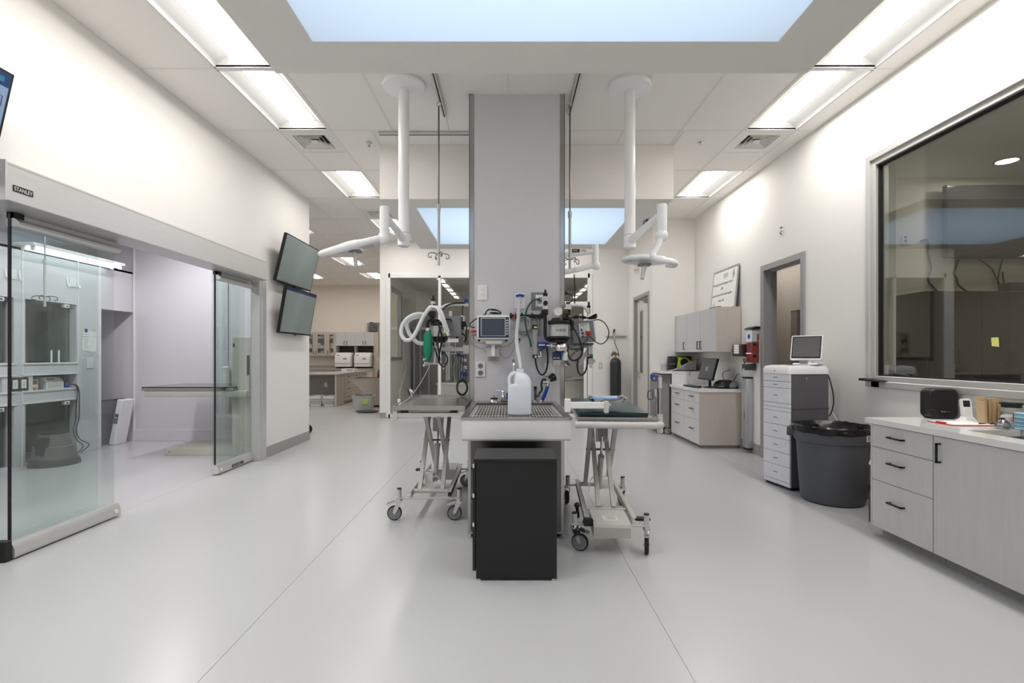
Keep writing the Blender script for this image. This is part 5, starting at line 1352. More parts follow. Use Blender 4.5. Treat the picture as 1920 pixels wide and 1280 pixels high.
scr3 = wall_screen('wall screen with a pale blue page and navy title bar, above the sliding door motor', 1.86, 3.10, (-3.07, 3.14), (-3.23, 2.437),
    (M('lit_screen_page', (122, 144, 174), 0.15, emit=0.05), [('title_bar', 0.012, 0.988, 0.87, 0.978, M('lit_screen_navy', (34, 56, 100), 0.15, emit=0.03)), ('round_icon', 0.935, 0.962, 0.90, 0.945, M('lit_screen_cyan', (70, 140, 180), 0.15, emit=0.05)),
        ('icon_line', 0.93, 0.934, 0.70, 0.79, BAR), ('icon_line', 0.966, 0.97, 0.70, 0.79, BAR), ('icon_line', 0.93, 0.97, 0.785, 0.79, BAR), ('icon_line', 0.93, 0.97, 0.70, 0.705, BAR), ('icon_mark', 0.942, 0.958, 0.732, 0.755, BAR)]))

# ================================================================== OBSERVATION WALL: cabinets and equipment
def pull(g, p0, p1, out, r=0.0055, so=0.028):
    """square bar handle from p0 to p1 standing off along out"""
    p0, p1, out = Vector(p0), Vector(p1), Vector(out).normalized() * so
    d = (p1 - p0).normalized()
    def bx(a, b, t):
        lo = Vector((min(a.x, b.x) - t, min(a.y, b.y) - t, min(a.z, b.z) - t)); hi = Vector((max(a.x, b.x) + t, max(a.y, b.y) + t, max(a.z, b.z) + t))
        g.box(lo.x, hi.x, lo.y, hi.y, lo.z, hi.z)
    bx(p0, p0 + out, r); bx(p1, p1 + out, r); bx(p0 + out, p1 + out, r)
    return g
# ---- near base cabinets with the sink worktop
CX = 2.852
def base_unit(label, ya, yb):
    t = thing('base_cabinet', label, 'cabinet', ((CX + 3.5) / 2, (ya + yb) / 2, 0))
    obj('carcass', G().box(CX + 0.022, 3.49, ya + 0.002, yb - 0.002, 0.075, 0.868 if abs(ya - 2.738) > 0.01 else 0.69), CABI, t)
    obj('toe_kick', G().box(CX + 0.085, 3.49, ya + 0.002, yb - 0.002, 0, 0.075), COVE, t)
    return t
bu = base_unit('grey laminate drawer cabinet at the open end of the sink worktop', 3.350, 3.912)
obj('end_panel', G().box(CX, 3.49, 3.910, 3.926, 0.07, 0.868, 0.001), CAB, bu)
for z0, z1 in ((0.692, 0.862), (0.437, 0.688), (0.074, 0.433)):
    dr = obj('drawer_front', G().box(CX, CX + 0.02, 3.352, 3.908, z0, z1, 0.0015), CAB, bu)
    zc = (z0 + z1) / 2 + (0.01 if z1 > 0.7 else 0.03)
    if z1 < 0.5: zc = 0.30
    obj('drawer_pull', pull(G(), (CX, 3.59, zc), (CX, 3.72, zc), (-1, 0, 0)), BLACK, dr)
for k, (ya, yb, lab) in enumerate(((2.738, 3.346, 'grey laminate door cabinet under the undermount sink'), (2.13, 2.734, 'grey laminate door cabinet next past the undermount sink cabinet'), (1.2, 2.126, 'grey laminate door cabinet at the camera end of the sink worktop'))):
    t = base_unit(lab, ya, yb)
    dr = obj('cabinet_door', G().box(CX, CX + 0.02, ya + 0.002, yb - 0.002, 0.074, 0.862, 0.0015), CAB, t)
    obj('door_pull', pull(G(), (CX, yb - 0.055, 0.695), (CX, yb - 0.055, 0.815), (-1, 0, 0)), BLACK, dr)
g = G(); slab(g, 'z', 0.870, 0.910, (2.826, 3.497, 1.18, 3.952), [(3.00, 3.36, 2.752, 3.262)])
wt = tag(obj('worktop', g, QUARTZ), 'white quartz worktop with an undermount sink below the observation window', 'worktop')
g = G().box(3.478, 3.497, 1.18, 3.93, 0.910, 1.012, 0.002)
obj('upstand', g, M('quartz_grey', (196, 196, 196), 0.3), wt)
us = thing('undermount_sink', 'stainless undermount sink let into the white quartz worktop', 'sink', (3.18, 2.98, 0.70))
g = G()
a, b, c, d = 2.992, 3.368, 2.745, 3.270
g.add([(a, c, 0.869), (b, c, 0.869), (b, d, 0.869), (a, d, 0.869), (a + .03, c + .03, 0.70), (b - .03, c + .03, 0.70), (b - .03, d - .03, 0.70), (a + .03, d - .03, 0.70)], [(0, 1, 5, 4), (1, 2, 6, 5), (2, 3, 7, 6), (3, 0, 4, 7), (4, 5, 6, 7)])
obj('sink_bowl', g, STEEL, us)
obj('sink_drain', G().lathe([(0.045, 0.704), (0.04, 0.708), (0.01, 0.703)], (3.18, 2.98, 0), 20), CHROME, us)
fa = thing('counter_faucet', 'chrome gooseneck faucet at the worktop sink, mostly out of the picture', 'faucet', (3.43, 3.02, 0.91))
obj('faucet_post', G().cyl((3.43, 3.02, 0.911), (3.43, 3.02, 0.96), 0.026, n=18).tube([(3.43, 3.02, 0.95), (3.43, 3.02, 1.18), (3.40, 3.02, 1.25), (3.30, 3.02, 1.275), (3.20, 3.02, 1.25), (3.162, 3.02, 1.20), (3.155, 3.02, 1.168)], [0.014] * 6 + [0.016], 12, 6), CHROME, fa)
obj('faucet_lever', G().tube([(3.43, 3.05, 0.95), (3.43, 3.10, 0.97)], 0.008, 8, 0), CHROME, fa)

# ---- things on that worktop
sb = thing('black_box', 'black rounded dispenser box with a slot on the white worktop under the window', 'dispenser', (3.365, 3.90, 0.911), R(-6), world=False)
g = G()
loft(g, [[(x, z * 1.0, y) for x, y, z in []]] if False else [[(x, yy, z) for x, z, _ in [(p[0], p[1] + 0.118, 0) for p in rrect(0.106 - ins, 0.116 - ins, 0.035, 0)]] for yy, ins in ((-0.060, 0.012), (-0.052, 0.004), (-0.03, 0.0), (0.03, 0.0), (0.05, 0.006))])
g.v = [(x, y, z + 0.0) for x, y, z in g.v]
obj('box_body', g, M('black_satin', (30, 30, 31), 0.38), sb)
obj('box_slot', G().box(-0.100, 0.040, -0.0612, -0.055, 0.050, 0.062, 0.002), M('gloss_black', (8, 8, 9), 0.06), sb)
obj('slot_lever', G().tube([(-0.03, -0.063, 0.056), (0.0, -0.069, 0.054), (0.04, -0.063, 0.056)], 0.004, 6), STEELD, sb)
obj('box_foot', G().box(-0.08, 0.08, -0.04, 0.04, 0, 0.006), RUBBER, sb)
ph = thing('cordless_phone', 'white cordless phone with a small screen standing in its charging dock', 'phone', (3.405, 3.70, 0.911), R(-12), world=False)
g = G(); loft(g, [[(p[0], p[1], z) for p in rrect(hw, hd, rad, 0)] for z, hw, hd, rad in ((0, 0.062, 0.045, 0.03), (0.008, 0.060, 0.043, 0.03), (0.020, 0.042, 0.034, 0.02), (0.035, 0.034, 0.026, 0.015))])
obj('phone_dock', g, WHITE, ph)
g = G(); g.xf = Matrix.Translation((0, 0, 0.018)) @ Matrix.Rotation(R(-10), 4, 'X')
loft(g, [[(p[0], y, p[1] + 0.075) for p in rrect(0.031, 0.075, 0.016, 0)] for y in (-0.013, 0.013)])
hs = obj('handset', g, WHITE, ph)
g = G(); g.xf = Matrix.Translation((0, 0, 0.018)) @ Matrix.Rotation(R(-10), 4, 'X'); g.box(-0.022, 0.022, -0.0145, -0.012, 0.088, 0.135, 0.001)
obj('phone_screen', g, SCRN, hs)
for r_ in range(4):
    for c_ in range(3):
        g = G(); g.xf = Matrix.Translation((0, 0, 0.018)) @ Matrix.Rotation(R(-10), 4, 'X'); x, z = -0.016 + 0.016 * c_, 0.022 + 0.014 * r_
        g.box(x - 0.005, x + 0.005, -0.0142, -0.012, z - 0.003, z + 0.003, 0.0005)
        obj('phone_key', g, PLAS, hs)
pbag = None
for k in range(6):
    x = 3.352 + 0.019 * k; y = 3.535 + 0.011 * ((k * 2) % 3) - 0.01
    g = G(); hh = 0.166 + 0.011 * ((k * 3) % 4) - 0.003 * k
    lean = 0.004 * (k - 2)
    g.add([(x - 0.008, y - 0.03, 0.911), (x + 0.008, y - 0.03, 0.911), (x + 0.008, y + 0.03, 0.911), (x - 0.008, y + 0.03, 0.911),
           (x - 0.010 + lean, y - 0.031, 0.911 + hh), (x + 0.007 + lean, y - 0.031, 0.911 + hh), (x + 0.007 + lean, y + 0.031, 0.911 + hh), (x - 0.010 + lean, y + 0.031, 0.911 + hh)],
          [(3, 2, 1, 0), (4, 5, 6, 7), (0, 1, 5, 4), (1, 2, 6, 5), (2, 3, 7, 6), (3, 0, 4, 7)])
    tag(obj('paper_bag', g, KRAFT), ('brown paper bag at the phone end of the row of standing bags', 'brown paper bag second from the phone in the standing row', 'brown paper bag third from the phone in the standing row',
        'brown paper bag third from the jar in the standing row', 'brown paper bag second from the jar in the standing row', 'brown paper bag next to the glass jar')[k], 'paper bag', 'brown paper bags standing on the worktop')
jr = thing('storage_jar', 'clear jar of white swabs with a flat black lid on the worktop', 'jar', (3.40, 3.37, 0.91))
obj('jar_glass', G().lathe([(0.056, 0.911), (0.060, 0.918), (0.060, 1.035), (0.052, 1.052)], (3.40, 3.37, 0), 24), CLEARP, jr)
obj('swabs', G().lathe([(0.045, 0.914), (0.055, 0.925), (0.054, 0.99), (0.03, 1.005), (0.01, 1.0)], (3.40, 3.37, 0), 12), M('cotton_white', (236, 234, 230), 0.95, bump=0.6, scale=90), jr)
obj('jar_lid', G().lathe([(0.052, 1.048), (0.052, 1.068), (0.060, 1.070), (0.060, 1.082), (0.02, 1.084)], (3.40, 3.37, 0), 24), BLACK, jr)
jl = obj('jar_label', G().box(3.345, 3.383, 3.302, 3.306, 0.962, 1.018), RED, jr)
obj('label_paper', G().box(3.349, 3.379, 3.3008, 3.302, 0.968, 1.012), PAPER, jl)
for k in range(4): obj('label_line', G().box(3.352, 3.376 - 0.004 * (k % 2), 3.3000, 3.3008, 0.974 + 0.009 * k, 0.976 + 0.009 * k), RED if k == 3 else MGREY, jl)
for k in range(9):
    w0 = 0.055 - 0.001 * (k % 3)
    g = G().box(3.40 - w0 + 0.004 * (k % 2), 3.40 + w0, 3.19, 3.30 + 0.003 * (k % 3), 0.912 + 0.0125 * k, 0.912 + 0.0125 * k + 0.0115, 0.004, 2)
    tag(obj('pad_fold', g, PADB), 'pale blue folded absorbent pad, %s in the pile by the glass jar' % ('lowest', 'second lowest', 'third from the bottom', 'fourth from the bottom', 'in the middle', 'fourth from the top', 'third from the top', 'second from the top', 'topmost')[k], 'absorbent pad', 'folded blue pads piled on the worktop')
cb = thing('clipboard', 'red clipboard with white sheets lying flat on the white worktop', 'clipboard', (3.24, 3.56, 0.911), R(-4), world=False)
obj('board', G().box(-0.155, 0.155, -0.115, 0.115, 0, 0.004, 0.001), M('red_board', (176, 60, 56), 0.4), cb)
obj('sheet_stack', G().box(-0.140, 0.150, -0.108, 0.108, 0.004, 0.010, 0.001), PAPER, cb)
obj('clip', G().box(-0.152, -0.13, -0.04, 0.04, 0.004, 0.016, 0.003), RED, cb)
sdp = thing('soap_pump', 'small faceted steel and black soap pump beside the worktop sink', 'soap dispenser', (3.29, 3.30, 0.91))
obj('pump_body', G().lathe([(0.036, 0.911), (0.040, 0.918), (0.040, 0.942), (0.020, 0.972), (0.012, 0.976)], (3.285, 3.312, 0), 8), M('grey_steel_soft', (150, 150, 150), 0.2, 0.9), sdp)
obj('pump_top', G().lathe([(0.013, 0.974), (0.013, 0.983), (0.004, 0.986)], (3.285, 3.312, 0), 12).tube([(3.285, 3.312, 0.98), (3.26, 3.305, 0.981), (3.25, 3.302, 0.976)], 0.005, 6), BLACK, sdp)
for nm, x, y, r_, lab in (('pen', 3.30, 3.475, 0.2, 'short black pen lying on the clipboard sheets under the paper bags'), ('pen', 3.36, 3.455, -0.1, 'black pen lying by the jar on the clipboard edge')):
    g = G().cyl((x - 0.02, y, 0.926), (x + 0.02, y - r_ * 0.02, 0.926), 0.0045, 0.003, 8)
    tag(obj(nm, g, BLACK), lab, 'pen')

# ---- red sharps bin and black bag in the gap behind the trash can
rb = thing('sharps_bin', 'small red sharps bin with a pale lid in the gap beside the drawer cabinet', 'bin', (3.30, 4.25, 0.0))
obj('bin_body', G().lathe([(0.10, 0.255), (0.105, 0.27), (0.125, 0.49)], (3.15, 4.12, 0), 20, 'z', 1.15, 0.85), M('red_bin', (170, 30, 30), 0.35), rb)
obj('bin_lid', G().lathe([(0.130, 0.488), (0.134, 0.494), (0.126, 0.522), (0.04, 0.535)], (3.15, 4.12, 0), 20, 'z', 1.15, 0.85), M('pink_white_lid', (224, 190, 190), 0.35), rb)
obj('bin_stand', G().box(3.04, 3.26, 4.03, 4.21, 0.0, 0.255, 0.004), DGREY, rb)
tb = thing('black_bag', 'crumpled black plastic bag on the floor behind the grey trash can', 'bag', (3.30, 4.42, 0.0))
g = G(); g.ball((3.40, 4.36, 0.075), 0.075, 14, 0.9, 1.3, 0.98)
random.seed(7)
g.v = [(x + random.uniform(-.012, .012), y + random.uniform(-.012, .012), max(0.001, z + random.uniform(-.02, .02))) for x, y, z in g.v]
obj('bag_body', g, M('black_bag_film', (14, 14, 15), 0.25), tb)
obj('bag_neck', G().tube([(3.40, 4.36, 0.13), (3.39, 4.36, 0.165), (3.37, 4.35, 0.19)], [0.03, 0.012, 0.03], 8), BLACK, tb)

# ---- trash can
tc_x, tc_y = 3.13, 4.82
tr_ = thing('trash_can', 'large round dark grey trash can lined with a black bag', 'trash can', (tc_x, tc_y, 0))
g = G().lathe([(0.235, 0.0), (0.262, 0.012), (0.272, 0.05), (0.300, 0.50), (0.305, 0.575), (0.318, 0.58), (0.325, 0.60), (0.325, 0.685), (0.332, 0.695), (0.332, 0.715), (0.318, 0.715), (0.305, 0.60), (0.27, 0.05)], (tc_x, tc_y, 0), 44)
obj('can_body', g, M('trash_grey', (80, 82, 86), 0.5, var=0.03), tr_)
for s in (-1, 1):
    c, sn = math.cos(R(-38)) * s, math.sin(R(-38)) * s
    cx, cy = tc_x + 0.35 * c, tc_y + 0.35 * sn
    g = G(); g.xf = Matrix.Translation((cx, cy, 0)) @ Matrix.Rotation(R(-38), 4, 'Z')
    g.prism([(-0.05, 0.60), (0.05, 0.60), (0.06, 0.70), (-0.06, 0.70)], 'y', -0.075, 0.075) if False else g.box(-0.028, 0.038, -0.075, 0.075, 0.60, 0.69, 0.012, 2)
    obj('can_handle', g, M('trash_grey', (80, 82, 86), 0.5), tr_)
g = G(); n = 60; rings = []
random.seed(3)
for r0, z0, j in ((0.331, 0.665, 0.006), (0.338, 0.70, 0.007), (0.340, 0.725, 0.006), (0.326, 0.735, 0.006), (0.300, 0.70, 0.010), (0.285, 0.62, 0.012)):
    rings.append([(tc_x + (r0 + random.uniform(-j, j)) * math.cos(2 * math.pi * i / n), tc_y + (r0 + random.uniform(-j, j)) * math.sin(2 * math.pi * i / n), z0 + random.uniform(-j, j)) for i in range(n)])
loft(g, rings, False, False)
obj('bin_liner', g, M('black_bag_film', (14, 14, 15), 0.25), tr_)
c = Vector((tc_x + 0.327 * math.cos(R(-65)), tc_y + 0.327 * math.sin(R(-65)), 0.645)); u = Vector((-math.sin(R(-65)), math.cos(R(-65)), 0))
for nm, hw, hh, d, m in (('can_label', 0.022, 0.030, 0.001, PLAS), ('label_print', 0.014, 0.022, 0.0018, MGREY)):
    nrm = Vector((math.cos(R(-65)), math.sin(R(-65)), 0)); q4 = [c + u * a + Vector((0, 0, b)) for a, b in ((-hw, -hh), (hw, -hh), (hw, hh), (-hw, hh))]
    gg = G(); gg.add([p + nrm * (d + 0.0005) for p in q4] + [p - nrm * 0.004 for p in q4], [(0, 1, 2, 3), (0, 4, 5, 1), (1, 5, 6, 2), (2, 6, 7, 3), (3, 7, 4, 0)])
    obj(nm, gg, m, tr_)

# ---- medication cabinet
mcx, mcy, mrz = 2.905, 5.14, R(10)
mc = thing('medication_cabinet', 'tall white drawer medication cabinet with dark grey sides beside the open doorway', 'cabinet', (mcx, mcy, 0), mrz, world=False)
# local: x to the wall (depth), y along the drawer fronts
D_, W_ = 0.455, 0.40
obj('side_panels', G().box(0.012, D_, 0.0, W_, 0.03, 1.205, 0.004), CGREY, mc)
obj('side_rail', G().box(0.02, D_ + 0.001, -0.002, 0.002, 0.835, 0.850), DGREY, mc)
g = G(); loft(g, [rrect_ for rrect_ in [[(p[0] + D_ / 2 - 0.005, p[1] + W_ / 2, z) for p in rrect(D_ / 2 + e, W_ / 2 + e - 0.004, 0.03, 0)] for z, e in ((1.205, 0.012), (1.255, 0.012), (1.285, -0.002), (1.296, -0.05))]])
cap = obj('cabinet_cap', g, WHITE, mc)
zs = [1.205, 1.125, 1.055, 0.895, 0.850, 0.810, 0.665, 0.520, 0.375, 0.235, 0.075, 0.03]
for i, (a, b) in enumerate(zip(zs, zs[1:])):
    if i in (3, 4, 10):
        obj('front_strip', G().box(-0.004 - (0.003 if i == 4 else 0), 0.014, 0.0, W_, b + 0.002, a - 0.002, 0.002), M('drawer_white', (226, 227, 232), 0.35), mc); continue
    dr = obj('drawer_front', G().box(-0.006, 0.014, 0.0, W_, b + 0.002, a - 0.002, 0.003), M('drawer_white', (226, 227, 232), 0.35), mc)
    zc = (a + b) / 2
    obj('drawer_slot', G().box(-0.0085, -0.004, W_ * 0.52 - 0.03, W_ * 0.52 + 0.03, zc - 0.003, zc + 0.004, 0.001), DGREY, dr)
obj('cabinet_plinth', G().box(0.02, D_ - 0.01, 0.01, W_ - 0.01, 0.0, 0.032), BLACK, mc)
obj('key_lock', G().cyl((-0.017, W_ * 0.52, 1.235), (-0.006, W_ * 0.52, 1.235), 0.009, n=12), STEELD, mc)
obj('hanging_key', G().disc((0.19, -0.003, 1.165), 0.009, 'y', 14, 0.004).box(0.187, 0.193, -0.006, -0.001, 1.13, 1.16), CHROME, mc)
obj('blue_note', G().box(0.06, 0.15, 0.05, 0.13, 1.2965, 1.2975), M('blue_print', (70, 110, 190), 0.5), mc)
# all-in-one computer on it
pc = thing('touch_terminal', 'white framed touch screen terminal standing on the medication cabinet', 'computer', (3.175, 5.31, 1.298), R(-46), world=False)
g = G(); g.xf = Matrix.Translation((0, -0.02, 0.05)) @ Matrix.Rotation(R(-14), 4, 'X')
loft(g, [[(p[0], y, p[1] + 0.135) for p in rrect(0.150 - i_, 0.135 - i_, 0.014, 0)] for y, i_ in ((-0.018, 0.002), (-0.014, 0), (0.012, 0), (0.022, 0.012))])
sc_ = obj('terminal_case', g, WHITE, pc)
g = G(); g.xf = Matrix.Translation((0, -0.02, 0.05)) @ Matrix.Rotation(R(-14), 4, 'X'); g.box(-0.138, 0.138, -0.0205, -0.017, 0.018, 0.258, 0.001)
obj('terminal_bezel', g, BLACK, sc_)
g = G(); g.xf = Matrix.Translation((0, -0.02, 0.05)) @ Matrix.Rotation(R(-14), 4, 'X'); g.box(-0.128, 0.128, -0.0215, -0.019, 0.032, 0.248)
obj('terminal_screen', g, M('terminal_glass', (98, 98, 96), 0.08), sc_)
obj('terminal_base', G().box(-0.12, 0.12, -0.06, 0.12, 0, 0.02, 0.008), WHITE, pc)
obj('terminal_foot', G().prism([(-0.03, 0.02), (0.11, 0.02), (0.06, 0.16), (0.02, 0.12)], 'x', -0.05, 0.05), WHITE, pc)
obj('card_reader', G().box(-0.05, 0.03, -0.075, -0.045, 0.02, 0.045, 0.003), MGREY, pc)
tag(obj('cable_coil', G().tube([(3.20, 5.235, 1.303), (3.23, 5.215, 1.306), (3.26, 5.23, 1.304), (3.235, 5.25, 1.303), (3.20, 5.22, 1.310), (3.25, 5.205, 1.303), (3.29, 5.235, 1.301), (3.31, 5.25, 1.302)], 0.004, 6), BLACK), 'thin black cable curled at the foot of the touch screen terminal', 'cable')
tag(obj('power_cable', G().tube([(3.365, 5.245, 1.19), (3.385, 5.24, 1.12), (3.41, 5.235, 1.0), (3.415, 5.235, 0.9), (3.395, 5.24, 0.80), (3.37, 5.245, 0.76)], 0.006, 6), BLACK), 'black power cable hanging down the back edge of the medication cabinet', 'cable')
tag(obj('power_cable', G().tube([(3.37, 5.265, 1.21), (3.385, 5.27, 1.19), (3.39, 5.27, 1.05), (3.40, 5.26, 0.85), (3.44, 5.20, 0.70), (3.47, 5.16, 0.55)], 0.004, 6), PLAS), 'white power cable slanting from the medication cabinet to behind the trash can', 'cable')

# ================================================================== BACK CORNER BY THE OXYGEN TANK
def wall_unit(label, ya, yb, doors):
    t = thing('wall_cabinet', label, 'cabinet', (3.31, (ya + yb) / 2, 1.456))
    obj('carcass', G().box(3.152, 3.49, ya, yb, 1.456, 2.128), CABW, t)
    for a, b, hy in doors:
        d = obj('cabinet_door', G().box(3.13, 3.150, a + 0.002, b - 0.002, 1.458, 2.126, 0.0015), CAB, t)
        obj('door_pull', pull(G(), (3.13, hy, 1.505), (3.13, hy, 1.625), (-1, 0, 0)), BLACK, d)
    return t
t = wall_unit('wall cabinet of two doors with the whiteboard leaning on top', 7.502, 8.758, ((7.502, 8.128, 8.075), (8.132, 8.758, 8.20)))
obj('end_panel', G().box(3.13, 3.492, 7.488, 7.501, 1.452, 2.132), CABW, t)
wall_unit('single door wall cabinet in the corner next to the whiteboard cabinet', 8.762, 9.36, ((8.762, 9.36, 8.84),))
bcx = 2.872
dc = thing('base_cabinet', 'six drawer base cabinet with a tan end panel under the computer desk top', 'cabinet', (3.18, 8.15, 0))
obj('carcass', G().box(bcx + 0.022, 3.49, 7.502, 8.80, 0.055, 0.845), CABI, dc)
obj('end_panel', G().box(bcx, 3.492, 7.486, 7.501, 0.05, 0.845), CABW, dc)
obj('toe_kick', G().box(bcx + 0.07, 3.49, 7.53, 8.80, 0, 0.055), COVE, dc)
for ya, yb in ((7.502, 8.16), (8.164, 8.80)):
    for z0, z1 in ((0.677, 0.842), (0.420, 0.674), (0.054, 0.417)):
        d = obj('drawer_front', G().box(bcx, bcx + 0.02, ya + 0.002, yb - 0.002, z0, z1, 0.0015), M('cabinet_laminate_pale', (214, 212, 209), 0.45, var=0.02, scale=10, stretch=(6, 6, 0.35)), dc)
        zc = z1 - 0.075 if z1 > 0.8 else (z1 - 0.10 if z1 > 0.5 else 0.27)
        ym = (ya + yb) / 2 - 0.04
        obj('drawer_pull', pull(G(), (bcx, ym - 0.06, zc), (bcx, ym + 0.06, zc), (-1, 0, 0)), BLACK, d)
wk = tag(obj('worktop', G().box(2.846, 3.494, 7.468, 8.818, 0.846, 0.896, 0.002), QUARTZ), 'pale quartz desk top holding the black computer screen in the back corner', 'worktop')
obj('upstand', G().box(3.476, 3.494, 7.47, 8.818, 0.896, 1.005, 0.002), M('quartz_grey', (196, 196, 196), 0.3), wk)
rc = thing('raised_counter', 'raised pale counter in the back corner above the steel warming cabinet', 'worktop', (3.1, 9.09, 0))
obj('counter_slab', G().box(2.70, 3.494, 8.822, 9.362, 1.075, 1.12, 0.002), QUARTZ, rc)
obj('counter_upstand', G().box(3.476, 3.494, 8.822, 9.345, 1.12, 1.235, 0.002).box(2.86, 3.494, 9.345, 9.362, 1.12, 1.235, 0.002), M('quartz_grey', (196, 196, 196), 0.3), rc)
obj('counter_side', G().box(2.895, 3.494, 8.824, 8.84, 0, 1.074), PLAS, rc)
# warming cabinet
wc = thing('warming_cabinet', 'stainless warming cabinet on casters with a blue control panel under the raised counter', 'cabinet', (2.77, 9.08, 0))
wx0, wx1, wy0, wy1 = 2.655, 2.885, 8.845, 9.34
obj('steel_case', G().box(wx0 + 0.012, wx1, wy0, wy1, 0.125, 1.06, 0.004), STEEL, wc)
cp = obj('control_panel', G().box(wx0, wx0 + 0.012, wy0 + 0.004, wy1 - 0.004, 0.955, 1.045, 0.002), BLUE, wc)
obj('panel_display', G().box(wx0 - 0.002, wx0 + 0.002, wy1 - 0.14, wy1 - 0.05, 0.975, 1.03), NAVY, cp)
obj('panel_knob', G().cyl((wx0, wy0 + 0.2, 0.985), (wx0 - 0.02, wy0 + 0.2, 0.985), 0.014), WHITE, cp)
dr = obj('warmer_door', G().box(wx0 - 0.008, wx0 + 0.012, wy0 + 0.03, wy1 - 0.02, 0.20, 0.93, 0.003), STEEL, wc)
obj('door_gasket', G().box(wx0 + 0.003, wx0 + 0.013, wy0 + 0.02, wy1 - 0.01, 0.19, 0.945), BLACK, wc)
obj('door_window', G().box(wx0 - 0.010, wx0 - 0.006, wy0 + 0.12, wy1 - 0.10, 0.32, 0.78), M('oven_glass', (96, 98, 98), 0.1), dr)
obj('latch', G().box(wx0 - 0.035, wx0 + 0.0, wy0 + 0.025, wy0 + 0.07, 0.66, 0.80, 0.005), CHROME, dr)
obj('push_handle', G().tube([(wx0, wy1 - 0.06, 0.74), (wx0 - 0.05, wy1 - 0.06, 0.73), (wx0 - 0.055, wy1 - 0.06, 0.60), (wx0, wy1 - 0.06, 0.58)], 0.010, 8), STEELD, dr)
for y in (wy0 + 0.07, wy1 - 0.07):
    for x in (wx0 + 0.06, wx1 - 0.04):
        w_ = obj('caster_wheel', G().cyl((x, y - 0.014, 0.055), (x, y + 0.014, 0.055), 0.055, n=20), M('pale_wheel', (196, 192, 184), 0.5), wc)
        obj('caster_bracket', G().box(x - 0.015, x + 0.015, y - 0.022, y + 0.022, 0.09, 0.128, 0.003), CHROME, w_)
# on the raised counter
gd = thing('green_case', 'lime green and black carry case with a round black dial on the raised counter', 'case', (3.10, 9.16, 1.12))
g = G(); g.box(3.06, 3.36, 9.10, 9.28, 1.121, 1.385, 0.03, 3)
obj('case_shell', g, BLACK, gd)
g = G(); g.prism([(3.075, 1.16), (3.105, 1.37), (3.24, 1.36), (3.32, 1.31), (3.335, 1.18), (3.24, 1.14)], 'y', 9.085, 9.105)
obj('case_front', g, LIME, gd)
obj('case_dial', G().cyl((3.205, 9.09, 1.275), (3.205, 9.065, 1.275), 0.072, 0.066, 26), BLACK, gd)
obj('case_mark', G().box(3.297, 3.303, 9.08, 9.09, 1.21, 1.28).box(3.287, 3.313, 9.08, 9.09, 1.262, 1.268), INK, gd)
bb = thing('black_pouch', 'small black pouch with a silver strap beside the lime green case', 'pouch', (2.96, 9.18, 1.12))
obj('pouch_body', G().box(2.955, 3.055, 9.10, 9.28, 1.121, 1.385, 0.02, 2), M('pouch_fabric', (44, 42, 48), 0.8), bb)
obj('pouch_strap', G().box(2.95, 3.056, 9.095, 9.12, 1.235, 1.250), STEEL, bb)
ws = thing('document_scanner', 'grey wedge shaped scanner with a flat paper tray on the raised counter edge', 'scanner', (3.15, 8.95, 1.12))
obj('scanner_body', G().prism([(2.97, 1.135), (2.99, 1.145), (3.30, 1.295), (3.345, 1.31), (3.335, 1.145), (3.0, 1.128)], 'y', 8.86, 9.04), M('scanner_grey', (140, 140, 140), 0.5), ws)
obj('scanner_base', G().box(2.93, 3.34, 8.85, 9.05, 1.121, 1.137, 0.002), BLACK, ws)
obj('paper_tray', G().prism([(2.90, 1.125), (3.06, 1.155), (3.06, 1.160), (2.90, 1.132)], 'y', 8.86, 9.02), LGREY, ws)
obj('scanner_cord', G().tube([(3.23, 8.845, 1.13), (3.22, 8.815, 1.12), (3.20, 8.805, 1.07), (3.21, 8.81, 1.03)], 0.004, 6), BLACK, ws)
# computer screen, keyboard, mouse, label printer on the desk top
mo = thing('computer_monitor', 'black computer screen turned to the room on the corner desk top', 'monitor', (3.20, 7.85, 0.896))
up = Vector((0.085, 0, 0.33)).normalized(); al = Vector((0, 1, 0)); nr = Vector((-up.z, 0, up.x)); o0 = Vector((3.085, 7.56, 1.02))
def tilt_box(name, a0, a1, h0, h1, d0, d1, mat, par):
    c = [o0 + al * a + up * h + nr * d for d in (d0, d1) for a, h in ((a0, h0), (a1, h0), (a1, h1), (a0, h1))]
    gg = G(); gg.add(c, [(3, 2, 1, 0), (4, 5, 6, 7), (0, 1, 5, 4), (1, 2, 6, 5), (2, 3, 7, 6), (3, 0, 4, 7)])
    return obj(name, gg, mat, par)
mc_ = tilt_box('monitor_case', 0, 0.56, 0, 0.345, -0.03, 0, BLACK, mo)
sc2 = tilt_box('monitor_screen', 0.012, 0.548, 0.018, 0.333, 0, 0.002, M('desk_screen', (58, 60, 62), 0.15), mo)
tilt_box('menu_bar', 0.012, 0.548, 0.30, 0.333, 0.002, 0.003, M('desk_screen_bar', (52, 54, 78), 0.15), sc2)
tilt_box('dialog_window', 0.24, 0.34, 0.14, 0.21, 0.002, 0.003, M('desk_screen_window', (120, 124, 146), 0.2), sc2)
obj('monitor_stand', G().cyl((3.17, 7.84, 0.90), (3.165, 7.84, 1.10), 0.022, n=14).lathe([(0.10, 0.897), (0.10, 0.906), (0.03, 0.918)], (3.17, 7.84, 0), 24), BLACK, mo)
kb = thing('keyboard', 'black keyboard on the corner desk top before the screen', 'keyboard', (2.95, 8.02, 0.896))
obj('keyboard_case', G().box(2.885, 3.02, 7.80, 8.24, 0.897, 0.915, 0.004), BLACK, kb)
for r_ in range(4): obj('key_row', G().box(2.90 + r_ * 0.028, 2.922 + r_ * 0.028, 7.815, 8.225, 0.914, 0.921, 0.002), DGREY, kb)
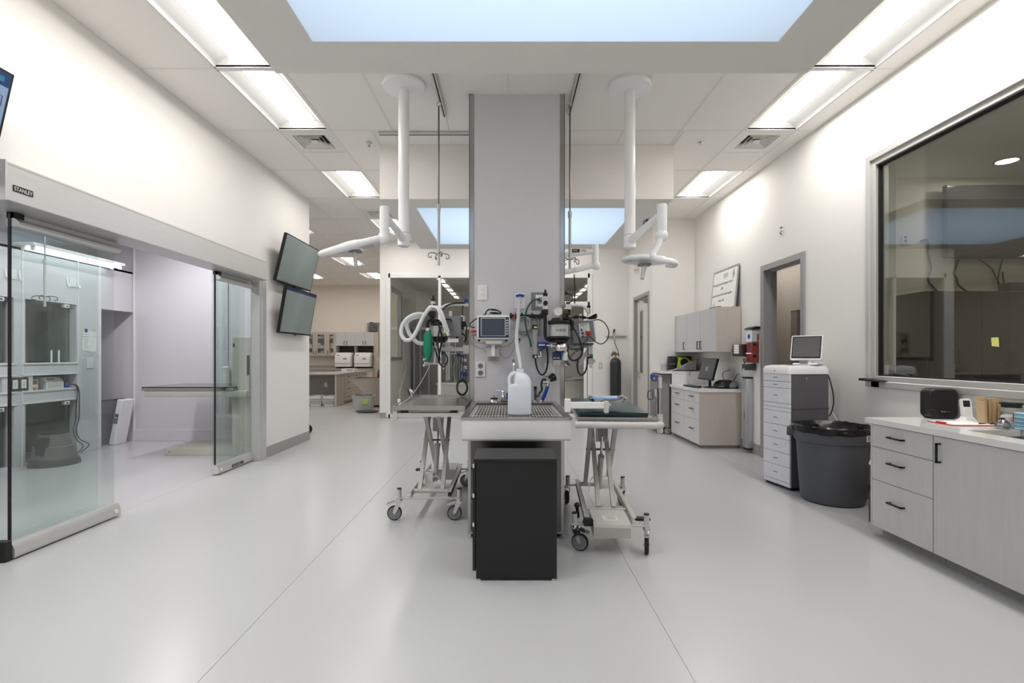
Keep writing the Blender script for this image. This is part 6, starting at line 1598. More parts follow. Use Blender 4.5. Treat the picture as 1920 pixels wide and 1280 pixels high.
ms = thing('mouse', 'small black computer mouse beside the keyboard on the corner desk top', 'mouse', (2.95, 7.72, 0.896))
obj('mouse_shell', G().ball((2.95, 7.72, 0.9145), 0.034, 12, 1.5, 0.9, 0.5), BLACK, ms)
obj('mouse_wheel', G().cyl((2.915, 7.715, 0.929), (2.915, 7.725, 0.929), 0.006), MGREY, ms)
lp = thing('label_printer', 'rounded black and grey label printer at the end of the corner desk top', 'printer', (3.31, 7.62, 0.896))
g = G(); loft(g, [[(3.31 + p[0], 7.62 + p[1], z) for p in rrect(hw, hd, min(hw, hd) * 0.6, 0)] for z, hw, hd in ((0.897, 0.155, 0.11), (0.935, 0.160, 0.115), (0.985, 0.135, 0.10), (1.02, 0.085, 0.075), (1.03, 0.03, 0.03))])
obj('printer_shell', g, BLACK, lp)
obj('printer_cover', G().prism([(3.33, 0.915), (3.42, 0.915), (3.44, 0.95), (3.42, 0.99), (3.37, 1.005), (3.325, 0.96)], 'y', 7.488, 7.505), MGREY, lp)
obj('printer_slot', G().box(3.17, 3.25, 7.498, 7.51, 0.925, 0.94, 0.002), STEEL, lp)
for nm, pts, lab in (('power_cable', [(3.494, 7.80, 1.17), (3.44, 7.80, 1.165), (3.36, 7.78, 1.14), (3.33, 7.75, 1.08), (3.34, 7.72, 1.034)], 'black cable arching from the wall outlet to the label printer, nearest the screen'),
                     ('power_cable', [(3.494, 7.52, 1.13), (3.455, 7.52, 1.11), (3.43, 7.53, 1.06), (3.42, 7.56, 1.012)], 'short black cable from the wall to the side of the label printer')):
    tag(obj(nm, G().tube(pts, 0.005, 6), BLACK), lab, 'cable')
for y, lab in ((7.80, 'white wall outlet behind the computer screen'), (7.52, 'white wall outlet over the label printer at the desk end')):
    q_ = thing('wall_outlet', lab, 'outlet', (3.49, y, 1.12))
    obj('cover_plate', G().box(3.49, 3.499, y - 0.035, y + 0.035, 1.10, 1.215, 0.002), PLAS, q_); obj('outlet_face', G().box(3.4885, 3.491, y - 0.017, y + 0.017, 1.115, 1.20), WHITE, q_)
# whiteboard
wb = thing('whiteboard', 'small whiteboard with handwritten lines leaning on top of the wall cabinet', 'whiteboard', (3.45, 7.97, 2.135))
up = Vector((0.062, 0, 0.652)).normalized(); nr = Vector((-up.z, 0, up.x)); o0 = Vector((3.415, 7.515, 2.135)); WBH, WBL = 0.655, 0.905
tilt_box('board_face', 0.01, WBL - 0.01, 0.01, WBH - 0.01, -0.006, 0, M('board_white', (236, 236, 230), 0.25), wb)
for nm, a0, a1, h0, h1 in (('board_frame', 0, WBL, WBH - 0.022, WBH), ('board_frame', 0, WBL, 0, 0.012), ('board_frame', 0, 0.022, 0.012, WBH - 0.022), ('board_frame', WBL - 0.01, WBL, 0.012, WBH - 0.022)):
    tilt_box(nm, a0, a1, h0, h1, -0.012, 0.006, ALUF, wb)
tilt_box('board_back', 0, WBL, 0, WBH, -0.014, -0.012, DGREY, wb)
wl = Vector((0, -1, 0))
def board(txt, a, h, size, sx=1.0): words('board_writing', txt, size, o0 + al * (WBL - a) + up * h + nr * 0.0015, wl, up, M('marker_ink', (70, 70, 74), 0.8), wb, sx=sx)
board('Practicing the health-ingness of spirit', 0.03, 0.405, 0.060, 0.80)
board('ZIM', 0.33, 0.325, 0.055)
board('so we can practice the health-ingness', 0.03, 0.23, 0.060, 0.80)
board('of our life.', 0.27, 0.135, 0.060, 0.9)
words('board_writing', 'Be kind', 0.05, o0 + al * (WBL - 0.03) + up * 0.025 + nr * 0.0015, (wl * 0.8 + up * 0.6), (up * 0.8 - wl * 0.6), M('marker_ink', (70, 70, 74), 0.8), wb)
# light decorative loops drawn along the top of the board
for k in range(4):
    c = o0 + al * (WBL - 0.42 - 0.04 * k) + up * (0.535 + 0.012 * (k % 2)) + nr * 0.003
    obj('drawn_loop', G().tube([c + al * 0.016 * math.cos(R(45 * i)) + up * 0.036 * math.sin(R(45 * i)) for i in range(8)], 0.0016, 4, 2, True), M('marker_grey', (150, 150, 152), 0.8), wb)
for k in range(3):
    c = o0 + al * (WBL - 0.74) + up * (0.50 + 0.033 * k) + nr * 0.003
    obj('drawn_curl', G().tube([c + al * (0.05 - 0.01 * k) * math.cos(R(30 * i)) + up * 0.035 * math.sin(R(30 * i)) for i in range(2, 11)], 0.002, 4, 2), INK, wb)
er = tag(obj('board_eraser', G().box(3.20, 3.26, 7.62, 7.95, 2.13, 2.155, 0.006), BLACK), 'flat black eraser lying under the whiteboard on the wall cabinet', 'eraser')
tag(obj('marker_tray', G().box(3.24, 3.30, 8.35, 8.95, 2.129, 2.140, 0.002), DGREY), 'thin dark strip lying along the far wall cabinet top', 'strip')
# dispensers between cabinets and doorway
pt = thing('towel_dispenser', 'grey steel dispenser with folded white towels on the wall beside the wall cabinets', 'dispenser', (3.41, 7.24, 1.385))
obj('dispenser_case', G().box(3.335, 3.498, 7.14, 7.42, 1.385, 1.560, 0.004), STEELD, pt)
for k in range(4): obj('folded_towel', G().box(3.325, 3.345, 7.21, 7.36, 1.425 + 0.033 * k, 1.455 + 0.033 * k, 0.006), PAPER, pt)
ah = thing('glove_holder', 'clear acrylic wall holder with a black lid, a glove box and two amber red bins', 'holder', (3.44, 7.03, 1.28))
ay0, ay1, ax0 = 6.93, 7.13, 3.385
obj('holder_lid', G().prism([(ax0 - 0.01, 1.765), (3.498, 1.765), (3.498, 1.80), (ax0 + 0.05, 1.805), (ax0 - 0.005, 1.78)], 'y', ay0 - 0.012, ay1 + 0.012), BLACK, ah)
obj('holder_back', G().box(3.488, 3.498, ay0, ay1, 1.28, 1.77), PLAS, ah)
for y in (ay0, ay1 - 0.003): obj('holder_side', G().box(ax0, 3.488, y, y + 0.003, 1.30, 1.765), CLEARP, ah)
for z in (1.59, 1.43, 1.30): obj('holder_shelf', G().box(ax0, 3.488, ay0, ay1, z - 0.003, z), CLEARP, ah)
gb_ = obj('glove_box', G().box(ax0 + 0.008, 3.486, ay0 + 0.008, ay1 - 0.008, 1.592, 1.745, 0.002), PAPER, ah)
obj('glove_opening', G().cyl((ax0 + 0.009, 7.03, 1.665), (ax0 + 0.005, 7.03, 1.665), 0.036, n=20), M('glove_blue', (24, 96, 160), 0.6), gb_)
obj('box_stripe', G().box(3.46, 3.484, ay0 + 0.006, ay0 + 0.009, 1.60, 1.70), RED, gb_)
for z0, z1 in ((1.432, 1.575), (1.303, 1.418)):
    rb_ = obj('amber_bin', G().box(ax0 + 0.012, 3.486, ay0 + 0.006, ay1 - 0.012, z0, z1, 0.006), ORED, ah)
    obj('bin_cap', G().box(ax0 + 0.008, ax0 + 0.03, ay0 + 0.05, ay1 - 0.06, z0 + 0.03, z1 - 0.03, 0.006), DGREY, rb_)
    obj('bin_latch', G().box(ax0 + 0.02, ax0 + 0.06, ay0 + 0.0, ay0 + 0.007, z1 - 0.045, z1 - 0.01, 0.002), BLACK, rb_)
obj('folded_wipe', G().box(ax0 - 0.004, 3.45, ay0 + 0.03, ay1 - 0.03, 1.418, 1.436, 0.003), PAPER, ah)
kb2 = thing('key_box', 'small dark wall box with scissors handles above it under the acrylic holder', 'box', (3.46, 7.08, 1.19))
obj('box_shell', G().box(3.345, 3.498, 7.03, 7.14, 1.19, 1.277, 0.004), DGREY, kb2)
obj('box_label', G().box(3.343, 3.346, 7.06, 7.11, 1.195, 1.21), PAPER, kb2)
for dy in (-0.02, 0.02): obj('scissor_handle', G().tube([(3.362, 7.085, 1.285), (3.358, 7.085 + dy, 1.31), (3.352, 7.085 + dy * 1.6, 1.335), (3.354, 7.085 + dy * .5, 1.345)], 0.006, 6), BLACK, kb2)
sb2 = thing('wall_bar', 'tall slim silver wall bar with black end caps by the open doorway', 'bar', (3.45, 7.19, 0.05))
obj('bar_extrusion', G().box(3.405, 3.498, 7.12, 7.26, 0.07, 1.07, 0.012, 2), M('silver_extrusion', (188, 189, 194), 0.35, 0.5), sb2)
for z in (0.05, 1.068): obj('bar_cap', G().box(3.40, 3.499, 7.115, 7.265, z, z + 0.022, 0.008), BLACK, sb2)
words('bar_lettering', 'adapt', 0.05, (3.4035, 7.20, 0.60), (0, 0, -1), (0, -1, 0), INK, sb2)
hk = thing('wall_hook', 'small metal hook bracket high on the wall over the open doorway', 'hook', (3.49, 6.36, 2.94))
obj('hook_plate', G().box(3.492, 3.499, 6.345, 6.375, 2.93, 3.05, 0.002), PLAS, hk)
obj('hook_arm', G().tube([(3.495, 6.36, 3.03), (3.475, 6.36, 3.03), (3.47, 6.36, 3.015)], 0.009, 8), STEELD, hk)
obj('hook_eye', G().ring((3.484, 6.36, 2.965), 0.018, 0.006, 'y'), STEELD, hk)
# black rubber wedge on the window frame
wg = thing('rubber_wedge', 'flat black rubber wedge resting on the lower corner of the observation window frame', 'wedge', (3.46, 4.72, 1.155))
obj('wedge_body', G().prism([(4.60, 1.1565), (4.84, 1.1565), (4.84, 1.180), (4.60, 1.164)], 'x', 3.40, 3.50), RUBBER, wg)
obj('wedge_clip', G().box(3.478, 3.482, 4.68, 4.78, 1.10, 1.158), RUBBER, wg)
tag(obj('sticky_note', G().prism([(3.60, 1.462), (3.655, 1.468), (3.66, 1.53), (3.605, 1.53)], 'x', 3.5435, 3.5445), YELL), 'yellow sticky note stuck on the observation window glass', 'sticky note')

# oxygen tank
ox = thing('oxygen_tank', 'tall dark oxygen cylinder with a brass regulator chained to the back wall', 'gas cylinder', (2.355, 10.95, 0))
obj('tank_body', G().lathe([(0.115, 0.0), (0.122, 0.01), (0.122, 1.22), (0.112, 1.28), (0.085, 1.32), (0.045, 1.345), (0.030, 1.35)], (2.355, 10.95, 0), 30), M('tank_black', (44, 46, 46), 0.35, var=0.08, scale=8), ox)
obj('tank_collar', G().lathe([(0.046, 1.335), (0.046, 1.36), (0.02, 1.365)], (2.355, 10.95, 0), 20), M('collar_grey', (170, 168, 150), 0.5), ox)
rg = obj('regulator', G().cyl((2.355, 10.95, 1.36), (2.355, 10.95, 1.45), 0.02, n=14).cyl((2.28, 10.94, 1.43), (2.42, 10.94, 1.43), 0.022, n=14).ball((2.32, 10.92, 1.47), 0.045, 14, 1, 0.6, 1), M('aged_brass', (150, 132, 100), 0.35, 0.9), ox)
obj('regulator_knob', G().cyl((2.26, 10.93, 1.41), (2.285, 10.93, 1.41), 0.03, n=16), DGREY, rg)
obj('gauge', G().cyl((2.33, 10.87, 1.50), (2.33, 10.90, 1.50), 0.032, n=18), CHROME, rg)
obj('supply_hose', G().tube([(2.40, 10.92, 1.43), (2.43, 10.95, 1.38), (2.42, 11.0, 1.50), (2.37, 11.05, 1.65), (2.355, 11.09, 1.78)], 0.009, 8), DGREY, ox)
obj('hose_coupling', G().cyl((2.355, 11.09, 1.76), (2.355, 11.09, 1.90), 0.017), CHROME, ox)
wr = thing('wall_rail', 'short steel wall rail with a gas valve above the oxygen cylinder', 'rail', (2.41, 11.13, 1.79))
obj('rail_strip', G().box(2.19, 2.64, 11.115, 11.15, 1.80, 1.83, 0.003), STEEL, wr)
obj('rail_valve', G().cyl((2.355, 11.10, 1.82), (2.355, 11.10, 1.94), 0.022, n=14).ball((2.355, 11.08, 1.96), 0.028, 12), STEELD, wr)
sw = thing('light_switch', 'small grey switch plate on the back wall near the oxygen cylinder', 'switch', (2.06, 11.14, 1.10))
obj('cover_plate', G().box(2.02, 2.10, 11.14, 11.15, 1.10, 1.24, 0.003), LGREY, sw); obj('rocker', G().box(2.045, 2.075, 11.135, 11.141, 1.135, 1.20, 0.002), PLAS, sw)
ex = thing('exit_sign', 'small red lettered EXIT sign over the beige closed door', 'sign', (2.64, 10.3, 3.08))
obj('sign_case', G().box(2.585, 2.704, 10.28, 10.32, 3.08, 3.27, 0.004), PLAS, ex)
words('sign_lettering', 'EXIT', 0.062, (2.591, 10.2785, 3.13), (1, 0, 0), (0, 0, 1), RED, ex, sx=0.72)

# ================================================================== ROOM BEHIND THE OBSERVATION WINDOW
DL = emit_mat('downlight_lens', (255, 248, 238), 46.0)  # only the first downlight is real, the other three are added unseen
for x, y, lab in ((6.02, 6.02, 'round recessed downlight in the ceiling beyond the observation window, over the dark screen'), (7.6, 6.0, 'added unseen downlight beyond the window, further along from the visible one'),
                  (5.0, 3.4, 'added unseen downlight over the middle of the room beyond the window'), (7.0, 3.4, 'added unseen downlight deep in the room beyond the window')):
    q_ = thing('downlight', lab, 'ceiling light', (x, y, 3.745), group='downlights beyond the window')
    obj('downlight_ring', G().lathe([(0.125, 3.751), (0.125, 3.742), (0.105, 3.738), (0.100, 3.748)], (x, y, 0), 28), ALUF, q_)
    obj('downlight_disc', G().cyl((x, y, 3.744), (x, y, 3.748), 0.10, n=28), DL, q_)
wx = 5.09
for k in range(5):
    x0_ = wx + 0.66 * k
    if x0_ > 8.3: break
    lab = ('charcoal tall cabinet nearest the glass edge beyond the observation window', 'charcoal tall cabinet second along beyond the observation window', 'charcoal tall cabinet third along beyond the observation window, below the screen', 'charcoal tall cabinet fourth along beyond the observation window', 'charcoal tall cabinet at the far end beyond the observation window')[k]
    q_ = thing('tall_cabinet', lab, 'cabinet', (x0_ + 0.33, 6.32, 0), group='charcoal cabinets beyond the window')
    obj('carcass', G().box(x0_ + 0.001, x0_ + 0.659, 6.072, 6.59, 0.08, 2.183), DKCAB, q_)
    obj('toe_kick', G().box(x0_ + 0.001, x0_ + 0.659, 6.12, 6.59, 0, 0.08), BLACK, q_)
    for j in range(2):
        d = obj('cabinet_door', G().box(x0_ + 0.33 * j + 0.003, x0_ + 0.33 * j + 0.327, 6.05, 6.07, 0.085, 2.18, 0.002), DKCAB, q_)
        obj('door_pull', pull(G(), (x0_ + 0.33 + (0.03 if j else -0.03), 6.05, 1.30), (x0_ + 0.33 + (0.03 if j else -0.03), 6.05, 1.46), (0, -1, 0)), BLACK, d)
tv = thing('wall_screen', 'large dark wall screen with loose cables seen through the observation window', 'screen', (6.5, 6.5, 2.63))
obj('screen_case', G().box(5.65, 7.36, 6.435, 6.50, 2.66, 3.60, 0.008), BLACK, tv)
obj('display', G().box(5.665, 7.345, 6.431, 6.436, 2.685, 3.585), M('tv_glass', (60, 58, 56), 0.12), tv)
obj('wall_mount', G().box(6.1, 6.9, 6.50, 6.60, 2.95, 3.3), DGREY, tv)
for nm, pts, lab in (('screen_cable', [(5.92, 6.56, 2.66), (5.89, 6.56, 2.56), (5.86, 6.56, 2.48), (5.90, 6.56, 2.41), (5.92, 6.56, 2.33), (6.0, 6.56, 2.26), (6.06, 6.55, 2.22)], 'thick black cable dangling below the dark screen beyond the window'),
                     ('screen_cable', [(5.44, 6.58, 2.91), (5.53, 6.58, 2.92), (5.55, 6.59, 2.75), (5.59, 6.59, 2.55), (5.55, 6.59, 2.40), (5.62, 6.59, 2.30), (5.70, 6.58, 2.21)], 'thin black cable from the wall plug running down beside the dark screen'),
                     ('screen_cable', [(6.2, 6.56, 2.66), (6.35, 6.56, 2.55), (6.42, 6.56, 2.42), (6.42, 6.5, 2.30)], 'black cable from the dark screen to the box on the cabinet top'),
                     ('screen_cable', [(6.50, 6.56, 2.66), (6.46, 6.56, 2.50), (6.44, 6.56, 2.35), (6.52, 6.56, 2.30), (6.5, 6.56, 2.5)], 'looped black cable above the box on the cabinet top')):
    tag(obj(nm, G().tube(pts, 0.014 if 'thick' in lab else 0.009, 6), BLACK), lab, 'cable')
rt_ = thing('network_box', 'small dark network box on top of the charcoal cabinets under the screen', 'box', (6.42, 6.35, 2.183))
obj('box_shell', G().box(6.31, 6.53, 6.26, 6.44, 2.184, 2.32, 0.02, 2), DGREY, rt_); obj('box_vent', G().box(6.35, 6.49, 6.257, 6.262, 2.20, 2.21), BLACK, rt_)
q_ = thing('wall_outlet', 'white wall outlet beside the dark screen beyond the observation window', 'outlet', (4.95, 6.59, 2.86))
obj('cover_plate', G().box(5.20, 5.30, 6.59, 6.60, 2.86, 3.0, 0.003), PLAS, q_)
for z in (2.90, 2.95): obj('outlet_hole', G().box(5.235, 5.265, 6.587, 6.591, z, z + 0.025), DGREY, q_)
dk = thing('service_counter', 'counter along the inside of the observation window', 'counter', (4.0, 3.2, 0))
obj('counter_slab', G().box(3.66, 4.30, 1.0, 5.3, 1.055, 1.09, 0.002), QUARTZ, dk); obj('counter_front', G().box(3.70, 4.22, 1.05, 5.25, 0.0, 1.055), CAB, dk)
dp = thing('desk_phone', 'dark desk phone with an angled display just inside the observation window', 'phone', (3.92, 4.95, 1.09))
obj('phone_base', G().prism([(4.75, 1.091), (5.12, 1.091), (5.12, 1.20), (5.05, 1.215), (4.78, 1.12)], 'x', 3.80, 4.02), M('phone_slate', (96, 98, 98), 0.4), dp)
obj('phone_display', G().box(3.76, 3.90, 5.02, 5.05, 1.15, 1.30, 0.004), M('phone_display_grey', (128, 130, 128), 0.2), dp)
obj('phone_handset', G().tube([(3.82, 4.78, 1.15), (3.83, 4.95, 1.22), (3.82, 5.10, 1.25)], [0.028, 0.018, 0.028], 8), BLACK, dp)
hp = thing('headset', 'dark round headset loop lying just inside the observation window', 'headset', (3.95, 4.22, 1.09))
obj('headband', G().tube([(3.86 + 0.0, 4.16 + 0.06 * math.cos(R(20 * i)) * 1.0, 1.155 + 0.06 * math.sin(R(20 * i))) for i in range(18)], 0.006, 6, 2, True), BLACK, hp)
obj('ear_cup', G().cyl((3.85, 4.16, 1.15), (3.88, 4.16, 1.15), 0.028, n=16).box(3.83, 3.90, 4.11, 4.21, 1.091, 1.098), BLACK, hp)
cl_ = thing('corridor_fill_light', 'unseen light added in the tan corridor behind the open doorway', 'ceiling light', (3.95, 7.6, 2.86))  # unseen light added to brighten the dark corridor
obj('light_frame', G().box(3.75, 4.15, 7.0, 8.2, 2.88, 2.90), TROFF, cl_); obj('light_lens', G().box(3.78, 4.12, 7.03, 8.17, 2.872, 2.88), emit_mat('corridor_fill_lens', (255, 246, 236), 2.0), cl_)

# ================================================================== EXAM ROOM BEHIND THE SLIDER
it = thing('imaging_table', 'long imaging table with a dark top on a cream pedestal behind the sliding glass door', 'exam table', (-4.3, 7.35, 0))
obj('table_top', G().box(-5.06, -3.80, 6.88, 7.80, 0.945, 0.965, 0.003), M('table_dark_glass', (58, 62, 66), 0.12), it)
obj('top_edge', G().box(-5.065, -3.795, 6.875, 7.805, 0.912, 0.945, 0.004), M('edge_grey_metal', (150, 146, 142), 0.45, 0.2), it)
obj('table_frame', G().box(-5.03, -3.62, 6.885, 7.79, 0.825, 0.912, 0.012, 2), CREAM, it)
obj('base_plate', G().box(-4.83, -3.55, 7.0, 7.72, 0.0, 0.10, 0.004), CREAM, it)
obj('base_screw', G().cyl((-4.76, 6.998, 0.045), (-4.76, 7.003, 0.045), 0.008), DGREY, it)
co = obj('column', G().box(-3.91, -3.64, 7.06, 7.45, 0.0, 1.66, 0.006), CREAM, it)
obj('column_slot', G().box(-3.70, -3.66, 7.055, 7.062, 0.95, 1.40), DGREY, co)
obj('column_plug', G().box(-3.895, -3.875, 7.054, 7.062, 1.52, 1.57), BLACK, co)
obj('gusset', G().prism([(-3.95, 0.905), (-3.64, 0.905), (-3.64, 1.13)], 'y', 7.0, 7.055), CREAM, it)
obj('locking_knob', G().box(-3.98, -3.90, 6.86, 6.90, 0.925, 0.965, 0.004), BLACK, it)
wt_ = thing('wall_tube_holder', 'white upright wall tube behind the sliding glass beside the cream column', 'holder', (-4.58, 8.08, 0.45))
obj('tube_body', G().cyl((-4.58, 8.085, 0.46), (-4.58, 8.085, 1.20), 0.05, n=20), WHITE, wt_)
obj('tube_cap', G().cyl((-4.58, 8.085, 1.20), (-4.58, 8.085, 1.23), 0.056, 0.04, 20), PLAS, wt_)
obj('wall_conduit', G().box(-4.60, -4.57, 8.12, 8.136, 1.23, 3.38), LILAC, wt_)
st = thing('step_stool', 'round grey step stool with a dark rubber base behind the glass', 'stool', (-5.84, 6.42, 0))
obj('stool_body', G().lathe([(0.235, 0.055), (0.225, 0.12), (0.210, 0.24), (0.175, 0.25), (0.150, 0.395), (0.140, 0.405)], (-5.84, 6.42, 0), 36), M('stool_grey', (112, 108, 106), 0.5), st)
obj('rubber_base', G().lathe([(0.262, 0.0), (0.262, 0.03), (0.240, 0.085), (0.225, 0.09)], (-5.84, 6.42, 0), 36), DGREY, st)
obj('tread', G().lathe([(0.148, 0.402), (0.148, 0.412), (0.02, 0.414)], (-5.84, 6.42, 0), 36), RUBBER, st)
obj('kick_panel', G().prism([(-5.905, 0.37), (-5.755, 0.37), (-5.785, 0.14), (-5.875, 0.14)], 'y', 6.20, 6.26), M('stool_dark', (58, 58, 58), 0.5), st)
lb = thing('leaning_panel', 'slate grey flat panel leaning in the alcove behind the glass', 'panel', (-6.35, 7.75, 0))
g = G(); g.xf = Matrix.Translation((-6.33, 7.72, 0.0)) @ Matrix.Rotation(R(8), 4, 'Y'); g.box(-0.02, 0.02, -0.20, 0.36, 0.005, 0.70, 0.004)
obj('panel_board', g, M('slate_panel', (134, 132, 138), 0.5), lb)
g = G(); g.xf = Matrix.Translation((-6.33, 7.72, 0.0)) @ Matrix.Rotation(R(8), 4, 'Y'); g.box(-0.022, 0.022, -0.205, 0.365, 0.70, 0.715)
obj('panel_edge', g, DGREY, lb)
ls = thing('scale_platform', 'narrow white scale platform with a small keypad standing on end against the alcove', 'scale', (-6.12, 7.80, 0))
g = G(); g.xf = Matrix.Translation((-6.19, 7.80, 0.0)) @ Matrix.Rotation(R(11), 4, 'Y'); g.box(-0.04, 0.045, -0.03, 0.22, 0.01, 0.72, 0.006)
obj('platform_body', g, WHITE, ls)
g = G(); g.xf = Matrix.Translation((-6.19, 7.80, 0.0)) @ Matrix.Rotation(R(11), 4, 'Y'); g.box(-0.028, 0.030, -0.036, -0.029, 0.34, 0.50, 0.002)
kp = obj('keypad', g, MGREY, ls)
for k in range(4):
    g = G(); g.xf = Matrix.Translation((-6.19, 7.80, 0.0)) @ Matrix.Rotation(R(11), 4, 'Y'); x, z = -0.014 + 0.024 * (k % 2), 0.44 + 0.025 * (k // 2); g.box(x - 0.007, x + 0.007, -0.039, -0.035, z - 0.007, z + 0.007)
    obj('keypad_button', g, YELL if k < 2 else BLACK, kp)
# glass doors of the wall niches (small animal kennels)
def niche(label, ya, yb, z0, z1):
    t = thing('wall_kennel', label, 'kennel', (-6.3, (ya + yb) / 2, z0), group='kennels set in the exam room wall')
    obj('kennel_shade_back', G().box(-6.80, -6.79, ya + 0.01, yb - 0.01, z0 + 0.005, z1 - 0.005), M('kennel_shade_grey', (120, 124, 120), 0.4), t)  # added dark board, the shade inside the niche is in its colour
    obj('kennel_side', G().box(-6.79, -6.24, yb - 0.012, yb - 0.004, z0 + 0.005, z1 - 0.005), M('kennel_shade_grey', (120, 124, 120), 0.4), t)
    obj('kennel_glass', G().box(-6.150, -6.142, ya + 0.012, yb - 0.10, z0 + 0.012, z1 - 0.012), GLASS, t)
    obj('glass_clip', G().box(-6.155, -6.105, yb - 0.20, yb - 0.12, z1 - 0.055, z1 - 0.01, 0.004), PLAS, t)
    obj('clip_screw', G().box(-6.106, -6.103, yb - 0.175, yb - 0.145, z1 - 0.042, z1 - 0.022), DGREY, t)
    if z0 > 1:
        for y in (ya + 0.36, ya + 0.47): obj('kennel_handle', G().cyl((-6.125, y, z0 - 0.02), (-6.125, y, z0 + 0.16), 0.011), WHITE, t)
    for y in (ya + 0.20, ya + 0.38, ya + 0.55):
        for z in ((z0 + z1) / 2 + 0.21, (z0 + z1) / 2 - 0.21): obj('kennel_vent', G().cyl((-6.79, y, z), (-6.775, y, z), 0.035, n=16), DGREY, t)
    return t
niche('glass fronted wall kennel above the niche holding the monitors', 6.325, 7.065, 1.310, 2.112)
niche('glass fronted floor kennel behind the grey step stool', 6.325, 7.065, 0.025, 0.775)
niche('glass fronted wall kennel at the picture edge behind the slider glass', 5.405, 6.165, 1.310, 2.112)
niche('glass fronted floor kennel at the picture edge behind the slider glass', 5.405, 6.165, 0.025, 0.775)
ip = thing('infusion_pump', 'white monitor box with a slanted screen in the wall niche behind the glass', 'monitor', (-6.30, 6.78, 0.95))
obj('pump_case', G().prism([(-6.42, 0.95), (-6.17, 0.95), (-6.17, 1.04), (-6.23, 1.105), (-6.42, 1.105)], 'y', 6.66, 6.92), PLAS, ip)
obj('pump_screen', G().box(-6.215, -6.19, 6.70, 6.80, 1.06, 1.085), MGREY, ip)
obj('pump_panel', G().box(-6.172, -6.166, 6.68, 6.90, 0.965, 1.03, 0.002), LGREY, ip)
obj('blue_connector', G().ball((-6.17, 6.97, 0.985), 0.035, 12), BLUE, ip)
for dy in (0.0, 0.05):
    obj('pump_cord', G().tube([(-6.16, 6.97, 0.99), (-6.10, 7.02 + dy * .3, 0.985), (-6.09, 7.05 + dy * .5, 0.90), (-6.09, 7.03 + dy, 0.70), (-6.09, 7.02 + dy, 0.50), (-6.08, 6.97 + dy, 0.36), (-6.06, 7.0 + dy, 0.22), (-6.02, 7.06 + dy * 2, 0.12), (-6.03, 6.98 + dy, 0.03)], 0.007, 6), DGREY, ip)
sm = thing('pulse_oximeter', 'small white oximeter with a grey screen beside the white monitor box in the niche', 'monitor', (-6.22, 6.50, 0.95))
obj('oximeter_case', G().box(-6.25, -6.18, 6.44, 6.56, 0.95, 1.09, 0.006), PLAS, sm)
obj('oximeter_screen', G().box(-6.182, -6.177, 6.46, 6.54, 1.02, 1.08), MGREY, sm)
obj('orange_cap', G().cyl((-6.17, 6.50, 0.952), (-6.17, 6.50, 0.985), 0.03, n=16), M('orange_tape', (206, 150, 96), 0.5), sm)
nt_ = thing('pinned_note', 'white typed notes pinned by a blue clip to the exam room wall', 'note', (-6.11, 7.28, 1.45))
obj('note_sheet', G().prism([(7.16, 1.48), (7.30, 1.45), (7.32, 1.76), (7.17, 1.74)], 'x', -6.116, -6.114), PAPER, nt_)
obj('note_sheet', G().prism([(7.27, 1.46), (7.40, 1.46), (7.41, 1.745), (7.28, 1.76)], 'x', -6.119, -6.117), PAPER, nt_)
obj('note_clip', G().box(-6.115, -6.10, 7.20, 7.235, 1.735, 1.785, 0.003), BLUE, nt_)
for k in range(8): obj('note_line', G().box(-6.1138, -6.1132, 7.185, 7.27 - 0.012 * (k % 3), 1.70 - 0.028 * k, 1.706 - 0.028 * k), MGREY, nt_)
q_ = thing('light_switch', 'white light switch under the pinned notes in the exam room', 'switch', (-6.11, 7.29, 1.21))
obj('cover_plate', G().box(-6.12, -6.110, 7.235, 7.345, 1.21, 1.36, 0.003), PLAS, q_); obj('rocker', G().box(-6.111, -6.105, 7.265, 7.315, 1.245, 1.325, 0.002), WHITE, q_)
q_ = thing('switch_plate', 'dark steel plate with two white outlets between the wall kennels', 'outlet', (-6.11, 6.23, 0.96))
obj('steel_plate', G().box(-6.12, -6.112, 6.115, 6.355, 0.955, 1.125, 0.002), STEELD, q_)
for y in (6.18, 6.29): 
    oo = obj('outlet_insert', G().box(-6.113, -6.106, y - 0.032, y + 0.032, 0.985, 1.095, 0.002), PLAS, q_)
    obj('outlet_slots', G().box(-6.1065, -6.105, y - 0.008, y + 0.008, 1.01, 1.07), LGREY, oo)
fx = thing('tube_light', 'twin white fluorescent tube light along the exam room wall top', 'light', (-5.95, 6.9, 2.70))
obj('light_housing', G().box(-6.115, -5.85, 6.15, 7.62, 2.76, 2.80, 0.004), WHITE, fx)
for x in (-5.90, -6.02):
    obj('light_tube', G().cyl((x, 6.20, 2.735), (x, 7.57, 2.735), 0.019, n=14), LENSX, fx)
    for y in (6.18, 7.57): obj('tube_socket', G().box(x - 0.02, x + 0.02, y, y + 0.02, 2.705, 2.765), WHITE, fx)
iv_x, iv_y = -5.80, 6.24
tx_ = thing('iv_hanger', 'IV hanger hanging from the exam room ceiling before the wall kennels', 'IV hanger', (iv_x, iv_y, 2.01))
obj('upper_rod', G().cyl((iv_x, iv_y, 3.4), (iv_x, iv_y, 2.56), 0.008), STEEL, tx_)
obj('clamp_collar', G().cyl((iv_x, iv_y, 2.54), (iv_x, iv_y, 2.60), 0.022), LGREY, tx_)
obj('lower_rod', G().cyl((iv_x, iv_y, 2.01), (iv_x, iv_y, 2.54), 0.014), LGREY, tx_)
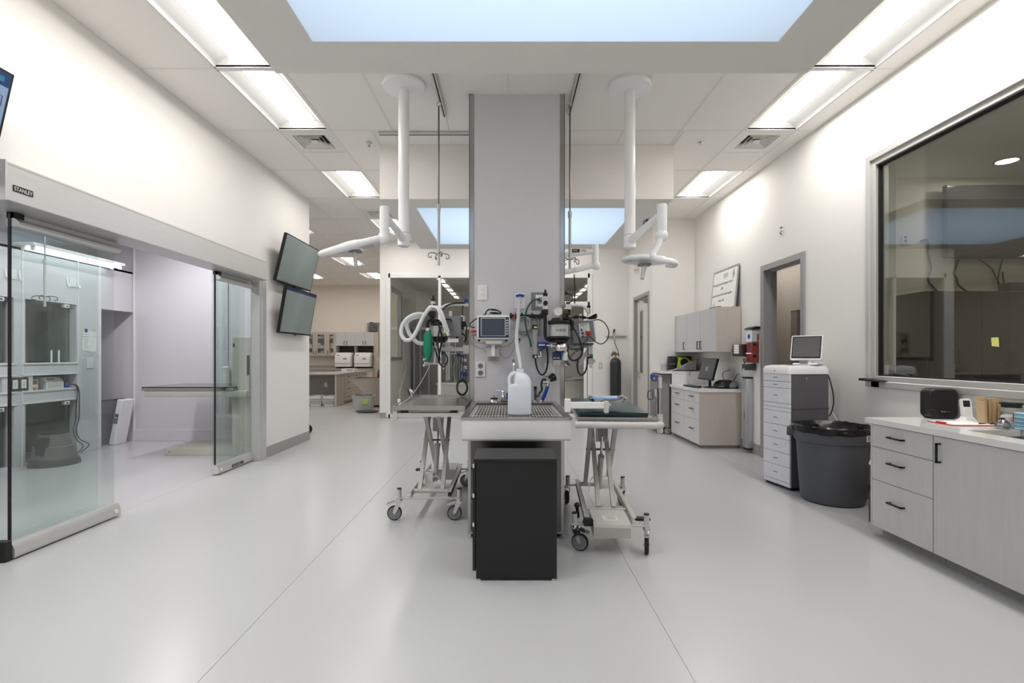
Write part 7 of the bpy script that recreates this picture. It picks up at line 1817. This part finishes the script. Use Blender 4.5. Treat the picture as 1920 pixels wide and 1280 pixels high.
for k in range(4):
    u = Vector((math.cos(R(20 + 90 * k)), math.sin(R(20 + 90 * k)), 0)); c = Vector((iv_x, iv_y, 2.13))
    obj('bag_hook', G().tube([c, c + u * 0.06 + Vector((0, 0, 0.012)), c + u * 0.12, c + u * 0.125 + Vector((0, 0, -0.035)), c + u * 0.09 + Vector((0, 0, -0.035))], 0.0045, 6), STEELD, tx_)
for y, z, lab in ((6.15, 2.34, 'white outlet plate high on the exam room wall at the picture edge'), (7.0, 2.36, 'white outlet plate high on the exam room wall above the wall kennel')):
    q_ = thing('wall_outlet', lab, 'outlet', (-6.11, y, z))
    obj('cover_plate', G().box(-6.12, -6.108, y - 0.05, y + 0.05, z, z + 0.13, 0.003), PLAS, q_)
    for dy in (-0.085, 0.085): obj('bracket_hook', G().tube([(-6.118, y + dy, z + 0.12), (-6.105, y + dy, z + 0.03), (-6.08, y + dy, z - 0.005), (-6.085, y + dy + 0.01, z + 0.03)], 0.010, 6), WHITE, q_)

# ================================================================== KENNEL ROOM BEHIND THE GLASS
for k in range(5):
    x0_ = -2.72 + 1.0 * k; 
    if x0_ > 1.3: break
    lab = ('steel kennel run with dark glass door beside the inner window wall', 'steel kennel run second from the inner window wall', 'steel kennel run hidden behind the pillar', 'steel kennel run behind the glass door', 'steel kennel run at the far corner')[k]
    q_ = thing('kennel_run', lab, 'kennel', (x0_ + 0.5, 14.6, 0), group='steel kennel runs')
    g = G()
    for a, b in ((x0_ + 0.005, x0_ + 0.06), (x0_ + 0.94, x0_ + 0.995)): g.box(a, b, 14.2, 14.26, 0, 2.2)
    g.box(x0_ + 0.06, x0_ + 0.94, 14.2, 14.26, 2.13, 2.2); g.box(x0_ + 0.06, x0_ + 0.94, 14.2, 14.26, 0, 0.12)
    obj('run_frame', g, STEEL, q_)
    obj('run_back', G().box(x0_ + 0.005, x0_ + 0.995, 15.10, 15.15, 0, 2.2), MGREY, q_)
    obj('run_side', G().box(x0_ + 0.005, x0_ + 0.02, 14.26, 15.10, 0, 2.2), STEELD, q_)
    dr = obj('run_door', G().box(x0_ + 0.065, x0_ + 0.935, 14.205, 14.215, 0.13, 2.12), M('smoked_glass_panel', (98, 97, 95), 0.12), q_)
    for j in range(3): obj('door_bar', G().box(x0_ + 0.20 + 0.25 * j, x0_ + 0.23 + 0.25 * j, 14.18, 14.205, 0.13, 2.12, 0.004), STEEL, dr)
    obj('door_latch', G().box(x0_ + 0.86, x0_ + 0.91, 14.15, 14.205, 1.0, 1.12, 0.004), CHROME, dr)
pb = thing('supply_chest', 'pale low chest standing inside the kennel room behind the steel table', 'chest', (-1.3, 13.6, 0))
obj('chest_body', G().box(-1.9, -0.9, 13.3, 13.9, 0.0, 0.62, 0.01), LGREY, pb); obj('chest_lid', G().box(-1.92, -0.88, 13.28, 13.92, 0.62, 0.66, 0.01), PLAS, pb)
bs_ = thing('steel_basin', 'curved steel bathing basin seen through the glass door beside the pillar', 'basin', (1.5, 12.6, 0))
obj('basin_body', G().lathe([(0.36, 0.02), (0.42, 0.3), (0.50, 0.78), (0.54, 0.80), (0.50, 0.81), (0.44, 0.5)], (1.62, 12.6, 0), 32, 'z', 1.0, 0.8), M('basin_enamel', (206, 200, 188), 0.3), bs_)
obj('basin_rim', G().ring((1.62, 12.6, 0.81), 0.50, 0.018, 'z', 32), STEEL, bs_)
lk = thing('panel_locker', 'pale two door locker in the kennel room behind the glass door', 'locker', (1.4, 13.9, 0))
obj('locker_body', G().box(0.98, 2.2, 13.72, 14.1, 0.0, 1.55, 0.004), CAB, lk)
for a, b in ((0.985, 1.59), (1.594, 2.195)):
    for c_, d_ in ((0.1, 0.8), (0.804, 1.54)): obj('locker_door', G().box(a, b, 13.70, 13.72, c_, d_, 0.003), CAB, lk)

# ================================================================== WORKROOM AT THE BACK
YU = 17.92
def X_(px, Y=YU): return (px - VX) * Y / FPX
zt_, zb_ = 2.235, 1.385
gx = [X_(570), X_(591), X_(612.7), X_(629.6)]
for k in range(3):
    a, b = gx[k], gx[k + 1]
    lab = ('glass door wall cabinet of supplies half hidden by the slider wall end', 'glass door wall cabinet of supplies in the middle of the three', 'glass door wall cabinet of supplies next to the steriliser bays')[k]
    q_ = thing('glass_cabinet', lab, 'cabinet', ((a + b) / 2, 18.1, zb_), group='glass door wall cabinets')
    obj('carcass', G().box(a + 0.001, b - 0.001, YU + 0.33, 18.295, zb_, zt_).box(a + 0.001, a + 0.02, YU + 0.022, YU + 0.33, zb_, zt_).box(b - 0.02, b - 0.001, YU + 0.022, YU + 0.33, zb_, zt_).box(a + 0.02, b - 0.02, YU + 0.022, YU + 0.33, zt_ - 0.02, zt_).box(a + 0.02, b - 0.02, YU + 0.022, YU + 0.33, zb_, zb_ + 0.02), CABW, q_)
    g = G()
    for u0, u1, v0, v1 in ((a + 0.003, a + 0.09, zb_, zt_), (b - 0.09, b - 0.003, zb_, zt_), (a + 0.09, b - 0.09, zt_ - 0.09, zt_), (a + 0.09, b - 0.09, zb_, zb_ + 0.09)): g.box(u0, u1, YU, YU + 0.02, v0 + 0.002, v1 - 0.002)
    dr = obj('door_frame', g, CABW, q_)
    obj('door_glass', G().box(a + 0.09, b - 0.09, YU + 0.008, YU + 0.012, zb_ + 0.09, zt_ - 0.09), CLEARP, dr)
    obj('door_pull', pull(G(), ((a + 0.045) if k else (b - 0.045), YU, zb_ + 0.06), ((a + 0.045) if k else (b - 0.045), YU, zb_ + 0.18), (0, -1, 0)), BLACK, dr)
    for z in (zb_ + 0.27, zb_ + 0.62): obj('cabinet_shelf', G().box(a + 0.02, b - 0.02, YU + 0.03, YU + 0.32, z, z + 0.018), PLAS, q_)
    random.seed(20 + k)
    for z in (zb_ + 0.02, zb_ + 0.288, zb_ + 0.638):
        for j in range(3):
            x = a + 0.06 + j * (b - a - 0.1) / 3; hh = random.uniform(0.07, 0.20)
            cn, m = random.choice((('white', PAPER), ('light grey', LGREY), ('orange', M('supply_orange', (214, 140, 110), 0.6)), ('pale blue', PADB), ('off-white', PLAS)))
            tag(obj('supply_box', G().box(x, x + (b - a - 0.1) / 3 - 0.012, YU + 0.08, YU + 0.26, z + 0.001, z + hh, 0.003), m), '%s supply box, %s on the %s shelf, glass cabinet %s' % (cn, ('first', 'second', 'third')[j], {0: 'lowest', 1: 'middle', 2: 'top'}[round((z - zb_) / 0.31)], ('by the slider wall', 'in the middle', 'beside the sterilisers')[k]), 'box', 'supply boxes in the glass cabinets')
tx0 = [X_(629.6), X_(648), X_(665.7), X_(683.5), X_(701.6)]
bays = thing('steriliser_unit', 'tall laminate unit with two open bays holding the white sterilisers', 'cabinet', ((tx0[0] + tx0[4]) / 2, 18.0, 0.94))
for a in (tx0[0], tx0[2] - 0.01, tx0[4] - 0.02): obj('bay_side', G().box(a, a + 0.02, 17.90, 18.295, 0.937, 1.742), CABW, bays)
obj('upper_carcass', G().box(tx0[0], tx0[4], YU + 0.022, 18.295, 1.742, zt_), CABW, bays)
obj('bay_back', G().box(tx0[0], tx0[4], 18.28, 18.295, 0.94, 1.742), CABI, bays)
obj('side_filler', G().box(tx0[4] + 0.006, X_(709), YU, 18.295, 0.0, zt_), CABW, bays)
for k in range(4):
    d = obj('cabinet_door', G().box(tx0[k] + 0.002, tx0[k + 1] - 0.002, YU, YU + 0.02, 1.744, zt_ - 0.002, 0.0015), CAB, bays)
    hx = tx0[k + 1] - 0.05 if k % 2 == 0 else tx0[k] + 0.05
    obj('door_pull', pull(G(), (hx, YU, 1.79), (hx, YU, 1.91), (0, -1, 0)), BLACK, d)
for k in range(2):
    a, b = tx0[2 * k] + 0.02, tx0[2 * k + 2] - 0.02
    obj('bay_shelf', G().box(a, b, 17.90, 18.28, 0.975, 0.998), CABW, bays)
    s0 = X_(631.5 + 36 * k); s1 = X_(660 + 36 * k)
    q_ = thing('steriliser', ('white bench steriliser in the bay beside the glass cabinets', 'white bench steriliser in the bay beside the steel tub faucet')[k], 'steriliser', ((s0 + s1) / 2, 17.9, 0.998), group='white sterilisers')
    obj('steriliser_case', G().prism([(17.72, 1.0), (18.2, 1.0), (18.2, 1.50), (17.86, 1.50), (17.72, 1.38), (17.69, 1.2)], 'x', s0, s1), WHITE, q_)
    obj('case_side', G().prism([(17.73, 1.01), (18.19, 1.01), (18.19, 1.49), (17.87, 1.49), (17.74, 1.37), (17.71, 1.2)], 'x', s1 - 0.001, s1 + 0.05), LGREY, q_)
    obj('case_display', G().box(s0 + 0.05, s0 + 0.16, 17.735, 17.80, 1.36, 1.42), MGREY, q_)
    obj('door_handle', G().box(s0 + 0.30, s0 + 0.42, 17.68, 17.72, 1.27, 1.30, 0.005), MGREY, q_)
    obj('door_seam', G().box(s0 + 0.01, s1 - 0.01, 17.69, 17.715, 1.115, 1.122), MGREY, q_)
    obj('top_tank', G().box(s0 + 0.04, s0 + 0.12, 17.9, 18.0, 1.50, 1.52, 0.004), NAVY, q_)
bk = tag(obj('workroom_counter', G().box(-8.9, tx0[4], 17.66, 18.295, 0.895, 0.935, 0.002), M('grey_laminate_top', (176, 172, 168), 0.35)), 'long grey counter along the workroom end wall under the glass cabinets', 'worktop')
obj('counter_splash', G().box(-8.9, tx0[0] - 0.006, 18.28, 18.295, 0.935, 1.03), CABW, bk)
for k, (a, b, lab) in enumerate(((-8.9, -7.6, 'laminate base cabinet at the far end under the workroom counter'), (-7.596, -6.2, 'laminate base cabinet under the glass cabinets'), (-6.196, tx0[4], 'laminate base cabinet under the sterilisers'))):
    q_ = thing('base_cabinet', lab, 'cabinet', ((a + b) / 2, 18.0, 0), group='workroom base cabinets')
    obj('carcass', G().box(a, b, 17.72, 18.29, 0.08, 0.895), CABW, q_); obj('toe_kick', G().box(a, b, 17.78, 18.29, 0, 0.08), COVE, q_)
    n_ = 3
    for j in range(n_): obj('cabinet_door', G().box(a + (b - a) * j / n_ + 0.003, a + (b - a) * (j + 1) / n_ - 0.003, 17.70, 17.72, 0.085, 0.89, 0.002), CABW, q_)
# peninsula desk with knee space, drawers facing the room beyond
PD = thing('peninsula_desk', 'grey topped peninsula desk with laundry baskets under it in the workroom', 'desk', (-5.6, 14.1, 0))
def Xf(px, Y): return (px - VX) * Y / FPX
obj('desk_slab', G().box(-7.6, -4.60, 13.60, 14.45, 0.865, 0.905, 0.003), M('grey_laminate_top', (176, 172, 168), 0.35), PD)
obj('modesty_panel', G().box(-7.6, -4.70, 14.30, 14.33, 0.0, 0.865), M('desk_back_grey', (158, 152, 148), 0.5), PD)
obj('desk_end', G().box(-4.745, -4.70, 13.64, 14.30, 0, 0.865), CABW, PD)
oo = obj('desk_outlet', G().box(Xf(608, 14.29), Xf(613.5, 14.29), 14.29, 14.30, 0.50, 0.62, 0.002), PLAS, PD)
DB = thing('drawer_bank', 'run of laminate drawers beyond the desk end, facing the steel tub', 'cabinet', (-4.95, 15.4, 0))
obj('carcass', G().box(-5.25, -4.722, 14.34, 16.6, 0.09, 0.862), CABW, DB)
obj('drawer_top', G().box(-5.27, -4.60, 14.452, 16.62, 0.865, 0.905, 0.003), M('grey_laminate_top', (176, 172, 168), 0.35), DB)
obj('toe_kick', G().box(-5.25, -4.78, 14.34, 16.6, 0, 0.09), COVE, DB)
for ya, yb in ((14.345, 15.0), (15.004, 15.8), (15.804, 16.595)):
    for z0, z1 in ((0.70, 0.86), (0.53, 0.696), (0.32, 0.526), (0.095, 0.316)):
        d = obj('drawer_front', G().box(-4.72, -4.70, ya + 0.002, yb - 0.002, z0, z1, 0.0015), CABW, DB)
        obj('drawer_pull', pull(G(), (-4.70, (ya + yb) / 2 - 0.06, (z0 + z1) / 2), (-4.70, (ya + yb) / 2 + 0.06, (z0 + z1) / 2), (1, 0, 0)), BLACK, d)
for k, (a, b) in enumerate(((Xf(578, 13.75), Xf(601.5, 13.75)), (Xf(604, 13.75), Xf(627.5, 13.75)))):
    q_ = thing('laundry_basket', ('white slotted laundry basket under the desk, half behind the slider wall end', 'white slotted laundry basket under the desk beside the desk end')[k], 'basket', ((a + b) / 2, 13.95, 0), group='white laundry baskets')
    cx, cy, hw, hd = (a + b) / 2, 13.97, (b - a) / 2, 0.22
    g = G()
    def rr(s, z): return [(cx + p[0], cy + p[1], z) for p in rrect(hw * s, hd * s, 0.05, 0)]
    loft(g, [rr(0.86, 0.004), rr(0.88, 0.05)], True, False); loft(g, [rr(0.985, 0.21), rr(1.0, 0.265), rr(1.03, 0.268), rr(1.03, 0.28), rr(0.98, 0.28), rr(0.96, 0.21)], False, False)
    obj('basket_rim', g, WHITE, q_)
    g = G()
    for j in range(9):
        x = cx + hw * 0.88 * (-1 + 2 * j / 8)
        for sgn in (-1, 1): g.tube([(x, cy + sgn * hd * 0.88, 0.04), (cx + (x - cx) * 1.1, cy + sgn * hd * 0.98, 0.22)], 0.009, 5, 0)
    for j in range(2):
        z = 0.10 + 0.06 * j; s = 0.90 + 0.04 * j; g.tube([(cx - hw * s, cy - hd * s, z), (cx + hw * s, cy - hd * s, z)], 0.006, 5, 0)
    for sgn in (-1, 1): g.add([(cx + sgn * hw * 0.88, cy - hd * .8, 0.04), (cx + sgn * hw * 0.88, cy + hd * .8, 0.04), (cx + sgn * hw * 0.98, cy + hd * .9, 0.22), (cx + sgn * hw * 0.98, cy - hd * .9, 0.22)], [(0, 1, 2, 3)])
    obj('basket_lattice', g, WHITE, q_)
    obj('basket_contents', G().ball((cx, cy, 0.13), hw * 0.75, 12, 1, 0.8, 0.5), M('linen_mint', (150, 176, 164), 0.9) if k == 0 else M('linen_grey', (176, 176, 176), 0.9), q_)
tag(obj('loose_paper', G().box(-5.05, -4.80, 13.75, 13.95, 0.906, 0.912), PAPER), 'loose white papers on the peninsula desk top', 'paper')
tag(obj('loose_paper', G().box(-5.35, -5.12, 13.80, 14.0, 0.906, 0.909), PAPER), 'single white sheet on the peninsula desk nearer the slider wall end', 'paper')
# steel tub
tu = thing('steel_tub', 'tapered stainless bathing tub half hidden by the glass front wall', 'bathtub', (-3.6, 13.8, 0))
ty0, ty1 = 13.35, 14.15
rings = []
for z, x0_ in ((0.765, -4.24), (0.74, -4.235), (0.62, -4.12), (0.45, -3.97), (0.28, -3.85), (0.05, -3.76)):
    ins = (0.765 - z) * 0.18
    rings.append([(x0_, ty0 + ins, z), (-2.95, ty0 + ins, z), (-2.95, ty1 - ins, z), (x0_, ty1 - ins, z)])
g = G(); loft(g, rings, False, True)
obj('tub_shell', g, M('tub_steel', (196, 186, 176), 0.35, 0.7, var=0.05), tu)
g = G(); slab(g, 'z', 0.755, 0.785, (-4.27, -2.93, ty0 - 0.03, ty1 + 0.03), [(-4.20, -3.0, ty0 + 0.04, ty1 - 0.04)])
obj('tub_rim', g, STEEL, tu)
obj('tub_floor', G().box(-4.1, -2.98, ty0 + 0.08, ty1 - 0.08, 0.56, 0.57), STEELD, tu)
obj('tub_plinth', G().box(-3.70, -2.96, ty0 + 0.2, ty1 - 0.2, 0, 0.05), BLACK, tu)
obj('tub_splash', G().box(-3.62, -2.93, ty1 + 0.0, ty1 + 0.03, 0.785, 1.0), STEEL, tu)
tf = thing('tub_faucet', 'arched chrome faucet over the steel bathing tub', 'faucet', (-3.5, 14.1, 0.78))
obj('faucet_arch', G().tube([(-3.25, 14.1, 0.79), (-3.25, 14.1, 1.25), (-3.3, 14.1, 1.38), (-3.45, 14.1, 1.41), (-3.62, 14.1, 1.38), (-3.69, 14.1, 1.25), (-3.69, 14.1, 1.16)], 0.017, 8), CHROME, tf)
obj('faucet_foot', G().cyl((-3.25, 14.1, 0.788), (-3.25, 14.1, 0.82), 0.03), CHROME, tf)
wbx = thing('white_carton', 'white box with a grey label on the drawer run beyond the steel tub', 'box', (-4.75, 15.2, 0.905))
obj('carton_body', G().box(-4.75, -4.38, 14.95, 15.3, 0.906, 1.0, 0.004) if False else G().box(-5.0, -4.62, 14.95, 15.3, 0.906, 1.0, 0.004), PLAS, wbx)
obj('carton_label', G().box(-4.85, -4.66, 14.947, 14.951, 0.95, 0.98), MGREY, wbx)
for k, (x, lab) in enumerate(((-3.55, 'dark amber bottle on the steel tub rim ledge nearest the wall end'), (-3.66, 'dark red bottle on the steel tub rim ledge beside the amber bottle'))):
    q_ = thing('bottle', lab, 'bottle', (x, 14.10, 0.785), group='bottles on the tub ledge')
    obj('bottle_body', G().lathe([(0.04, 0.786), (0.042, 0.80), (0.042, 0.90), (0.018, 0.94), (0.018, 0.96)], (x, 14.10 + 0.0, 0), 14), (M('amber_brown', (90, 44, 30), 0.3), M('dark_red', (110, 30, 30), 0.3))[k], q_)
    obj('bottle_cap', G().cyl((x, 14.10, 0.958), (x, 14.10, 0.985), 0.02), BLACK, q_)
bt = thing('storage_tote', 'grey tote overflowing with dark cloths and a lime label by the steel tub', 'tote', (-3.62, 12.45, 0))
g = G()
def rr2(hw, hd, z): return [(-3.62 + p[0], 12.5 + p[1], z) for p in rrect(hw, hd, 0.04, 0)]
loft(g, [rr2(0.20, 0.16, 0.0), rr2(0.24, 0.20, 0.38), rr2(0.255, 0.215, 0.385), rr2(0.255, 0.215, 0.40), rr2(0.23, 0.19, 0.40), rr2(0.20, 0.16, 0.1)], True, False)
obj('tote_body', g, M('tote_grey', (176, 180, 178), 0.4), bt)
obj('tote_label', G().box(-3.60, -3.46, 12.272, 12.29, 0.20, 0.33), M('label_lime', (170, 196, 110), 0.7), bt)
random.seed(31)
for k in range(5):
    obj('folded_cloth', G().ball((-3.70 + 0.05 * k, 12.45 + 0.03 * (k % 3), 0.39 + 0.015 * (k % 2)), 0.12, 12, 1.0, 0.8, 0.42), M(('cloth_slate', 'cloth_grey')[k % 2], ((84, 90, 92), (120, 124, 124))[k % 2], 0.9, bump=0.5, scale=60), bt)
fb = tag(obj('floor_cloth', G().ball((-3.45, 12.2, 0.035), 0.22, 16, 1.3, 0.6, 0.16), M('cloth_slate', (84, 90, 92), 0.9)), 'dark cloth spilled on the floor before the grey tote', 'cloth')
cbx = thing('clear_bin', 'clear lidded bin of grey folded gowns on top of the tall laminate unit', 'bin', ((X_(687) + X_(706)) / 2, 18.1, zt_))
obj('bin_walls', G().box(X_(687.5), X_(706.5), 17.95, 18.25, zt_ + 0.001, zt_ + 0.34, 0.01), CLEARP, cbx)
obj('bin_contents', G().box(X_(689.5), X_(704.5), 17.98, 18.22, zt_ + 0.01, zt_ + 0.29, 0.05, 3), M('gown_grey', (96, 98, 100), 0.9, var=0.25, scale=9), cbx)
obj('bin_lid', G().box(X_(686.5), X_(707.5), 17.93, 18.27, zt_ + 0.34, zt_ + 0.365, 0.005), PLAS, cbx)
obj('lid_latch', G().box(X_(693), X_(699), 17.92, 17.935, zt_ + 0.33, zt_ + 0.36), NAVY, cbx)

# wheel of a stand parked behind the end of the slider wall
ss = thing('wheeled_stand', 'black wheel of a stand peeking past the end of the slider wall', 'stand', (-3.72, 8.95, 0))
obj('stand_wheel', G().lathe([(0.05, -0.018), (0.078, -0.018), (0.085, -0.008), (0.085, 0.008), (0.078, 0.018), (0.05, 0.018)], (-3.585, 8.9, 0.0855), 26, 'y'), RUBBER, ss)
obj('wheel_hub', G().cyl((-3.585, 8.878, 0.0855), (-3.585, 8.922, 0.0855), 0.05, n=20), DGREY, ss)
obj('stand_base', G().box(-3.90, -3.58, 8.93, 9.0, 0.075, 0.105, 0.004), BLACK, ss)
obj('stand_pole', G().cyl((-3.85, 8.96, 0.10), (-3.85, 8.96, 1.3), 0.016, n=12), STEEL, ss)
obj('rear_foot', G().box(-3.90, -3.86, 8.92, 9.01, 0.0, 0.076, 0.003), BLACK, ss)
up_ = thing('upright_panel', 'grey upright panel standing against the tan corridor wall beyond the open doorway', 'panel', (4.26, 7.38, 0))
obj('panel_board', G().box(4.225, 4.297, 7.30, 7.46, 0.0, 2.05, 0.004), M('panel_taupe', (150, 143, 136), 0.5), up_)
obj('panel_cap', G().box(4.222, 4.298, 7.297, 7.463, 2.05, 2.065, 0.002), MGREY, up_)
